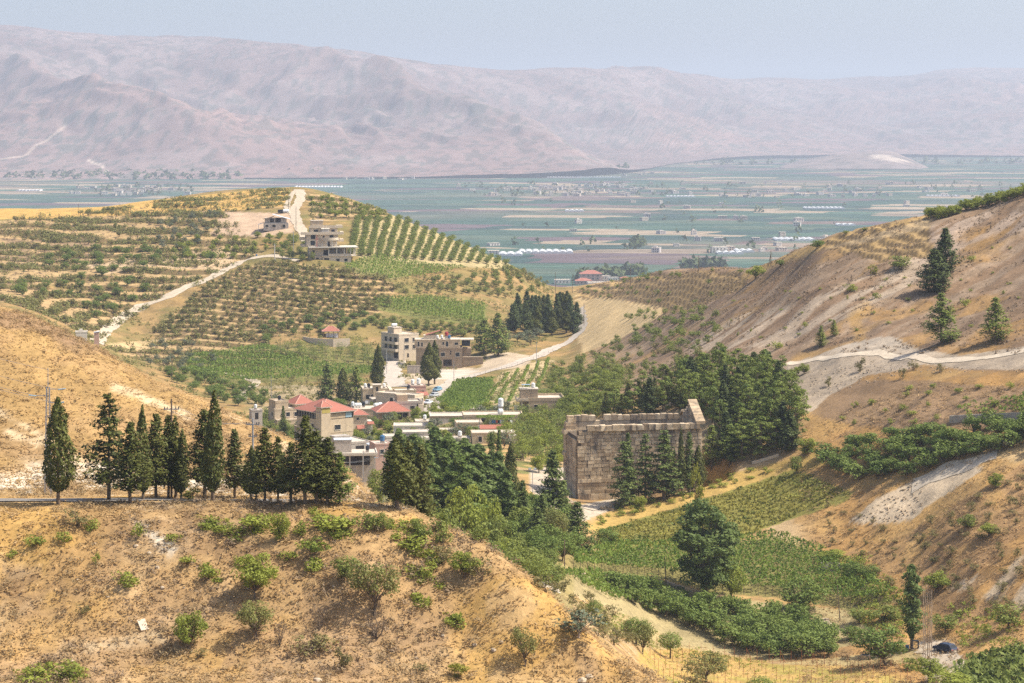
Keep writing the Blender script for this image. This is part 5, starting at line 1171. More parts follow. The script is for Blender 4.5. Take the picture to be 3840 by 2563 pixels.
def tile_mat(name, col):
    m, nt, b = new_mat(name); N = nt.nodes; L = nt.links
    tc = N.new("ShaderNodeTexCoord"); w = N.new("ShaderNodeTexWave"); w.inputs["Scale"].default_value = 1.1; w.inputs["Distortion"].default_value = .6; w.bands_direction = 'X'
    L.new(tc.outputs["Object"], w.inputs["Vector"]); nz = N.new("ShaderNodeTexNoise"); nz.inputs["Scale"].default_value = 1.2; nz.inputs["Detail"].default_value = 5; L.new(tc.outputs["Object"], nz.inputs["Vector"])
    rp = N.new("ShaderNodeValToRGB"); rp.color_ramp.elements[0].color = (col[0] * .72, col[1] * .7, col[2] * .7, 1); rp.color_ramp.elements[1].color = (*col, 1)
    ad = N.new("ShaderNodeMath"); ad.operation = 'MULTIPLY_ADD'; L.new(w.outputs[1], ad.inputs[0]); ad.inputs[1].default_value = .45; L.new(nz.outputs[0], ad.inputs[2]); L.new(ad.outputs[0], rp.inputs[0])
    L.new(rp.outputs[0], b.inputs["Base Color"]); return m
PM = plain_mat
W_BEIGE = PM("beige_render", (.53, .425, .29), var=.12, stain=.25); W_TAN = PM("tan_render", (.46, .36, .24), var=.14, stain=.3); W_BROWN = PM("brown_stone", (.30, .225, .15), var=.12, stain=.15)
W_PALE = PM("pale_stone", (.60, .495, .36), var=.1, stain=.12); W_WHITE = PM("white_render", (.62, .565, .475), var=.08, stain=.2); W_PINK = PM("pink_render", (.50, .33, .26), var=.1, stain=.2)
W_GREY = PM("bare_concrete", (.42, .37, .31), var=.16, stain=.35); W_ROOF = PM("concrete_roof", (.54, .465, .365), var=.14, scale=.5); W_ROSE = PM("rose_render", (.60, .22, .20), var=.1)
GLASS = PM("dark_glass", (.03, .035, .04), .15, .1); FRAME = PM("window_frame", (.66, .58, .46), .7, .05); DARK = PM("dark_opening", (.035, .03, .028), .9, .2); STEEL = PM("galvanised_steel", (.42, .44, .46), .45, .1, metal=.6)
WOODP = PM("weathered_pole_wood", (.16, .115, .08), .9, .2, 4); TILE = tile_mat("red_roof_tiles", (.38, .15, .105)); TANKW = PM("white_tank", (.70, .72, .70), .5, .06); TANKB = PM("blue_tank", (.06, .16, .30), .5, .1); TANKR = PM("red_tank", (.34, .05, .05), .5, .1); TANKK = PM("black_tank", (.03, .035, .045), .5, .1)
WHITE = PM("white_paint", (.80, .80, .78), .6, .04); RUST = PM("rusty_steel", (.28, .10, .05), .8, .3, 3); RUBBER = PM("rubber", (.025, .025, .027), .8, .1); GREENF = PM("yellow_shutter", (.42, .34, .10), .7, .1); BLUEG = PM("blue_glass", (.30, .42, .48), .2, .05)
CLOTHR = PM("red_cloth", (.45, .12, .08), .9, .1); CLOTHW = PM("white_cloth", (.75, .75, .78), .9, .05); TARP = PM("grey_sheet", (.50, .53, .55), .5, .1)
ROADM = PM("asphalt", (.20, .185, .165), .9, .2, 1.2); DIRT = PM("pale_dirt_track", (.46, .38, .275), .95, .18, .7); CHALKM = PM("chalk_road", (.49, .41, .305), .95, .15, .7); CONC = PM("pale_concrete_street", (.46, .395, .315), .9, .14, .6)

HOMES = []
class House:
    def __init__(s, name, label, u, vtop, d, W, D, deg, wall, group=None, cat="house", sink=1.0, base=None):
        a = math.radians(deg); x = (u - U0) / FPX * d; zt = CZ - (vtop - VH) / FPX * d
        cs = [(0, 0), (W, 0), (W, D), (0, D)]; s.a = a
        zs = [float(gz(x + X * math.cos(a) - Y * math.sin(a), d + X * math.sin(a) + Y * math.cos(a))) for X, Y in cs]
        zb = (min(zs) - sink) if base is None else zt - base
        HOMES.append((x + (W * math.cos(a) - D * math.sin(a)) / 2, d + (W * math.sin(a) + D * math.cos(a)) / 2, .5 * math.hypot(W, D))); s.root = empty(name, (x, d, zb), a); tag(s.root, label, cat, group); s.W, s.D, s.H = W, D, zt - zb; s.wall = wall
    def wl(s, x0, x1, y0, y1, z0, z1, m=None, name="wall"): return MB().box(x0, x1, y0, y1, z0, z1, m or s.wall).build(name, s.root)
    def body(s, x0=0, x1=None, y0=0, y1=None, z0=0, z1=None, m=None, roof=True, par=.5, roofm=None):
        x1 = s.W if x1 is None else x1; y1 = s.D if y1 is None else y1; z1 = s.H if z1 is None else z1; m = m or s.wall
        s.wl(x0, x1, y0, y1, z0, z1, m)
        if roof:
            MB().box(x0 + .22, x1 - .22, y0 + .22, y1 - .22, z1 + .002, z1 + .08, roofm or W_ROOF).build("flat_roof", s.root)
            if par > 0:
                p = MB(); t = .2
                p.box(x0 - .06, x1 + .06, y0 - .06, y0 + t, z1 - .25, z1 + par, m); p.box(x0 - .06, x1 + .06, y1 - t, y1 + .06, z1 - .25, z1 + par, m)
                p.box(x0 - .063, x0 + t, y0 + t, y1 - t, z1 - .25, z1 + par - .01, m); p.box(x1 - t, x1 + .063, y0 + t, y1 - t, z1 - .25, z1 + par - .01, m); p.build("parapet", s.root)
        return s
    def win(s, face, q, z, w=1.2, h=1.3, off=0.0, name="window", pane=GLASS, frame=FRAME, parent=None):
        """window on the front (F: y=off, q along x), left (L: x=off, q along y) or right (R: x=off) side"""
        f = MB(); t = .09; g = MB()
        def b(mb, a0, a1, z0, z1, o0, o1, m):
            if face == 'F': mb.box(a0, a1, off - o1, off - o0, z0, z1, m)
            elif face == 'L': mb.box(off - o1, off - o0, a0, a1, z0, z1, m)
            else: mb.box(off + o0, off + o1, a0, a1, z0, z1, m)
        b(f, q - t, q, z - t, z + h + t, 0, .1, frame); b(f, q + w, q + w + t, z - t, z + h + t, 0, .1, frame); b(f, q, q + w, z + h, z + h + t, 0, .1, frame); b(f, q, q + w, z - t * 1.6, z, 0, .14, frame)
        b(g, q, q + w, z, z + h, .005, .03, pane)
        o = f.build(name, parent or s.root); g.build("pane", o); return s
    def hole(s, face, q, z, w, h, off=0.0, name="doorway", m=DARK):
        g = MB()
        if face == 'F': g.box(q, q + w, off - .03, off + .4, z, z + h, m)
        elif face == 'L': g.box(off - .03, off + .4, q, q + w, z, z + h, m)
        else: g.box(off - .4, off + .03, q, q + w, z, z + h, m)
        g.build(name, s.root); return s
    def balcony(s, face, q, z, w, dep=1.3, off=0.0, rail=W_WHITE):
        o = MB()
        if face == 'F': o.box(q, q + w, off - dep, off, z - .18, z, W_ROOF); b = o.build("balcony", s.root); r = MB().box(q, q + w, off - dep - .05, off - dep + .05, z, z + .9, rail).box(q, q + .1, off - dep + .05, off, z, z + .88, rail).box(q + w - .1, q + w, off - dep + .05, off, z, z + .88, rail)
        else: o.box(off - dep, off, q, q + w, z - .18, z, W_ROOF); b = o.build("balcony", s.root); r = MB().box(off - dep - .05, off - dep + .05, q, q + w, z, z + .9, rail).box(off - dep + .05, off, q, q + .1, z, z + .88, rail).box(off - dep + .05, off, q + w - .1, q + w, z, z + .88, rail)
        r.build("railing", b); return s
    def hip(s, x0, x1, y0, y1, z, rise, over=.6, name="roof", m=None, ridge=None):
        m = m or TILE; x0 -= over; x1 += over; y0 -= over; y1 += over; w, d = x1 - x0, y1 - y0; k = min(w, d) / 2; o = MB()
        A, B, C, Dp = (x0, y0, z), (x1, y0, z), (x1, y1, z), (x0, y1, z)
        if w >= d: r0, r1 = (x0 + k, y0 + d / 2, z + rise), (x1 - k, y0 + d / 2, z + rise)
        else: r0, r1 = (x0 + w / 2, y0 + k, z + rise), (x0 + w / 2, y1 - k, z + rise)
        if abs(w - d) < .05:
            for p, q in ((A, B), (B, C), (C, Dp), (Dp, A)): o.poly([p, q, r0], m)
        elif w >= d: o.poly([A, B, r1, r0], m).poly([B, C, r1], m).poly([C, Dp, r0, r1], m).poly([Dp, A, r0], m)
        else: o.poly([A, B, r0], m).poly([B, C, r1, r0], m).poly([C, Dp, r1], m).poly([Dp, A, r0, r1], m)
        o.box(x0 + .03, x1 - .03, y0 + .03, y1 - .03, z - .2, z - .003, W_WHITE); r = o.build(name, s.root)
        cap = MB()
        for c, e in ((A, r0), (Dp, r0 if w >= d else r1), (B, r1 if w >= d else r0), (C, r1)): cap.tube(Vector(c) + Vector((0, 0, .03)), Vector(e) + Vector((0, 0, .03)), .09, .09, PINKT, 5)
        cap.build("ridge_tiles", r); return s
    def slope(s, x0, x1, y0, y1, za, zb, m, name="roof", t=.14, axis='x'):
        """lean-to sheet: height za at x0 (or y0), zb at x1 (or y1)"""
        z = lambda x, y: za + (zb - za) * ((x - x0) / (x1 - x0) if axis == 'x' else (y - y0) / (y1 - y0))
        P = [(x0, y0), (x1, y0), (x1, y1), (x0, y1)]
        MB().hexa([(x, y, z(x, y) - t) for x, y in P] + [(x, y, z(x, y)) for x, y in P], m).build(name, s.root); return s
    def at(s, x, y, z): return s.root.matrix_basis @ Vector((x, y, z))
PINKT = PM("pale_ridge_tiles", (.62, .36, .27), .8, .1)
def tank(p, r, h, m, label, lying=False, rz=0, legs=.5, group="water tanks on the roofs"):
    o = MB()
    if lying:
        o.tube((-h / 2, 0, r + legs), (h / 2, 0, r + legs), r, r, m, 14); o.tube((-h / 2 - r * .3, 0, r + legs), (-h / 2, 0, r + legs), r * .6, r, m, 14); o.tube((h / 2, 0, r + legs), (h / 2 + r * .3, 0, r + legs), r, r * .6, m, 14)
        for x in (-h * .3, h * .3): o.box(x - .06, x + .06, -r * .8, r * .8, 0, legs + .15, STEEL)
    else:
        o.box(-r * .9, r * .9, -r * .9, r * .9, 0, legs, W_GREY).tube((0, 0, legs), (0, 0, legs + h), r, r, m, 16); o.tube((0, 0, legs + h), (0, 0, legs + h + r * .35), r, r * .35, m, 16); o.tube((0, 0, legs + h + r * .35), (0, 0, legs + h + r * .5), r * .25, r * .25, m, 10)
    b = o.build("water_tank", smooth=False); b.location = p; b.rotation_euler = (0, 0, rz); tag(b, label, "water tank", group); return b
def ribbon(name, pts, width, mat, dz=.06, dmin=215, n=5, label=None, dlist=None):
    """road or track sheet laid over the ground along photo points"""
    P = [at(u, dlist[i]) if dlist else hit(u, v, dmin) for i, (u, v) in enumerate(pts)]; P = [p for p in P if p is not None]
    seg = [0]
    for a, b in zip(P[:-1], P[1:]): seg.append(seg[-1] + math.hypot(b.x - a.x, b.y - a.y))
    m = max(4, int(seg[-1] / 1.2)); t = np.linspace(0, seg[-1], m); x = pchip(seg, [p.x for p in P], t); y = pchip(seg, [p.y for p in P], t)
    tx, ty = np.gradient(x), np.gradient(y); L = np.hypot(tx, ty) + 1e-9; nx, ny = -ty / L, tx / L; V = []
    wv = width * (1 + .12 * np.sin(t * .35) + .08 * np.sin(t * .9 + 2))
    for k in range(n):
        o = (k / (n - 1) - .5) * wv; X, Y = x + nx * o, y + ny * o; V.append(np.stack([X, Y, gz(X, Y) + dz], 1))
    V = np.stack(V, 1); f = grid_faces(m, n)
    return tag(link(bpy.data.objects.new(name, mesh_np(name, V.reshape(-1, 3), f[:, ::-1], [mat], smooth=True))), kind="structure")

# ---------------------------------------------------------------- roads and tracks
ribbon("road", [(u, 0) for u in range(-860, 1561, 60)], 6.0, ROADM, .12, n=7, dlist=[float(np.interp(u, [-900, 0, 560, 1100, 1300, 1500, 1700], [278, 278, 276.5, 274.5, 273, 271, 268])) for u in range(-860, 1561, 60)])
ribbon("dirt_track", [(362,1285),(395,1245),(440,1205),(520,1160),(640,1108),(720,1070),(800,1038),(860,1005),(930,972),(990,962),(1060,968),(1120,978)], 5.0, DIRT, .15, 800)
ribbon("upper_track", [(1150,905),(1140,880),(1122,850),(1108,815),(1108,780),(1125,752),(1128,728),(1118,712)], 5.0, DIRT, .15, 950)
ribbon("upper_path", [(1090,800),(1075,776),(1088,740),(1112,714)], 3.0, DIRT, .12, 950)
ribbon("street", [(1606,1560),(1628,1500),(1655,1462),(1700,1432),(1800,1402),(1900,1376),(2000,1342),(2080,1306),(2140,1278),(2172,1248),(2178,1215),(2168,1160)], 5.5, CONC, .15, 600)
ribbon("lane", [(1492,1452),(1478,1420),(1470,1388),(1488,1352)], 7, CONC, .13, 600)
ribbon("village_path", [(905,1500),(915,1470),(960,1440),(840,1400),(760,1385)], 3.5, DIRT, .12, 600)
ribbon("chalk_track", [(2950,1362),(3060,1346),(3180,1332),(3300,1326),(3420,1336),(3560,1352),(3700,1342),(3840,1316),(4100,1260)], 3.2, CHALKM, .1, 440)
ribbon("quarry_road", [(3420,1830),(3500,1790),(3580,1762),(3660,1735),(3740,1700)], 5, CHALKM, .1, 350)
ribbon("temple_path", [(2205,1912),(2270,1890),(2330,1872),(2400,1852),(2470,1830),(2510,1815)], 2.4, CHALKM, .1, 430)
ribbon("valley_path", [(1995,2122),(2015,2150),(2040,2190),(2065,2215)], 3.0, CHALKM, .1, 300)
ribbon("farm_track", [(3470,2430),(3530,2450),(3570,2490),(3545,2540)], 4.0, DIRT, .08, 340)

# ---------------------------------------------------------------- the ruined temple
def temple():
    m, nt, b = new_mat("temple_stone"); N = nt.nodes; L = nt.links
    ge = N.new("ShaderNodeNewGeometry"); oi = N.new("ShaderNodeObjectInfo")
    rp = N.new("ShaderNodeValToRGB"); e = rp.color_ramp.elements; e[0].color = (.31, .225, .14, 1); e[1].color = (.60, .475, .315, 1); x = e.new(.5); x.color = (.47, .36, .23, 1); L.new(oi.outputs["Random"], rp.inputs[0])
    n1 = N.new("ShaderNodeTexNoise"); n1.inputs["Scale"].default_value = .9; n1.inputs["Detail"].default_value = 9; n1.inputs["Roughness"].default_value = .65; L.new(ge.outputs["Position"], n1.inputs["Vector"])
    mp = N.new("ShaderNodeMapping"); mp.inputs["Scale"].default_value = (1, 1, .16); L.new(ge.outputs["Position"], mp.inputs[0])
    n2 = N.new("ShaderNodeTexNoise"); n2.inputs["Scale"].default_value = .55; n2.inputs["Detail"].default_value = 7; n2.inputs["Roughness"].default_value = .65; L.new(mp.outputs[0], n2.inputs["Vector"])
    r1 = N.new("ShaderNodeMapRange"); r1.inputs[1].default_value = .3; r1.inputs[2].default_value = .7; r1.inputs[3].default_value = .72; r1.inputs[4].default_value = 1.25; L.new(n1.outputs[0], r1.inputs[0])
    mu = N.new("ShaderNodeVectorMath"); mu.operation = 'SCALE'; L.new(rp.outputs[0], mu.inputs[0]); L.new(r1.outputs[0], mu.inputs["Scale"])
    r2 = N.new("ShaderNodeMapRange"); r2.inputs[1].default_value = .52; r2.inputs[2].default_value = .65; r2.inputs[4].default_value = .9; L.new(n2.outputs[0], r2.inputs[0])
    mx = N.new("ShaderNodeMix"); mx.data_type = 'RGBA'; L.new(r2.outputs[0], mx.inputs[0]); L.new(mu.outputs[0], mx.inputs[6]); mx.inputs[7].default_value = (.12, .105, .09, 1); L.new(mx.outputs[2], b.inputs["Base Color"])
    bp = N.new("ShaderNodeBump"); bp.inputs["Strength"].default_value = .7; bp.inputs["Distance"].default_value = .12; L.new(n1.outputs[0], bp.inputs["Height"]); L.new(bp.outputs[0], b.inputs["Normal"])
    core = PM("temple_core", (.12, .09, .06), .95, .2, 1.2)
    a = math.radians(10); x0 = (2166 - U0) / FPX * TD; zb = CZ - (1872 - VH) / FPX * TD
    root = empty("ruined_temple", (x0, TD, zb), a); tag(root, "roofless ancient temple of tan stone blocks with one gable standing", "temple")
    r = random.Random(5); LX, LY, H = 27.0, 14.0, 15.4
    def stone(name, x0, x1, y0, y1, z0, z1, j=.03, par=root):
        P = [(x + r.uniform(-j, j), y + r.uniform(-j, j), z + r.uniform(-j, j) * .6) for x, y, z in [(x0, y0, z0), (x1, y0, z0), (x1, y1, z0), (x0, y1, z0), (x0, y0, z1), (x1, y0, z1), (x1, y1, z1), (x0, y1, z1)]]
        return MB().hexa(P, m).build(name, par)
    near = MB().box(.1, LX - .1, .35, 1.4, -.6, H - 1.1, core).build("near_wall", root)
    far = MB().box(.1, LX - .1, LY - 1.4, LY - .2, -.6, H - .6, m).build("far_wall", root)
    endw = MB().box(LX - 1.3, LX - .12, 1.4, LY - 1.4, -.6, H - .2, m).build("gable_wall", root)
    front = MB().box(.25, 1.3, 1.4, LY - 1.4, -.6, H - 2.6, core).build("front_wall", root)
    # podium of the long wall: plinth, base moulding, tall slabs, cap
    def course(z0, z1, wmin, wmax, out, name="stone", jd=.05, xa=0.0, xb=LX, dep=.5):
        x = xa
        while x < xb - .01:
            w = min(r.uniform(wmin, wmax), xb - x)
            if xb - x - w < wmin * .5: w = xb - x
            o = out + r.uniform(-jd, jd); stone(name, x + .035, x + w - .035, -o, dep, z0 + .03, z1 - .03, .04, near); x += w
    course(-.6, 1.1, 1.8, 3.2, .55, "plinth_stone"); course(1.1, 1.9, 2.0, 3.4, .38, "base_moulding"); course(1.9, 3.4, 1.3, 2.0, .12, "podium_slab", .02); course(3.4, 4.2, 1.8, 3.0, .3, "podium_cap")
    nc = 13; hc = (H - 1.2 - 4.2) / nc
    for k in range(nc):
        z0 = 4.2 + k * hc; course(z0, z0 + hc, .85, 1.75, .06, "stone", .055, 1.6 if k > 10 else (0 if k < 9 else .7))
    for k in range(3): stone("broken_stone", r.uniform(.1, .8), 1.5, -.1, .9, H - 3.6 + k * .8, H - 2.9 + k * .8, .08, near)
    x = 2.0
    while x < LX - .6:                                      # weathered cornice
        w = r.uniform(1.0, 1.7); w = min(w, LX - .3 - x); t = r.uniform(-.1, .08)
        stone("cornice_block", x + .005, x + w - .005, -.62 + r.uniform(-.12, .1), 1.0, H - 1.15, H + t, .12, near); x += w
    x = .3
    while x < LX - 2.2:                                     # rough blocks along the far wall
        w = r.uniform(1.1, 1.9)
        if not 6.4 < x < 7.6:
            o = MB(); y0, y1, z0, z1 = LY - 1.7, LY - .2, H - .6, H + .6 + r.uniform(-.12, .14); c = r.uniform(.05, .16)
            o.hexa([(x, y0 + c, z0), (x + w - .02, y0 + c, z0), (x + w - .02, y1, z0), (x, y1, z0), (x + c * .5, y0 + c, z1), (x + w - .02 - c * .6, y0 + c * .6, z1 - .1), (x + w - c, y1 - c, z1), (x + c, y1 - c, z1 - .05)], m); o.build("coping_block", far)
        x += w
    # gable: stepped inner face and raking slabs
    ap = 3.9
    for k in range(6):
        z0 = H - .2 + k * ap / 6; f = 1 - k / 6; y0 = LY / 2 - (LY / 2 - .3) * f; y1 = LY - y0 - (k * .25 + r.uniform(0, .9)); y = y0
        while y < y1 - .2:
            w = min(r.uniform(1.2, 2.2), y1 - y); stone("gable_stone", LX - 1.2, LX - .1, y, y + w - .04, z0, z0 + ap / 6 - .02, .05, endw); y += w
    for sgn in (1, -1):
        for k in range(7):
            f0, f1 = k / 7, (k + 1) / 7 - .01; Y0 = (-.5 + (LY / 2 + .5) * f0); Y1 = (-.5 + (LY / 2 + .5) * f1); Z0 = H - .1 + ap * f0; Z1 = H - .1 + ap * f1; th = .55 + r.uniform(-.06, .06)
            if sgn < 0: Y0, Y1 = LY - Y0, LY - Y1
            if sgn < 0 and k > 1: continue
            j = r.uniform(-.12, .12); P = [(LX - 1.4 + j, Y0, Z0), (LX + .55, Y0, Z0), (LX + .55, Y1, Z1), (LX - 1.4 + j, Y1, Z1)]
            MB().hexa(P + [(px, py, pz + th) for px, py, pz in P], m).build("raking_slab", endw)
    # front pier of the far wall and broken front wall
    for k in range(15):
        z0 = k * .95 - .2
        if z0 > H - 2.0: break
        o = r.uniform(-.06, .06) + (.3 if k in (8, 13) else 0)
        stone("pier_block", -.3 - o, 1.9 + o * .3, LY - 2.6 - o, LY - .1, z0, z0 + .92, .04, front)
        if k < 13: stone("front_stone", -.1, .5, 1.45, 5.5, z0, z0 + .92, .04, front); stone("front_stone", -.1, .5, 5.55, LY - 2.8, z0, z0 + .92, .04, front)
    for k, (xx, yy, zz) in enumerate([(-.2, LY - 2.4, H - 1.9), (.9, LY - 2.2, H - 1.8), (.3, LY - 2, H - .9)]): stone("broken_stone", xx, xx + 1.2, yy, yy + 1.5, zz, zz + r.uniform(.8, 1.5), .1, front)
    # fallen blocks on the ground
    for k, (u, d) in enumerate([(2120, 504), (2136, 499), (2150, 496), (2110, 498), (2128, 494), (2144, 490), (2280, 497), (2292, 495), (2300, 499), (2262, 496), (2158, 489), (2100, 507)]):
        p = at(u, d); w = r.uniform(.9, 1.8); o = MB().hexa([(sx * w / 2 * r.uniform(.8, 1.1), sy * w / 2.6 * r.uniform(.8, 1.1), z) for z in (-.3, r.uniform(.5, .9)) for sx, sy in ((-1, -1), (1, -1), (1, 1), (-1, 1))], m).build("fallen_block")
        o.location = p; o.rotation_euler = (r.uniform(-.2, .2), r.uniform(-.2, .2), r.uniform(0, 3)); tag(o, "loose stone block lying on the ground in front of the temple", "stone block", "fallen temple blocks")
temple()
# ---------------------------------------------------------------- the village
def m_px(px, d): return px * d / FPX
# the tall house with red hipped roofs
h = House("village_house", "tall tan four-storey house with broad red hipped roof and corner tower", 1204, 1549, 680, 11.0, 12.6, 38, W_BEIGE)
h.body(z1=h.H, roof=False); H = h.H
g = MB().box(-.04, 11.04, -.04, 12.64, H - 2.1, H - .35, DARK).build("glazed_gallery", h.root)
for k in range(9): MB().box(-.07, -.02, .5 + k * 1.35, .62 + k * 1.35, H - 2.1, H - .35, W_WHITE).build("gallery_post", g)
for k in range(5): MB().box(3.4 + k * 1.9, 3.52 + k * 1.9, -.07, -.02, H - 2.1, H - .35, W_TAN).build("gallery_post", g)
MB().box(8.3, 10.4, -.075, -.045, H - 1.9, H - .5, BLUEG).build("pale_pane", g)
MB().box(3.0, 8.2, -.06, -.042, H - 1.95, H - .5, W_TAN).build("shutter", g)
h.hip(0, 11, 0, 12.6, H, 3.0, .7)
h.wl(-.5, 2.6, -.9, 2.0, -.5, H + 1.0, W_BEIGE, "corner_tower"); MB().box(-.3, 2.4, -.96, -.86, H - .1, H + 1.3, GREENF).build("tower_window", h.root); h.wl(-.42, 2.52, -.82, 1.92, H + 1.0, H + 1.5, W_TAN, "tower_top"); h.hip(-.5, 2.6, -.9, 2.0, H + 1.7, 1.6, .4, "tower_roof")
for z in (H - 5.2, H - 8.6, H - 11.8): h.win('F', 4.6, z, 2.0, 1.4)
for z in (H - 5.6, H - 9.0): h.balcony('L', .3, z, 5.5, 1.2); h.win('L', 1.2, z + .1, 1.2, 2.0); h.win('L', 8.2, z + .7, 1.8, 1.3)
h.win('L', 3.6, H - 5.5, 1.2, 2.0)
for z in (H - 6.1, H - 9.4): MB().box(2.7, 11.03, -.035, .02, z, z + .14, W_BROWN).build("floor_band", h.root)
# small hipped house behind it
h = House("village_house", "low house with a small red hipped roof behind the tall house", 1110, 1516, 745, 6.0, 6.5, 30, W_TAN); h.body(roof=False); h.hip(0, 6, 0, 6.5, h.H, 2.4, .5); h.win('F', 2, h.H - 1.8, 1.4, 1.2); h.win('L', 2.5, h.H - 1.8, 1.4, 1.2)
h = House("village_house", "flat-roofed annexe left of the small hipped house", 1090, 1508, 742, 7.0, 7, 25, W_TAN, sink=2); h.body(x0=-4.6, x1=-.4, y0=1.0); tank(h.at(-2.6, 3, h.H + .1), .5, 1.0, TANKK, "black water tank on the annexe left of the small hipped house")
# flat house at the far left of the village
h = House("village_house", "long low flat-roofed house at the left end of the village", 1030, 1538, 740, 8.6, 8, 20, W_BEIGE); h.body(par=.35); h.win('F', 3.6, h.H - 2.2, 1.2, 1.3); h.win('F', 6.2, h.H - 2.2, 1.2, 1.3); h.win('L', 2, h.H - 2.2, 1.4, 1.2)
h.body(x0=.2, x1=8.4, y0=-2.2, y1=-.08, z1=h.H - 3.0, par=.2)
tank(h.at(2.2, 4, h.H + .1), .55, 1.1, TANKW, "white water tank on the leftmost long low house"); tank(h.at(3.8, 4.2, h.H + .1), .55, 1.1, TANKW, "second white water tank on the leftmost long low house")
h = House("field_hut", "little grey block hut beside the bend of the village path", 944, 1540, 700, 3.2, 3.0, 20, W_GREY, cat="hut"); h.body(par=.2); h.hole('F', 1.0, h.H - 2.6, 1.0, 1.9); tank(h.at(1.5, 1.5, h.H + .1), .45, .8, TANKW, "white water tank on the little grey hut")
# house with laundry
h = House("village_house", "flat-roofed beige house with laundry hanging below its windows", 1361, 1462, 790, 8.6, 9.5, 8, W_BEIGE); h.body(par=.3); H = h.H
h.wl(8.5, 9.9, .3, 9.2, 0, H - .2, W_PALE, "painted_lit_side"); h.wl(3.4, 5.9, -.5, 3, 0, H + 1.4, W_BEIGE, "stair_tower"); MB().box(3.2, 6.1, -.7, 3.2, H + 1.4, H + 1.6, W_ROOF).build("tower_roof", h.root); MB().box(4.3, 5.0, -.54, -.5, H - 2.0, H + .8, DARK).build("stair_window", h.root)  # paler slab at the right: the sunlit side face is put into its colour
h.win('F', 1.0, H - 3.2, 1.4, 1.5).win('F', 2.6, H - 3.2, .8, 1.5).win('F', 7.0, H - 3.0, 1.1, 1.2); h.hole('F', 4.4, H - 4.8, 1.0, 2.0, -.52)
for k, x in enumerate((.7, 1.9)):
    o = MB().box(0, 1.0, -.03, .03, -1.0, 0, CLOTHW).build("laundry"); o.location = h.at(x, -.25, H - 3.6); o.rotation_euler.z = h.a; tag(o, ["left", "right"][k] + " white sheet hanging under the window of the flat-roofed beige house", "laundry", "laundry on the beige house")
MB().box(-.05, 8.55, -2.4, -.02, H - 6.0, H - 5.8, W_ROOF).build("terrace_slab", h.root)
for x, y, q in ((1.0, 3, TANKW), (2.2, 3.4, TANKK), (7.2, 3, TANKW)): tank(h.at(x, y, H + .1), .5, .9, q, "water tank on the roof of the beige house with laundry", group="tanks on the laundry house")
# stacked houses by the street
h = House("village_house", "stack of beige flat-roofed houses stepping down beside the street", 1555, 1486, 760, 5.0, 15, 58, W_PALE); h.body(par=.4); H = h.H
for k in range(4):
    for z in (H - 2.4, H - 5.4): h.win('F', .5 + k * 1.15, z, .6, 1.3)
for k in range(3): h.win('L', 1.5 + k * 3.4, H - 2.4, 1.2, 1.3)
h = House("village_house", "unfinished grey house with open upper rooms below the stacked houses", 1488, 1500, 735, 8.0, 7, 12, W_GREY); h.body(par=.5, z1=h.H - 1.0); H = h.H
h.wl(.1, 3.4, .1, 5, H - 1.0, H + 1.4, W_TAN, "upper_room"); h.hole('F', 4.2, H - 3.6, 1.3, 1.6); h.hole('F', 6.2, H - 3.6, 1.0, 2.2); h.wl(6.6, 8.3, -.6, 4, -1, H - 1.6, W_PALE, "side_bay"); h.win('F', .8, H - 3.4, 1.2, 1.3)
h = House("village_house", "pink-topped house with two white tanks on its roof", 1542, 1450, 800, 5.0, 7, 12, W_PINK); h.body(par=.25); H = h.H; tank(h.at(1.0, 3, H + .1), .55, 1.2, TANKW, "left white tank on the pink-topped house"); tank(h.at(3.0, 3, H + .1), .65, 1.5, TANKW, "right larger white tank on the pink-topped house")
h.win('F', 3.4, H - 2.6, 1.0, 1.2); h.slope(1.6, 5.4, -3.4, -.08, H - 2.6, H - 1.8, TILE, "porch_roof", axis='y')
h = House("village_house", "low tan house with a dark open loft left of the pink-topped house", 1482, 1468, 790, 7.0, 6, 10, W_TAN); h.body(par=.3); H = h.H; h.hole('F', 2.6, H - 2.6, 2.2, 1.7); tank(h.at(4.6, 2, H + .1), .5, .9, TANKK, "black tank on the low tan house beside the pink-topped house")
h = House("rose_house", "narrow rose-red painted house front at the street edge", 1590, 1510, 770, 3.0, 8, 62, W_ROSE, cat="house"); h.body(par=.3); h.win('F', .9, h.H - 2.4, .8, 1.2)
# low red-roofed hall
h = House("village_house", "low hall with a wide red hipped roof and shuttered front", 1418, 1546, 728, 9.6, 8.0, 14, W_TAN); h.body(roof=False); H = h.H; h.hip(0, 9.6, 0, 8, H, 2.6, .7)
for k in range(3): MB().box(.3 + k * 1.7, 1.8 + k * 1.7, -.05, .02, H - 2.6, H - .4, W_BROWN).build("shutter", h.root)
h.hole('F', 5.6, H - 2.4, 1.8, 1.9); h.hole('F', 7.6, H - 2.4, 1.5, 1.9); MB().box(.1, 9.7, -.5, -.06, H - 3.4, H - 2.7, W_ROSE).build("red_base_wall", h.root)
h = House("village_house", "long flat-roofed brown building behind the low red-roofed hall", 1320, 1537, 742, 9.0, 9, 6, W_TAN); h.body(par=.2); H = h.H
tank(h.at(2.0, 4, H + .1), .6, 1.8, TANKW, "lying white tank on the brown building behind the hall", True, .2, .3); tank(h.at(.4, 5, H + .1), .5, 1.1, TANKW, "upright white tank at the left of the brown building"); tank(h.at(3.8, 5, H + .1), .5, 1.1, TANKK, "black tank on the brown building behind the hall"); tank(h.at(7.6, 4, H + .1), .6, 1.3, TANKW, "lying white tank right on the brown building", True, .9, .2); tank(h.at(8.8, 5.2, H + .1), .6, 1.2, TANKW, "second lying white tank right on the brown building", True, .9, .2)
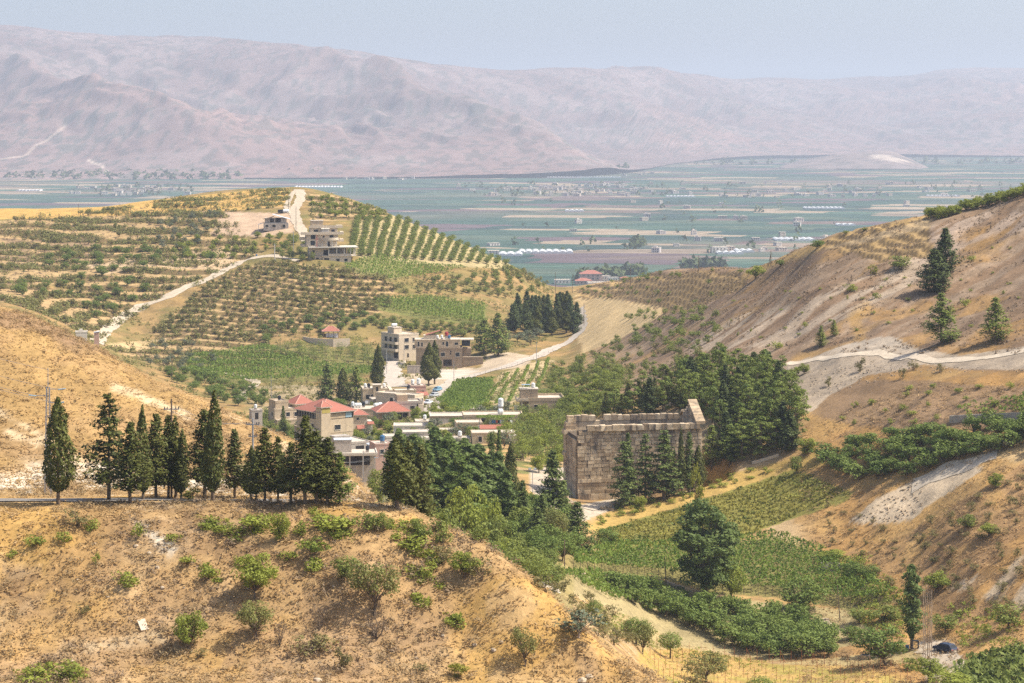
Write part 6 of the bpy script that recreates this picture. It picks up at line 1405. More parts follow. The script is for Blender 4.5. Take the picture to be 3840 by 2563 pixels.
# little pink house
h = House("village_house", "small pale pink house with red hipped roof right of the tall house", 1322, 1557, 700, 4.4, 4.6, 15, W_PALE); h.body(roof=False); H = h.H; h.hip(0, 4.4, 0, 4.6, H, 1.4, .6); h.win('F', 1.2, H - 1.5, .7, .7); h.slope(1.2, 3.6, -1.4, -.04, H - 3.9, H - 3.0, TILE, "porch_roof", axis='y'); h.wl(4.4, 5.8, -.4, 2.6, 0, H - 1.8, W_WHITE, "side_bay"); h.slope(4.2, 6.2, -1.4, -.44, H - 2.6, H - 2.0, TILE, "bay_roof", axis='y')
# pale flat roofs in the foreground of the village
h = House("village_house", "large flat-roofed house with pale terrace roof below the tall house", 1300, 1664, 620, 6.8, 10.5, 30, W_GREY); h.body(x0=-3.2, par=.3); H = h.H; h.wl(-3.6, .8, -.3, 2.6, 0, H + 2.1, W_GREY, "stair_tower"); h.hole('F', 2.6, H - 1.7, 2.4, .9)
h = House("village_house", "open concrete ground-floor house with wide pale roof slab on pillars", 1258, 1704, 585, 10.0, 8.0, 6, W_GREY)
H = h.H; MB().box(-.3, 10.2, -.4, 8.2, H - .45, H, W_ROOF).build("roof_slab", h.root); h.wl(-.28, 10.18, -.38, -.18, H + .002, H + .3, W_WHITE, "parapet"); h.wl(9.98, 10.18, -.17, 8.1, H + .002, H + .3, W_WHITE, "parapet"); h.wl(0, 9.8, 3.2, 8, -1, H - .46, W_GREY, "back_wall"); h.hole('F', 1.0, H - 3.2, 7.5, 2.6, 3.2, "deep_opening")
for x in (.1, 3.3, 6.5, 9.4): h.wl(x, x + .35, -.1, .25, -1, H - .46, W_GREY, "pillar")
h.wl(-.2, 4.0, 2.6, 6.2, H + .01, H + 3.0, W_GREY, "roof_room"); MB().box(-.3, 4.1, 2.5, 6.3, H + 3.0, H + 3.15, TARP).build("roof_sheet", h.root)
tank(h.at(7.9, 3, H + .02), .45, .9, TANKK, "black tank standing on the wide pale roof slab", group=None)
h = House("village_house", "red-brown little house beside the wide pale roof slab", 1408, 1668, 600, 4.0, 6, 18, W_PINK); h.body(par=.2); tank(h.at(2.3, 2, h.H + .1), .6, 1.2, TANKB, "dark blue tank on the red-brown little house"); h.win('F', 1.2, h.H - 2.4, 1, 1.1)
h = House("tin_shed", "small shed with a grey tin roof left of the red-brown house", 1390, 1664, 612, 3.4, 3.5, 18, W_GREY, cat="shed"); h.body(roof=False, z1=h.H - .5); h.slope(-.3, 3.7, -.4, 3.8, h.H - .4, h.H + .2, TARP)
# row of flat roofs in the middle
h = House("village_house", "long low house with pale roof edge in front of the ploughed plot", 1476, 1600, 690, 10.6, 7, 2, W_WHITE); h.body(par=.25); h.win('F', 2, h.H - 2.0, 1.4, 1.1).win('F', 6.5, h.H - 2.0, 1.4, 1.1)
h = House("village_house", "stepped flat-roofed house in front of the long low house", 1500, 1625, 650, 8.2, 6, 8, W_GREY); h.body(par=.25); h.win('F', 3, h.H - 2.0, 1.2, 1.1); h.wl(5.6, 8.4, -2.2, -.05, 0, h.H - 1.0, W_WHITE, "porch")
h = House("village_house", "long windowless pale wall house in the middle of the village", 1613, 1566, 690, 9.8, 9, 3, W_WHITE); h.body(par=.4); MB().box(-.1, 9.9, -.12, -.064, h.H - .25, h.H + .38, W_BROWN).build("dark_parapet_band", h.root); h.win('F', 2.4, h.H - 4.2, 1.2, 1.1)
h = House("village_house", "wide flat-roofed house with a tall white tank on top", 1738, 1562, 672, 16.6, 9, 3, W_BEIGE); h.body(par=.4); H = h.H; tank(h.at(10.6, 4, H + .1), .75, 2.0, TANKW, "tall white tank on the wide flat roof", legs=2.2); tank(h.at(10.4, 1.4, H + .1), .8, 1.0, TANKW, "dented white tank below the tall one on the wide flat roof", True, .3, .2)
h.win('F', 12.4, H - 2.2, 1.2, 1.2).win('F', 14.6, H - 2.2, 1.2, 1.2); h.hole('F', 5.0, H - 2.6, 1.2, 2.0)
h = House("village_house", "low house with a rounded terrace roof before the wide flat roof", 1712, 1588, 650, 7.0, 6, 6, W_BEIGE); h.body(par=.2); h.win('F', 2.6, h.H - 1.9, 1.6, .9).win('F', 5.0, h.H - 1.9, 1.0, .9)
h = House("village_house", "house with a red tiled canopy and vine trellis on its terrace", 1798, 1612, 640, 9.2, 7, 4, W_BEIGE); h.body(par=.2); H = h.H; h.slope(.1, 9.1, -.6, 1.6, H + .3, H + 1.1, TILE, "tiled_canopy", axis='y')
for x in (.2, 3.1, 6.1, 9.0): h.wl(x - .06, x + .06, 2.2, 2.32, H + .1, H + 3.2, STEEL, "trellis_post"); h.wl(x - .06, x + .06, 5.6, 5.72, H + .1, H + 3.2, STEEL, "trellis_post")
xx = RNG.uniform(-.5, 9.5, 260); yy = RNG.uniform(1.8, 6.2, 260); P = np.array([h.at(a, b, H + 2.9) for a, b in zip(xx, yy)]); stuff("trellis_vine", "green vine spread over the roof trellis of the canopy house", "vines", P, VINE, .5, .8, (.4, .7))
for k in range(9):
    o = MB().box(0, .5, -.02, .02, -.8, 0, random.choice([CLOTHR, CLOTHW, TANKB, TANKK])).build("laundry"); o.location = h.at(3.4 + k * .55, 2.26, H + 2.2); o.rotation_euler.z = h.a; tag(o, "piece of laundry on the line under the roof trellis", "laundry", "laundry under the trellis")
tank(h.at(8.4, 2.9, H + .1), .5, 1.3, TANKW, "white tank under the right end of the roof trellis", group=None); tank(h.at(10.2, 2.5, H - .3), .35, .7, TANKB, "small blue drum right of the roof trellis", group=None)
h = House("village_house", "curved-roof house half hidden behind the poplars", 1770, 1626, 610, 11.0, 6, 4, W_BEIGE); h.body(par=.15); h.win('F', 1.6, h.H - 2.2, .9, 1.4).win('F', 4.5, h.H - 2.2, 1.2, 1.3); h.slope(7.0, 9.2, -1.6, -.08, h.H - 1.6, h.H - .6, TILE, "awning", axis='y'); h.wl(9.3, 11.2, -1.8, -.08, 0, h.H - .4, W_WHITE, "white_bay")
h = House("village_house", "distant low roof behind the wide flat-roofed house", 1736, 1536, 720, 11.4, 7, 2, W_GREY); h.body(par=.2)
for k, (u, v, d, W, D, dg, m, lab) in enumerate([(1120,1606,690,6,5,20,W_TAN,"low tan annexe beside the foot of the tall red-roofed house"),(1560,1584,700,5.5,6,6,W_PALE,"small pale house between the ploughed plot and the long pale wall"),(1640,1616,655,6,5,5,W_BEIGE,"small beige house below the long pale wall"),(1690,1648,610,5,5,5,W_GREY,"small grey house among the poplar tops"),(1448,1640,640,5,5,14,W_WHITE,"little white house right of the garden rows"),(1395,1500,770,6,6,12,W_GREY,"grey flat house below the laundry house")]):
    h = House("village_house", lab, u, v, d, W, D, dg, m); h.body(par=.25); h.win('F', W * .2, h.H - 2.2, 1.0, 1.2).win('F', W * .6, h.H - 2.2, 1.0, 1.2); h.win('L', D * .4, h.H - 2.2, 1.0, 1.2)
    if k % 2: tank(h.at(W * .5, D * .5, h.H + .1), .5, 1.0, TANKW, "white tank on the " + lab.split(" b")[0].split(" r")[0].split(" a")[0], group=None)
# house near the temple with the stair tower
h = House("village_house", "flat-roofed house with stair tower and balcony left of the temple", 1982, 1502, 690, 10.4, 11.5, 4, W_TAN); h.body(par=.7); H = h.H
h.wl(-2.2, 2.8, 1.2, 5.4, 0, H + 2.9, W_TAN, "stair_tower"); MB().box(-2.4, 3.0, 1.0, 5.6, H + 2.9, H + 3.2, W_ROOF).build("tower_roof", h.root); MB().box(-3.4, -.1, -.6, 6, H - .3, H, W_ROOF).build("terrace_slab", h.root); h.wl(-3.4, -3.2, -.6, 6, H, H + .6, W_PALE, "terrace_parapet"); h.wl(-3.4, -.1, -.8, -.6, H - .001, H + .6, W_PALE, "terrace_parapet")
h.wl(-2.1, -1.7, -.4, 0, 0, H - .3, W_PALE, "pillar"); h.win('F', 1.6, H - 2.6, 1.3, 1.3).win('F', 8.0, H - 2.4, 1.6, 1.4); h.balcony('L', 1, H - 3.2, 6, 1.4, -2.2)
tank(h.at(1.6, 3, H + 3.2), .55, 1.1, TANKW, "white tank on the stair tower left of the temple", legs=.2); o = MB().box(-1.8, .6, 1.5, 3.2, 0, .1, BLUEG).box(-1.7, -1.6, 1.6, 1.7, -1.0, 0, STEEL).box(.4, .5, 3, 3.1, -1.0, 0, STEEL).build("solar_panel"); o.location = h.at(0, 0, H + 4.2); o.rotation_euler.z = h.a; tag(o, "solar water heater panel on the stair tower left of the temple", "solar panel")
# apartment block
h = House("apartment_block", "pale stone three-storey apartment block with balconies on its left side", 1496, 1258, 930, 9.2, 12.6, 36, W_PALE, cat="building"); h.body(par=.4, m=W_PALE); H = h.H
for z in (H - 3.0, H - 5.7):
    h.win('F', 2.6, z + .2, 1.9, 1.5).win('F', 6.4, z + .2, 1.9, 1.5); h.balcony('L', .1, z - .5, 10.0, 1.5, 0, W_PALE); h.win('L', 1.2, z, 2.2, 1.9).win('L', 5.0, z, 1.6, 1.9).win('L', 8.2, z, 1.8, 1.9)
h.hole('L', .6, H - 9.0, 3.0, 2.2); h.hole('F', 3.8, H - 8.8, .8, 1.6); h.wl(1.0, 4.6, 5, 9.6, H + .09, H + 2.4, W_PALE, "roof_room"); MB().box(.8, 4.8, 4.8, 9.8, H + 2.4, H + 2.6, W_ROOF).build("room_roof", h.root)
tank(h.at(2.4, 7, H + 2.6), .6, 2.0, TANKW, "lying white tank on top of the pale apartment block", True, .5, .2)
# brown building
h = House("brown_building", "wide brown stone building with garage opening and recessed upper floor", 1560, 1308, 915, 17.6, 10, 1.5, W_BROWN, cat="building"); h.body(par=.35); H = h.H
for x, w in ((3.0, .9), (9.4, 1.6), (15.0, 1.6)): h.win('F', x, H - 3.1, w, 1.6)
h.win('F', 8.7, H - 5.7, 1.3, 1.0); h.hole('F', 10.4, H - 6.6, 3.2, 2.4, 0, "garage_opening"); h.hole('F', 12.9, H - 1.4, .5, .5); h.hole('F', 12.9, H - 2.2, .5, .5)
h.body(x0=-.6, x1=16.8, y0=2.4, y1=11, z0=H + .1, z1=H + 3.1, m=W_TAN, par=.12); H2 = H + 3.1
MB().box(16.85, 22.0, 3.0, 10.5, H2 - .25, H2 + .05, W_ROOF).build("roof_slab", h.root); h.wl(17.4, 20.6, 4.2, 4.4, H2 - 2.6, H2 - .26, TANKK, "dark_screen"); h.wl(17.0, 21.0, 4.6, 10, -1.5, H - .4, W_BROWN, "side_base")
for x, w, hh in ((.6, .7, 1.9), (1.9, .7, 1.6), (10.0, .7, 1.2), (11.3, 1.0, 2.0), (14.6, 1.4, 1.0)): h.win('F', x, H + .5 + (0 if hh > 1.5 else .6), w, hh, 2.4)
h.wl(2.8, 8.0, 5.0, 9.0, H2 + .09, H2 + 1.5, W_PALE, "roof_room"); h.slope(3.6, 9.2, 4.6, 9.4, H2 + 1.6, H2 + 3.3, TILE)
tank(h.at(11.6, 6, H2 + .1), .7, 1.3, TANKR, "red tank on the roof of the wide brown building", legs=1.1); tank(h.at(12.6, 3.4, H2 + .1), .55, .9, TANKB, "blue tank on the roof of the wide brown building"); tank(h.at(9.8, 3.6, H2 + .1), .5, 1.0, TANKW, "white tank left of the blue one on the brown building"); tank(h.at(8.2, 3.2, H2 + .1), .5, .9, TANKW, "leftmost pale tank on the wide brown building")
h2 = House("retaining_wall", "long stone retaining wall right of the brown building", 1737, 1340, 917, 7.6, .6, 3, W_BROWN, cat="wall"); h2.body(roof=False); MB().box(-.1, 7.7, -.1, .7, h2.H, h2.H + .15, W_PALE).build("coping", h2.root)
h2 = House("yard_wall", "low grey yard wall left of the brown building", 1527, 1372, 880, 6.0, .4, 4, W_GREY, cat="wall"); h2.body(roof=False); MB().box(-.05, 6.05, -.05, .45, h2.H, h2.H + .1, W_PALE).build("coping", h2.root)
# pavilion and its curved wall
h = House("garden_pavilion", "open garden pavilion with a red hipped roof on the slope", 1212, 1243, 975, 6.4, 5.0, 8, W_WHITE, cat="pavilion"); H = h.H; h.hip(0, 6.4, 0, 5, H, 1.9, .5)
for x in (.1, 2.1, 4.2, 6.1):
    for y in (.1, 4.7): h.wl(x, x + .2, y, y + .2, 0, H - .21, W_BROWN, "post")
h.wl(1.2, 6.0, 1.2, 1.3, 0, H - 1.0, CLOTHW, "curtain")
pts = [(1135,1272),(1160,1285),(1200,1296),(1250,1302),(1312,1304)]
rw = empty("terrace_wall", hit(1135, 1280, 850)); tag(rw, "curved beige terrace wall below the garden pavilion", "wall")
Q = [hit(u, v, 850) for u, v in pts]
for a_, b_ in zip(Q[:-1], Q[1:]):
    n = Vector((-(b_ - a_).y, (b_ - a_).x, 0)).normalized() * .3; zt = Q[0].z + 1.0; P = [a_, b_, b_ + n, a_ + n]
    MB().hexa([p - rw.location + Vector((0, 0, -1.5)) for p in P] + [Vector((p.x, p.y, zt)) - rw.location for p in P], W_PALE).build("wall_section", rw)
# hillside villa
h = House("hillside_villa", "tall unfinished pale villa with stacked terraces on the hillside", 1160, 828, 1078, 13.6, 10, 9, W_PALE, cat="villa", base=19.4); 
h.wl(0, 8, 0, 10, -3, 3.4); h.wl(6.0, 18.6, -1.0, 9, -3, 3.4, W_PALE, "base_wall"); MB().box(5.6, 21.0, -1.4, 9.4, 3.4, 3.6, W_ROOF).build("terrace_floor", h.root)
for x in (1.0, 3.0): h.hole('F', x, .6, 1.2, 2.2, 0, "arched_opening")
h.hole('F', 6.6, .3, 2.2, 2.3, -1.0, "doorway").win('F', 12.0, 1.0, 1.5, 1.3, -1.0).win('F', 15.6, 1.0, 1.5, 1.3, -1.0); h.wl(8.4, 18.6, -1.1, -.9, 3.601, 4.5, W_PALE, "terrace_parapet")
h.wl(0, 9, 1.0, 10, 3.6, 7.2, W_PALE); h.win('F', 1.4, 5.0, 1.1, 1.0, 1.0); h.hole('F', 6.4, 3.7, 2.2, 2.4, 1.0); h.wl(9.05, 17, 5.5, 9, 3.6, 7.2, W_GREY, "back_wall")
for x in (8.4, 12.0, 15.4, 18.2, 20.2): h.wl(x, x + .45, -1.0, -.55, 3.61, 7.2, W_WHITE, "column")
for x in (14.0, 17.2, 20.2): h.wl(x, x + .4, 5.0, 5.4, 3.61, 7.2, W_WHITE, "column")
MB().box(-.4, 21.6, -1.9, 9.6, 7.2, 7.65, W_WHITE).build("terrace_slab", h.root)
h.wl(-1.2, 12.6, 1.4, 10, 7.65, 10.6, W_PALE); h.win('F', .6, 8.2, 2.1, 2.0, 1.4); h.hole('F', 8.2, 7.7, 1.1, 2.2, 1.4)
seg = 14
o = MB(); o2 = MB()
for k in range(seg):                                          # rounded balcony bay
    a0, a1 = math.pi * (1 + k / seg), math.pi * (1 + (k + 1) / seg); c = lambda t, r: (9.0 + r * math.cos(t), 1.4 + r * .75 * math.sin(t))
    for mb, r0, r1, z0, z1, mm in ((o, 2.2, 4.2, 10.5, 10.75, W_ROOF), (o2, 4.0, 4.2, 10.76, 11.7, W_PALE)):
        mb.hexa([(*c(a0, r0), z0), (*c(a0, r1), z0), (*c(a1, r1), z0), (*c(a1, r0), z0), (*c(a0, r0), z1), (*c(a0, r1), z1), (*c(a1, r1), z1), (*c(a1, r0), z1)], mm)
bay = o.build("rounded_balcony", h.root); o2.build("balcony_parapet", bay)
for t in (1.15, 1.4, 1.6, 1.85): h.wl(9 + 3.6 * math.cos(math.pi * t) - .15, 9 + 3.6 * math.cos(math.pi * t) + .15, 1.4 + 2.7 * math.sin(math.pi * t) - .15, 1.4 + 2.7 * math.sin(math.pi * t) + .15, 7.66, 10.49, W_WHITE, "column")
h.wl(-1.2, 13.0, 1.4, 10, 10.6, 13.2, W_PALE); h.win('F', .8, 11.0, 2.0, 2.0, 1.4).win('F', 6.0, 11.6, .9, .9, 1.4).win('F', 9.2, 11.6, 1.7, 1.1, 1.4)
h.balcony('L', 2, 10.7, 7, 2.6, -1.2, W_PALE); h.balcony('L', 2, 7.7, 7, 2.2, -1.2, W_PALE); MB().box(-3.8, 14.2, .6, 10.4, 13.2, 13.45, W_ROOF).build("terrace_slab", h.root); h.wl(-3.8, 14.2, .4, .6, 13.0, 14.2, W_PALE, "parapet"); h.wl(14.0, 15.6, 2, 9, 13.0, 14.2, W_PALE, "side_balcony"); h.wl(13.05, 15.6, 2, 9, 9.8, 10.9, W_PALE, "side_balcony")
h.wl(.6, 12.8, 2.6, 10, 13.46, 16.0, W_PALE); h.win('F', 2.2, 14.2, 2.0, 1.0, 2.6).win('F', 10.0, 14.2, 1.6, 1.0, 2.6); h.wl(5.6, 9.0, 1.4, 2.55, 13.46, 15.6, W_WHITE, "stair_box"); h.slope(5.4, 9.2, 1.1, 4.0, 15.65, 16.3, W_WHITE, "stair_roof", axis='y')
MB().box(.2, 13.4, 2.2, 10.3, 16.0, 16.2, W_ROOF).build("upper_slab", h.root); h.wl(.2, 13.4, 2.0, 2.2, 15.9, 17.1, W_PALE, "parapet"); h.wl(12.4, 15.2, 3, 8, 15.9, 17.1, W_PALE, "side_balcony")
h.wl(1.2, 6.6, 5, 9.5, 16.21, 19.0, W_TAN, "roof_room"); MB().box(1.0, 6.8, 4.8, 9.7, 19.0, 19.25, W_ROOF).build("room_roof", h.root)
o = MB().tube((4.2, 4.4, 16.2), (4.2, 4.4, 22.4), .05, .03, STEEL, 6).build("mast", h.root)
hv = h
o = MB().box(-.13, .13, -.1, .1, 0, 5.2, CLOTHR).box(-.85, .85, -.11, .11, 3.4, 3.66, CLOTHR).build("wooden_cross"); p = h.at(3.3, -.9, 7.65); o.location = p; o.rotation_euler.z = h.a; tag(o, "tall red cross standing on the villa terrace edge", "cross")
# gabled house near the top of the hill
h = House("gabled_house", "small grey house with slanting sheet roof near the hilltop track", 988, 838, hit(1030, 866, 900).y, 11.8, 7, 4, W_GREY, base=3.6); H = h.H; h.body(roof=False); h.wl(.6, 10.8, .6, 6.6, H, H + 2.4, W_GREY, "upper_wall")
h.hole('F', 3.0, H + .4, 2.0, 1.7, .6); h.hole('F', 5.6, H + .4, 2.6, 2.0, .6); h.win('F', 1.0, H - 2.0, 1.4, 1.3).win('F', 4.2, H - 2.0, 1.6, 1.4).win('F', 9.0, H - 2.2, 1.4, 1.6)
h.slope(4.2, 12.6, -.2, 7.4, H + 4.2, H + 1.9, TARP); h.slope(-.4, 5.0, -.2, 7.2, H + 1.9, H + 3.2, W_BROWN, "side_roof"); h.slope(-2.6, -.05, 0, 5, H - .6, H + .2, TARP, "lean_to_roof"); h.wl(-2.5, -2.3, .2, .4, 0, H - .65, STEEL, "post")
h = House("grey_hut", "low whitish hut half hidden behind the golden slope", 283, 1246, 870, 4.2, 4.0, 10, W_WHITE, cat="hut"); h.body(par=.2); h.wl(1.4, 2.6, 1, 2.5, h.H, h.H + .9, W_WHITE, "roof_tank")
h = House("tool_shed", "tiny reddish shed at the foot of the pale track", 353, 1248, 880, 1.8, 2.0, 10, W_PINK, cat="shed"); h.body(roof=False); h.slope(-.2, 2, -.2, 2.2, h.H + .1, h.H + .4, TARP)
p = hit(1062, 800, 1000)
o = MB().tube((0, 0, 1.0), (2.8, 0, 1.0), .9, .9, TANKW, 14).box(-2.6, -.1, -.8, .8, .1, 1.7, TANKK).build("tank_trailer"); o.location = p; tag(o, "black crate and white tank standing in the ploughed hill field", "water tank")
def px_wall(name, label, pts, dmin, hgt, mat, th=.4, sec="wall_section"):
    Q = [hit(u, v, dmin) for u, v in pts]; r = empty(name, Q[0]); tag(r, label, "wall")
    for a_, b_ in zip(Q[:-1], Q[1:]):
        n = Vector((-(b_ - a_).y, (b_ - a_).x, 0)).normalized() * th; P = [a_, b_, b_ + n, a_ + n]
        MB().hexa([p - r.location + Vector((0, 0, -1)) for p in P] + [p - r.location + Vector((0, 0, hgt)) for p in P], mat).build(sec, r)
px_wall("retaining_wall", "long grey retaining wall under the vine terrace at the right photo edge", [(3560,1588),(3640,1584),(3720,1580),(3800,1576),(3900,1570)], 420, 1.5, W_GREY)
px_wall("field_wall", "low pale wall below the road bend at the pine forest edge", [(2820,1742),(2870,1728),(2920,1712)], 440, .6, W_PALE)
# concrete basin in the valley
p = hit(3090, 2150, 380); b = empty("concrete_basin", p, .12); tag(b, "open concrete water basin at the edge of the pergola vineyard", "basin")
for nm, q in (("wall", (0, 3.4, 0, .18, -.6, 1.5)), ("wall", (0, 3.4, 2.6, 2.78, -.6, 1.5)), ("wall", (-.003, .18, .18, 2.6, -.6, 1.497)), ("wall", (3.22, 3.403, .18, 2.6, -.6, 1.497))): MB().box(*q, W_GREY).build(nm, b)
# ---------------------------------------------------------------- poles, pylons, wires
def lattice(p, hgt, wb, wt, label, arms, group="lattice power pylons"):
    r = empty("lattice_pylon", p); tag(r, label, "pylon", group); c = lambda z: (wb + (wt - wb) * z / hgt) / 2
    for sx in (-1, 1):
        for sy in (-1, 1): MB().tube((sx * c(-.6), sy * c(-.6), -.6), (sx * c(hgt), sy * c(hgt), hgt), .05, .04, STEEL, 4).build("leg", r)
    br = MB(); n = 12
    for k in range(n):
        z0, z1 = hgt * k / n, hgt * (k + 1) / n
        for f in range(4):
            s = [(-1, -1), (1, -1), (1, 1), (-1, 1)]; a, b = s[f], s[(f + 1) % 4]
            if k % 2: a, b = b, a
            br.tube((a[0] * c(z0), a[1] * c(z0), z0), (b[0] * c(z1), b[1] * c(z1), z1), .022, .022, STEEL, 3)
    br.build("bracing", r); tag(MB().tube((0, 0, hgt), (0, 0, hgt * 1.18), .05, .03, STEEL, 5).build("mast", r))
    for z, x0, x1 in arms:
        a = MB().tube((x0, 0, z), (x1, 0, z), .05, .05, STEEL, 4).build("crossarm", r); e = x1 if abs(x1) > abs(x0) else x0
        MB().tube((e, 0, z - .05), (e + math.copysign(.9, e), 0, z + .05), .08, .08, BLUEG, 6).build("insulator", a)
    return r
def pole(p, hgt, label, arms=(), mat=WOODP, r=.13, lean=0.0, group=None, rz=0.0):
    o = empty("power_pole", p, rz); tag(o, label, "pole", group); o.rotation_euler = (0, lean, rz); MB().tube((0, 0, -.8), (0, 0, hgt), r, r * .7, mat, 8).build("shaft", o)
    for z, w in arms:
        a = MB().box(-w, w, -.05, .05, z - .06, z + .06, STEEL).build("crossarm", o)
        for x in (-w * .9, -w * .55, w * .55, w * .9): MB().tube((x, 0, z + .06), (x, 0, z + .3), .06, .05, TANKK, 6).build("insulator", a)
    return o
def tall_pole(u, vb, vt, label, d=None, dmin=215, **k):
    p = at(u, d) if d else hit(u, vb, dmin); return pole(p, (VH + (CZ - p.z) * FPX / p.y - vt) * p.y / FPX, label, **k)
p = spot(180, 1855); hh = (VH + (CZ - p.z) * FPX / p.y - 1452) * p.y / FPX
lattice(p, hh, .75, .35, "steel lattice pylon with stub arms behind the lone columnar cypress", [(hh * .98, 0, 1.2), (hh * .92, -1.4, 0), (hh * .855, 0, 1.0)])
tall_pole(643, 1870, 1496, "wooden power pole rising among the road cypresses", d=282, arms=[(10.4, .9)])
tall_pole(948, 1880, 1570, "grey metal power pole with three crossarms between the cypresses", d=284, mat=STEEL, arms=[(8.6, .8), (7.2, .5), (5.0, .9)])
p = at(1442, 540); lattice(p, 14, .8, .4, "steel lattice pylon standing before the poplar grove", [(13.6, 0, 1.6), (12.2, -1.4, 0), (11, 0, 1.6)])
tall_pole(1363, 1820, 1690, "thin grey metal pole left of the lattice pylon in the village", d=520, mat=STEEL, r=.1, arms=[(7, .4)])
tall_pole(1372, 1640, 1580, "grey street pole beside the garden rows", d=700, mat=STEEL, r=.1)
tall_pole(1702, 1425, 1355, "grey power pole at the village street before the chalk bank", d=850, mat=STEEL, r=.12, arms=[(6.2, .5)])
tall_pole(2012, 1362, 1283, "grey power pole beside the upper village street", d=900, mat=STEEL, r=.12)
tall_pole(1450, 1390, 1310, "grey metal pole left of the pale lane", d=880, mat=STEEL, r=.12)
tall_pole(1515, 1350, 1290, "slim pole in front of the apartment block", d=900, mat=STEEL, r=.1)
tall_pole(2083, 1115, 1020, "tall wooden pole on the saddle, left one", d=1150); tall_pole(2146, 1100, 1030, "tall wooden pole on the saddle, right one", d=1160)
tall_pole(2190, 1232, 1135, "wooden pole beside the stubble field", d=1010)
tall_pole(2620, 1022, 958, "wooden pole on the skyline left of the bush", d=930); tall_pole(2891, 988, 942, "upright skyline pole of the braced pair", d=780); pole(at(2880, 780), 4.4, "slanting brace pole leaning on the skyline pole", lean=.22)
tall_pole(2364, 1070, 1002, "thin pole on the far saddle terrace", d=1050); tall_pole(295, 805, 766, "pole on the golden ridge, left one", dmin=800); tall_pole(489, 800, 768, "pole on the golden ridge, right one", dmin=800)
tall_pole(863, 775, 735, "pole on the hilltop beside the golden terraces", dmin=800); tall_pole(1082, 795, 740, "pole beside the hilltop path", dmin=800); tall_pole(1110, 872, 775, "pole beside the upper track", dmin=800)
tall_pole(1100, 945, 868, "grey metal pole beside the villa approach", dmin=800, mat=STEEL, r=.14); tall_pole(1030, 975, 915, "white concrete pillar beside the villa road", dmin=800, mat=W_WHITE, r=.25)
tall_pole(645, 1430, 1330, "thin pole on the lower terraces left", dmin=800); tall_pole(1017, 1530, 1410, "pole above the village path", d=760, mat=STEEL, r=.1)
tall_pole(2117, 2120, 2025, "dark pole beside the conifers at the vineyard corner", d=400, r=.1); tall_pole(2498, 2195, 2088, "leaning dark pole at the edge of the pergola vineyard", lean=-.05, dmin=380, r=.1)
tall_pole(3150, 2330, 2195, "leaning dark pole above the rubble heap", lean=-.08, dmin=380, r=.1); tall_pole(3298, 2330, 2262, "thin pole left of the slender poplar", dmin=380, r=.07)
# floodlight by the temple
p = at(1997, 492); hgt = m_px(118, 492); o = empty("floodlight_post", p); tag(o, "floodlight post with two lamps beside the temple yard", "lamp post"); MB().tube((0, 0, -.4), (0, 0, hgt), .08, .06, STEEL, 8).build("post", o)
MB().box(-.6, .6, -.05, .05, hgt - .05, hgt + .05, STEEL).build("crossbar", o)
for x in (-.6, .5): q = MB().box(x - .25, x + .3, -.3, .15, hgt + .06, hgt + .42, STEEL).build("lamp_housing", o); MB().box(x - .2, x + .25, -.33, -.301, hgt + .1, hgt + .38, TANKW).build("lamp_glass", q)
def wire(p0, p1, sag, label, r=.018):
    o = MB(); n = 14; P = [Vector(p0).lerp(Vector(p1), t / n) - Vector((0, 0, sag * 4 * (t / n) * (1 - t / n))) for t in range(n + 1)]
    for a, b in zip(P[:-1], P[1:]): o.tube(a, b, r, r, STEEL, 3, False)
    tag(o.build("power_line"), label, "wire", "power lines")
py = spot(180, 1855)
for dz, x in ((hh * 1.16, 0), (hh * .98, 1), (hh * .92, -1.6), (hh * .855, .8)): wire(py + Vector((x, 0, dz)), at(-800, 300) + Vector((0, 0, dz + 8)), 1.2, "power line running left from the lattice pylon")
for dx in (-.8, .8): wire(at(643, 282) + Vector((dx, 0, 10.6)), at(948, 284) + Vector((dx, 0, 8.9)), .9, "power line between the two roadside poles")
for dx in (-.7, 0, .7): wire(at(948, 284) + Vector((dx, 0, 8.9)), at(1442, 540) + Vector((dx, 0, 13.6)), 3.5, "power line from the roadside down to the village pylon")
for dx in (-.4, .4): wire(at(1702, 850) + Vector((dx, 0, 6.4)), at(2012, 900) + Vector((dx, 0, 7)), 1.2, "power line along the village street")

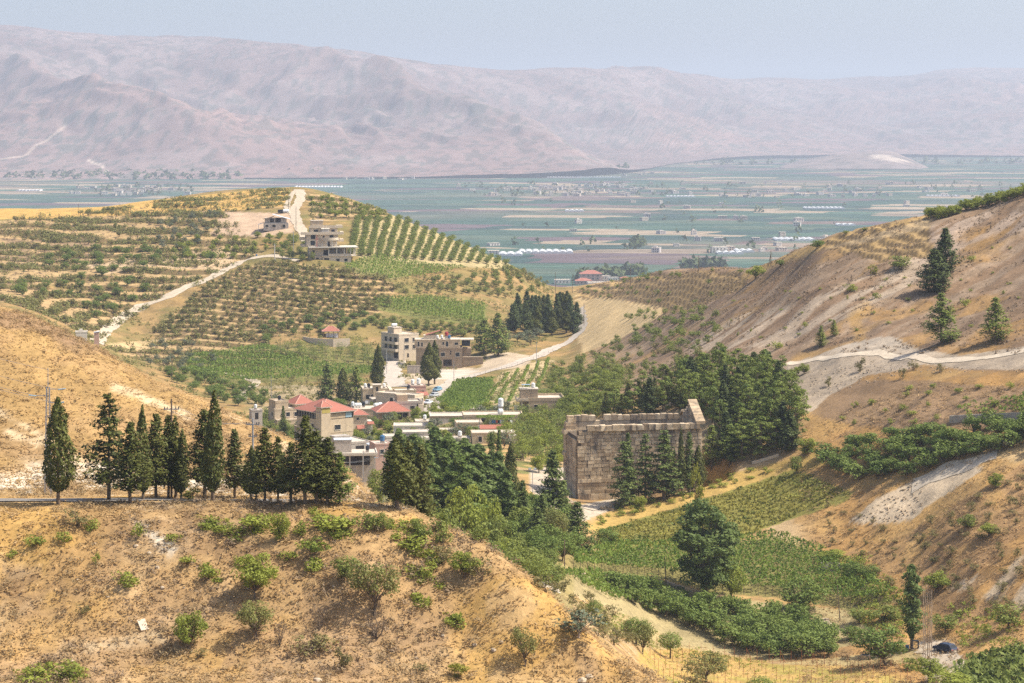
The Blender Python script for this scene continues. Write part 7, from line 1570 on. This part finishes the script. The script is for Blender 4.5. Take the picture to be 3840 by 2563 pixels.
# ---------------------------------------------------------------- vehicles
def car(p, rz, col, label, L=4.1, wid=1.72, hgt=1.48, pickup=False):
    m = PM("car_paint_" + label.split()[0], col, .3, .04); r = empty("parked_car", p, rz); tag(r, label, "car"); g = .28
    side = [(-L / 2, g + .1), (-L / 2, .78), (-L / 2 + .9, .92), (L / 2 - .25, .95), (L / 2, .7), (L / 2, g + .1)]
    cab = [(-L / 2 + .75, .92), (-L / 2 + 1.5, hgt), (L / 2 - (1.9 if pickup else .75), hgt), (L / 2 - (1.5 if pickup else .2), .94)]
    def ext(pts, w0, w1, mat):
        o = MB(); n = len(pts); zt = max(z for x, z in pts); zb = min(z for x, z in pts); f = lambda z: w0 + (w1 - w0) * (z - zb) / (zt - zb)
        o.poly([(x, -f(z), z) for x, z in pts], mat).poly([(x, f(z), z) for x, z in reversed(pts)], mat)
        for i in range(n): (x0, z0), (x1, z1) = pts[i], pts[(i + 1) % n]; o.poly([(x0, f(z0), z0), (x1, f(z1), z1), (x1, -f(z1), z1), (x0, -f(z0), z0)], mat)
        return o
    ext(side, wid / 2, wid / 2 - .03, m).build("body", r); ext(cab, wid / 2 - .04, wid / 2 - .22, m).build("cabin", r)
    x0, x1 = cab[1][0], cab[2][0]
    for s in (-1, 1):
        y0, y1 = s * (wid / 2 - .055), s * (wid / 2 - .205); MB().poly([(x0 - .45, y0 * 1.005, 1.0), (x1 + (.25 if not pickup else .2), y0 * 1.005, 1.0), (x1 - .05, y1 * 1.012, hgt - .1), (x0 + .05, y1 * 1.012, hgt - .1)], GLASS).build("side_window", r)
    for xa, xb, nm in ((cab[0][0], cab[1][0], "windscreen"), (cab[3][0], cab[2][0], "rear_window")):
        e = -.012 if xa < xb else .012; MB().poly([(xa * .9 + xb * .1 + e, -wid / 2 + .16, 1.0), (xa * .9 + xb * .1 + e, wid / 2 - .16, 1.0), (xa * .12 + xb * .88 + e, wid / 2 - .28, hgt - .07), (xa * .12 + xb * .88 + e, -wid / 2 + .28, hgt - .07)], GLASS).build(nm, r)
    for x in (-L / 2 + .75, L / 2 - .75):
        for s in (-1, 1): w = MB().tube((x, s * (wid / 2 - .2), .31), (x, s * (wid / 2 + .02), .31), .31, .31, RUBBER, 14).build("wheel", r); MB().tube((x, s * (wid / 2 + .02), .31), (x, s * (wid / 2 + .035), .31), .19, .17, STEEL, 10).build("rim", w)
    for s in (-1, 1): MB().box(L / 2 - .06, L / 2 + .015, s * wid * .38 - .14, s * wid * .38 + .14, .68, .84, CLOTHR).build("tail_light", r); MB().box(-L / 2 - .015, -L / 2 + .06, s * wid * .36 - .16, s * wid * .36 + .16, .62, .76, WHITE).build("headlight", r)
    MB().box(L / 2 - .02, L / 2 + .02, -.26, .26, .5, .62, WHITE).build("number_plate", r)
car(hit(3545, 2446, 340), math.radians(-50), (.035, .05, .09), "dark blue hatchback parked beside the leafless poplars")
car(at(1640, 815, .15), math.radians(62), (.18, .34, .45), "pale blue car parked behind the silver one on the street"); car(at(1628, 795, .15), math.radians(62), (.45, .47, .48), "silver car parked between two others on the village street"); car(at(1606, 770, .15), math.radians(65), (.66, .69, .72), "white car nearest to the houses on the village street", pickup=True)
o = MB().tube((0, 0, 0), (0, 0, 1.0), .4, .4, TANKB, 12).build("blue_barrel"); o.location = hit(962, 962, 800); tag(o, "blue barrel at the end of the pale road left of the villa", "barrel")
# trees and bushes packed between the village houses
vt = []
for p in poly_pixels([(960,1540),(1100,1500),(1340,1500),(1480,1530),(1620,1560),(1960,1540),(1980,1680),(1700,1700),(1400,1720),(1240,1720),(1080,1690)], 1500, 560, 800):
    if all((p.x - a) ** 2 + (p.y - b) ** 2 > (r * .92 + 1.6) ** 2 for a, b, r in HOMES) and all((p - q).length > 2.6 for q in vt): vt.append(p)
for k, p in enumerate(vt[:110]):
    place(["leafy_tree", "broadleaf_tree", "walnut_tree", "olive_tree"][k % 4], p, random.uniform(2.2, 4.6), random.uniform(2.4, 4.2), ["light green garden tree between the village houses", "dark green garden tree between the village houses", "round green garden tree between the village houses", "grey-green garden tree between the village houses"][k % 4], "tree", "garden trees between the houses", False, "garden_tree")
# ---------------------------------------------------------------- small things
p = hit(536, 2350); o = MB().box(-.28, .28, -.5, .5, 0, .08, W_PALE).build("pale_board"); o.location = p + Vector((0, 0, .12)); o.rotation_euler = (.62, -.1, .45); o.scale = (1.5, 1.5, 1.5); tag(o, "pale rectangular board lying on the foreground slope", "board")
rock_m = PM("pale_rock", (.45, .36, .25), .95, .2, 2, bump=.5)
def rock(p, s, label, group):
    r = np.random.default_rng(int(abs(p[0] * 31 + p[1] * 17))); bm_v = []; o = MB(); n = 7; rings = [(-.3, .8), (.1, 1.0), (.45, .75), (.62, .3)]
    for z, k in rings:
        for j in range(n): a = 6.283 * j / n; q = k * r.uniform(.75, 1.15); o.v.append((s * q * math.cos(a), s * q * math.sin(a) * .8, s * z * r.uniform(.85, 1.1)))
    mi = o._mi(rock_m)
    for i in range(len(rings) - 1):
        for j in range(n): o.f.append((i * n + j, i * n + (j + 1) % n, (i + 1) * n + (j + 1) % n, (i + 1) * n + j)); o.m.append(mi)
    o.f.append(tuple(range(len(o.v) - n, len(o.v)))); o.m.append(mi); b = o.build("rock"); b.location = p; b.rotation_euler.z = r.uniform(0, 6); tag(b, label, "rock", group)
for k, (u, v, s) in enumerate([(608,2205,.5),(590,2130,.55),(405,2240,.3),(290,2175,.3),(355,2040,.35),(690,2205,.3),(60,2320,.22),(930,2210,.35),(1250,2200,.3),(1180,2400,.4),(2185,2556,1.0),(2210,2540,.8),(1780,2420,.5),(1850,2440,.6),(1660,2385,.45),(1560,2470,.4),(510,2050,.6),(560,2075,.5),(600,2040,.7),(545,2010,.5),(620,2065,.5),(1190,2555,.9),(1880,2410,.5),(270,2480,.4)]):
    g = hit(u, v)
    if g is not None: rock(g, s * .62, "pale rock lying on the dry foreground slope", "rocks on the foreground slope")
def heap(name, label, poly, n, s, dmin, mat=rock_m, hgt=1.0):
    P = poly_pixels(poly, n, dmin, dmin + 150); cx = np.mean([p.x for p in P]); cyy = np.mean([p.y for p in P]); R = max(max(abs(p.x - cx) for p in P), .1); o = MB(); r = random.Random(3)
    for p in P:
        q = s * r.uniform(.5, 1.3); z = p.z + max(0, hgt * (1 - abs(p.x - cx) / R)) * r.uniform(.2, 1); a = r.uniform(0, 3); c, d = math.cos(a) * q, math.sin(a) * q
        o.hexa([(p.x + sx * c - sy * d * .7, p.y + sx * d + sy * c * .7, z + zz * q * r.uniform(.7, 1.1)) for zz in (-.6, .6) for sx, sy in ((-1, -1), (1, -1), (1, 1), (-1, 1))], mat)
    tag(o.build(name), label, "rubble", None, "stuff")
heap("rubble_heap", "heap of broken pale stones above the orchard corner", [(3052,2350),(3075,2335),(3110,2342),(3155,2365),(3150,2378),(3090,2368)], 150, .28, 380)
heap("spoil_stones", "loose stones spread over the white spoil tip", [(3200,1960),(3300,1880),(3440,1810),(3480,1880),(3400,1955)], 130, .17, 380, hgt=.2)
heap("chalk_stones", "loose chalk stones below the white road cut", [(3000,1400),(3250,1350),(3500,1380),(3840,1370),(3840,1395),(3400,1400),(3150,1470),(3040,1500)], 190, .18, 430, hgt=.15)
p = hit(3402, 2440, 340); o = MB().tube((0, 0, 0), (0, 0, .9), .32, .32, TANKB, 14).build("blue_barrel"); o.location = p; tag(o, "blue plastic barrel beside the slender poplar", "barrel")
p = hit(3432, 2436, 340); o = MB().box(-.55, .55, -.4, .4, 0, .1, W_GREY).box(-.55, -.45, -.4, .4, .1, 1.4, TANKK).box(.45, .55, -.4, .4, .1, 1.4, TANKK).box(-.55, .55, -.4, .4, 1.4, 1.5, TANKK).build("metal_frame_box"); o.location = p; tag(o, "black metal frame standing between the slender poplar and bare poplars", "frame")
p = hit(3245, 2470, 340); o = MB().tube((0, 0, -.2), (0, 0, .6), .8, .8, W_TAN, 14).tube((0, 0, .6), (0, 0, .66), .62, .62, DARK, 14).build("well_ring"); o.location = p; tag(o, "low round well ring left of the spreading walnut tree", "well")
# stakes of the young vineyard
k = 0
for i in range(24):
    for j in range(5):
        u = 2420 + i * 42 + j * 16; v = 2462 + j * 34 + max(0, (i - 4)) * 3.2 + (0 if i > 3 else (4 - i) * -8)
        if v > 2640: continue
        p = hit(u + random.uniform(-3, 3), v, 330)
        if p is None or p.y > 440: continue
        hh2 = random.uniform(2.0, 2.5); o = MB().tube((0, 0, -.3), (random.uniform(-.06, .06), 0, hh2), .035, .03, RUST, 5)
        if j == 0 and i % 3 == 0: o.tube((.9, 0, -.2), (.02, 0, hh2 * .9), .03, .03, RUST, 5)
        o = o.build("vineyard_stake"); o.location = p; tag(o, "thin rusty stake in the young vineyard at the bottom edge", "stake", "stakes of the young vineyard")
stuff("young_vines", "small young vines between the stakes at the bottom edge", "vines", [q for q in poly_pixels([(2480,2480),(2900,2500),(3380,2560),(3380,2640),(2500,2640)], 260, 330, 440)], WEED, .3, .7)
# posts under the pergola, along its visible lower edge
for t in np.linspace(0, 1, 46):
    u = 2150 + t * 1200; v = np.interp(u, [2150, 2480, 2700, 2900, 3200, 3370], [2146, 2172, 2226, 2238, 2282, 2258]); p = hit(u, v, 380)
    if p is None: continue
    o = MB().tube((0, 0, -.3), (0, 0, 1.9), .05, .04, WOODP, 5).build("pergola_post"); o.location = p; tag(o, "dark post along the lower edge of the pergola vineyard", "post", "posts of the pergola vineyard")
# low stone terrace wall below the pergola
tw = []; 
for u in range(2160, 2580, 12):
    v = np.interp(u, [2160, 2480, 2580], [2156, 2186, 2214]); p = hit(u, v, 380)
    if p is not None: tw.append(p)
r_ = empty("stone_terrace_wall", tw[0]); tag(r_, "low dry stone wall along the lower edge of the pergola", "wall")
for a_, b_ in zip(tw[:-1], tw[1:]):
    d_ = (b_ - a_) * .48; c_ = (a_ + b_) / 2 - r_.location; n_ = Vector((-d_.y, d_.x, 0)).normalized() * .3
    MB().hexa([c_ + q + Vector((0, 0, z)) for z in (-.4, .45 + random.uniform(-.1, .15)) for q in (-d_ - n_, d_ - n_, d_ + n_, -d_ + n_)], rock_m).build("stone", r_)
# railing of the upper street
rl = [hit(u, v, 640) for u, v in ((1740,1424),(1800,1408),(1860,1394),(1920,1378),(1980,1358),(2040,1334),(2090,1312))]; r_ = empty("street_railing", rl[0]); tag(r_, "thin metal railing along the village street above the vine hedges", "railing")
for a_, b_ in zip(rl[:-1], rl[1:]):
    for t in (0, .33, .66): q = a_.lerp(b_, t) - r_.location; q.z = float(gz(*(a_.lerp(b_, t).xy))) - r_.location.z; MB().tube(q, q + Vector((0, 0, 1.2)), .05, .05, WOODP, 4).build("post", r_)
    MB().tube(a_ - r_.location + Vector((0, 0, 1.1)), b_ - r_.location + Vector((0, 0, 1.1)), .035, .035, STEEL, 4).build("rail", r_)

# ---------------------------------------------------------------- settlements on the plain
def on_plain(u, v): d = CZ * FPX / (v - VH); return Vector(((u - U0) / FPX * d, d, 0))
PW = [PM("plain_wall_white", (.62, .56, .49), .9, .06, .1), PM("plain_wall_tan", (.54, .46, .37), .9, .06, .1), PM("plain_wall_grey", (.48, .44, .42), .9, .06, .1)]
def plain_mesh(k):
    o = MB(); m = PW[k % 3]; o.box(-.5, .5, -.5, .5, 0, 1, m).box(-.53, .53, -.53, .53, 1, 1.06, W_ROOF)
    if k > 2: o.box(-.3, .1, -.2, .3, 1.06, 1.3, m)
    for x in (-.32, -.05, .22): o.box(x, x + .13, -.505, -.49, .55, .8, DARK).box(x, x + .13, -.505, -.49, .12, .38, DARK); o.box(-.505, -.49, x, x + .13, .55, .8, DARK)
    ob = o.build("plain_house"); me = ob.data; bpy.data.objects.remove(ob); return me
PMESH = [plain_mesh(k) for k in range(6)]
GLM = PM("greenhouse_sheet", (.62, .62, .60), .5, .05, .05)
def pl_house(u, v, w, hh_, label, group):
    o = link(bpy.data.objects.new("plain_house", random.choice(PMESH))); o.location = on_plain(u, v); o.scale = (w, w * random.uniform(.6, 1), hh_); o.rotation_euler.z = random.uniform(-.3, .6); tag(o, label, "house", group)
random.seed(21)
for (lo, hi, vlo, vhi, n, lab) in ((1720, 2560, 692, 738, 85, "distant house in the largest town across the plain"), (270, 720, 700, 735, 45, "distant house in the town beyond the golden ridge"), (2560, 3700, 690, 745, 50, "distant house scattered over the right part of the plain"), (1180, 1760, 650, 676, 30, "distant house at the foot of the mountains"), (1850, 3400, 750, 960, 34, "distant farmhouse among the green fields"), (2050, 2480, 612, 660, 25, "distant house where the spur meets the plain")):
    for k in range(n):
        t = random.gauss(.5, .22); u = lo + (hi - lo) * min(max(t, 0), 1); v = random.uniform(vlo, vhi); pl_house(u, v, random.uniform(8, 18), random.uniform(4, 8), lab, lab.replace("distant ", "") + "s")
def greenhouse(u0, u1, v, dep, label):
    a, b = on_plain(u0, v), on_plain(u1, v); n = max(2, int((b.x - a.x) / 9)); o = MB(); w = (b.x - a.x) / n
    for k in range(n):
        x0, x1 = k * w + .3, (k + 1) * w - .3; z = [(0, 0), (0, 2.2), (.25, 3.6), (.5, 4.0), (.75, 3.6), (1, 2.2), (1, 0)]; P = [(x0 + (x1 - x0) * q, zz) for q, zz in z]
        for (xa, za), (xb, zb) in zip(P[:-1], P[1:]): o.poly([(xa, 0, za), (xb, 0, zb), (xb, dep, zb), (xa, dep, za)], GLM)
        o.poly([(x, 0, zz) for x, zz in P], GLM)
    b_ = o.build("greenhouse"); b_.location = a; tag(b_, label, "greenhouse", "white greenhouses on the plain")
greenhouse(1945, 2150, 952, 60, "long white greenhouse nearest on the plain above the saddle")
for k, (a_, b_, v) in enumerate([(1870,1960,961),(2690,2790,955),(2760,2830,948),(2910,3060,905),(3020,3170,785),(2500,2610,741),(3480,3600,738),(2050,2330,668),(1100,1280,705),(60,150,718),(3140,3210,848),(2120,2190,795)]):
    greenhouse(a_, b_, v, random.uniform(30, 70), "white greenhouse strip among the distant fields")
for k, (u, v, wpx, hpx, red) in enumerate([(2218,1062,80,34,True),(2190,1068,60,14,True),(2268,1058,44,22,False),(2300,1062,40,20,False),(2345,1056,36,12,True),(2700,950,60,22,False),(2240,1075,70,14,False),(2110,1065,60,14,False)]):
    d = CZ * FPX / (v - VH); h = House("plain_villa", ["big rose house with a red hipped roof seen through the saddle", "low red-roofed wing left of the big rose house", "pale house right of the big rose house", "grey-white house farther right of the rose house", "small red-roofed house at the saddle's right", "pale block standing in the near fields", "low wall-like house before the big rose house", "low pale house left of the saddle poles"][k], u - wpx / 2, v - hpx, d, m_px(wpx, d), m_px(wpx, d) * .7, 4, W_PINK if red else W_WHITE, base=m_px(hpx, d) + 1)
    W_, H_ = h.W, h.H; h.body(roof=not red)
    if red: h.hip(0, W_, 0, h.D, H_, W_ * .16, .8)
    for q in range(4):
        for z in ([H_ - 3.2, H_ - 6.6] if H_ > 8 else [H_ - 3.0]): h.win('F', W_ * (.1 + .22 * q), z, W_ * .08, 1.7)
# tree belts and copses on the plain
def plain_trees(name, label, polys, smin, smax):
    P = []
    for poly, n in polys:
        p = np.array(poly, float); lo, hi = p.min(0), p.max(0); c = 0
        while c < n:
            u, v = RNG.uniform(lo, hi)
            if in_poly(poly, np.array([u]), np.array([v]))[0]: P.append(on_plain(u, v)); c += 1
    stuff(name, label, "trees", P, [clump("copse", "darkpine", 9, 1.0, 1.0, 1.1, 110 + s) for s in range(3)], smin, smax)
plain_trees("foothill_trees", "dark belt of trees along the foot of the mountains", [([(0,664),(420,662),(900,664),(900,674),(420,676),(0,672)], 200), ([(860,655),(1250,650),(1250,664),(860,668)], 120), ([(1250,648),(2360,632),(2360,642),(1250,662)], 60), ([(2600,610),(3840,606),(3840,616),(2600,622)], 60)], 7, 14)
plain_trees("plain_copses", "scattered copses and windbreaks over the plain", [([(1720,690),(2560,690),(2560,738),(1720,738)], 90), ([(270,698),(720,698),(720,738),(270,738)], 50), ([(2560,690),(3800,690),(3800,745),(2560,745)], 60), ([(1850,745),(3400,745),(3000,960),(1900,960)], 45), ([(2370,905),(2420,905),(2420,930),(2370,930)], 26)], 3, 7)
plain_trees("windbreak", "dark line of conifers on the near edge of the plain behind the saddle", [([(2160,1048),(2330,1040),(2330,1046),(2160,1054)], 60), ([(2560,1006),(2720,1002),(2720,1010),(2560,1014)], 70), ([(2330,1028),(2420,1024),(2420,1032),(2330,1036)], 30)], 4, 8)
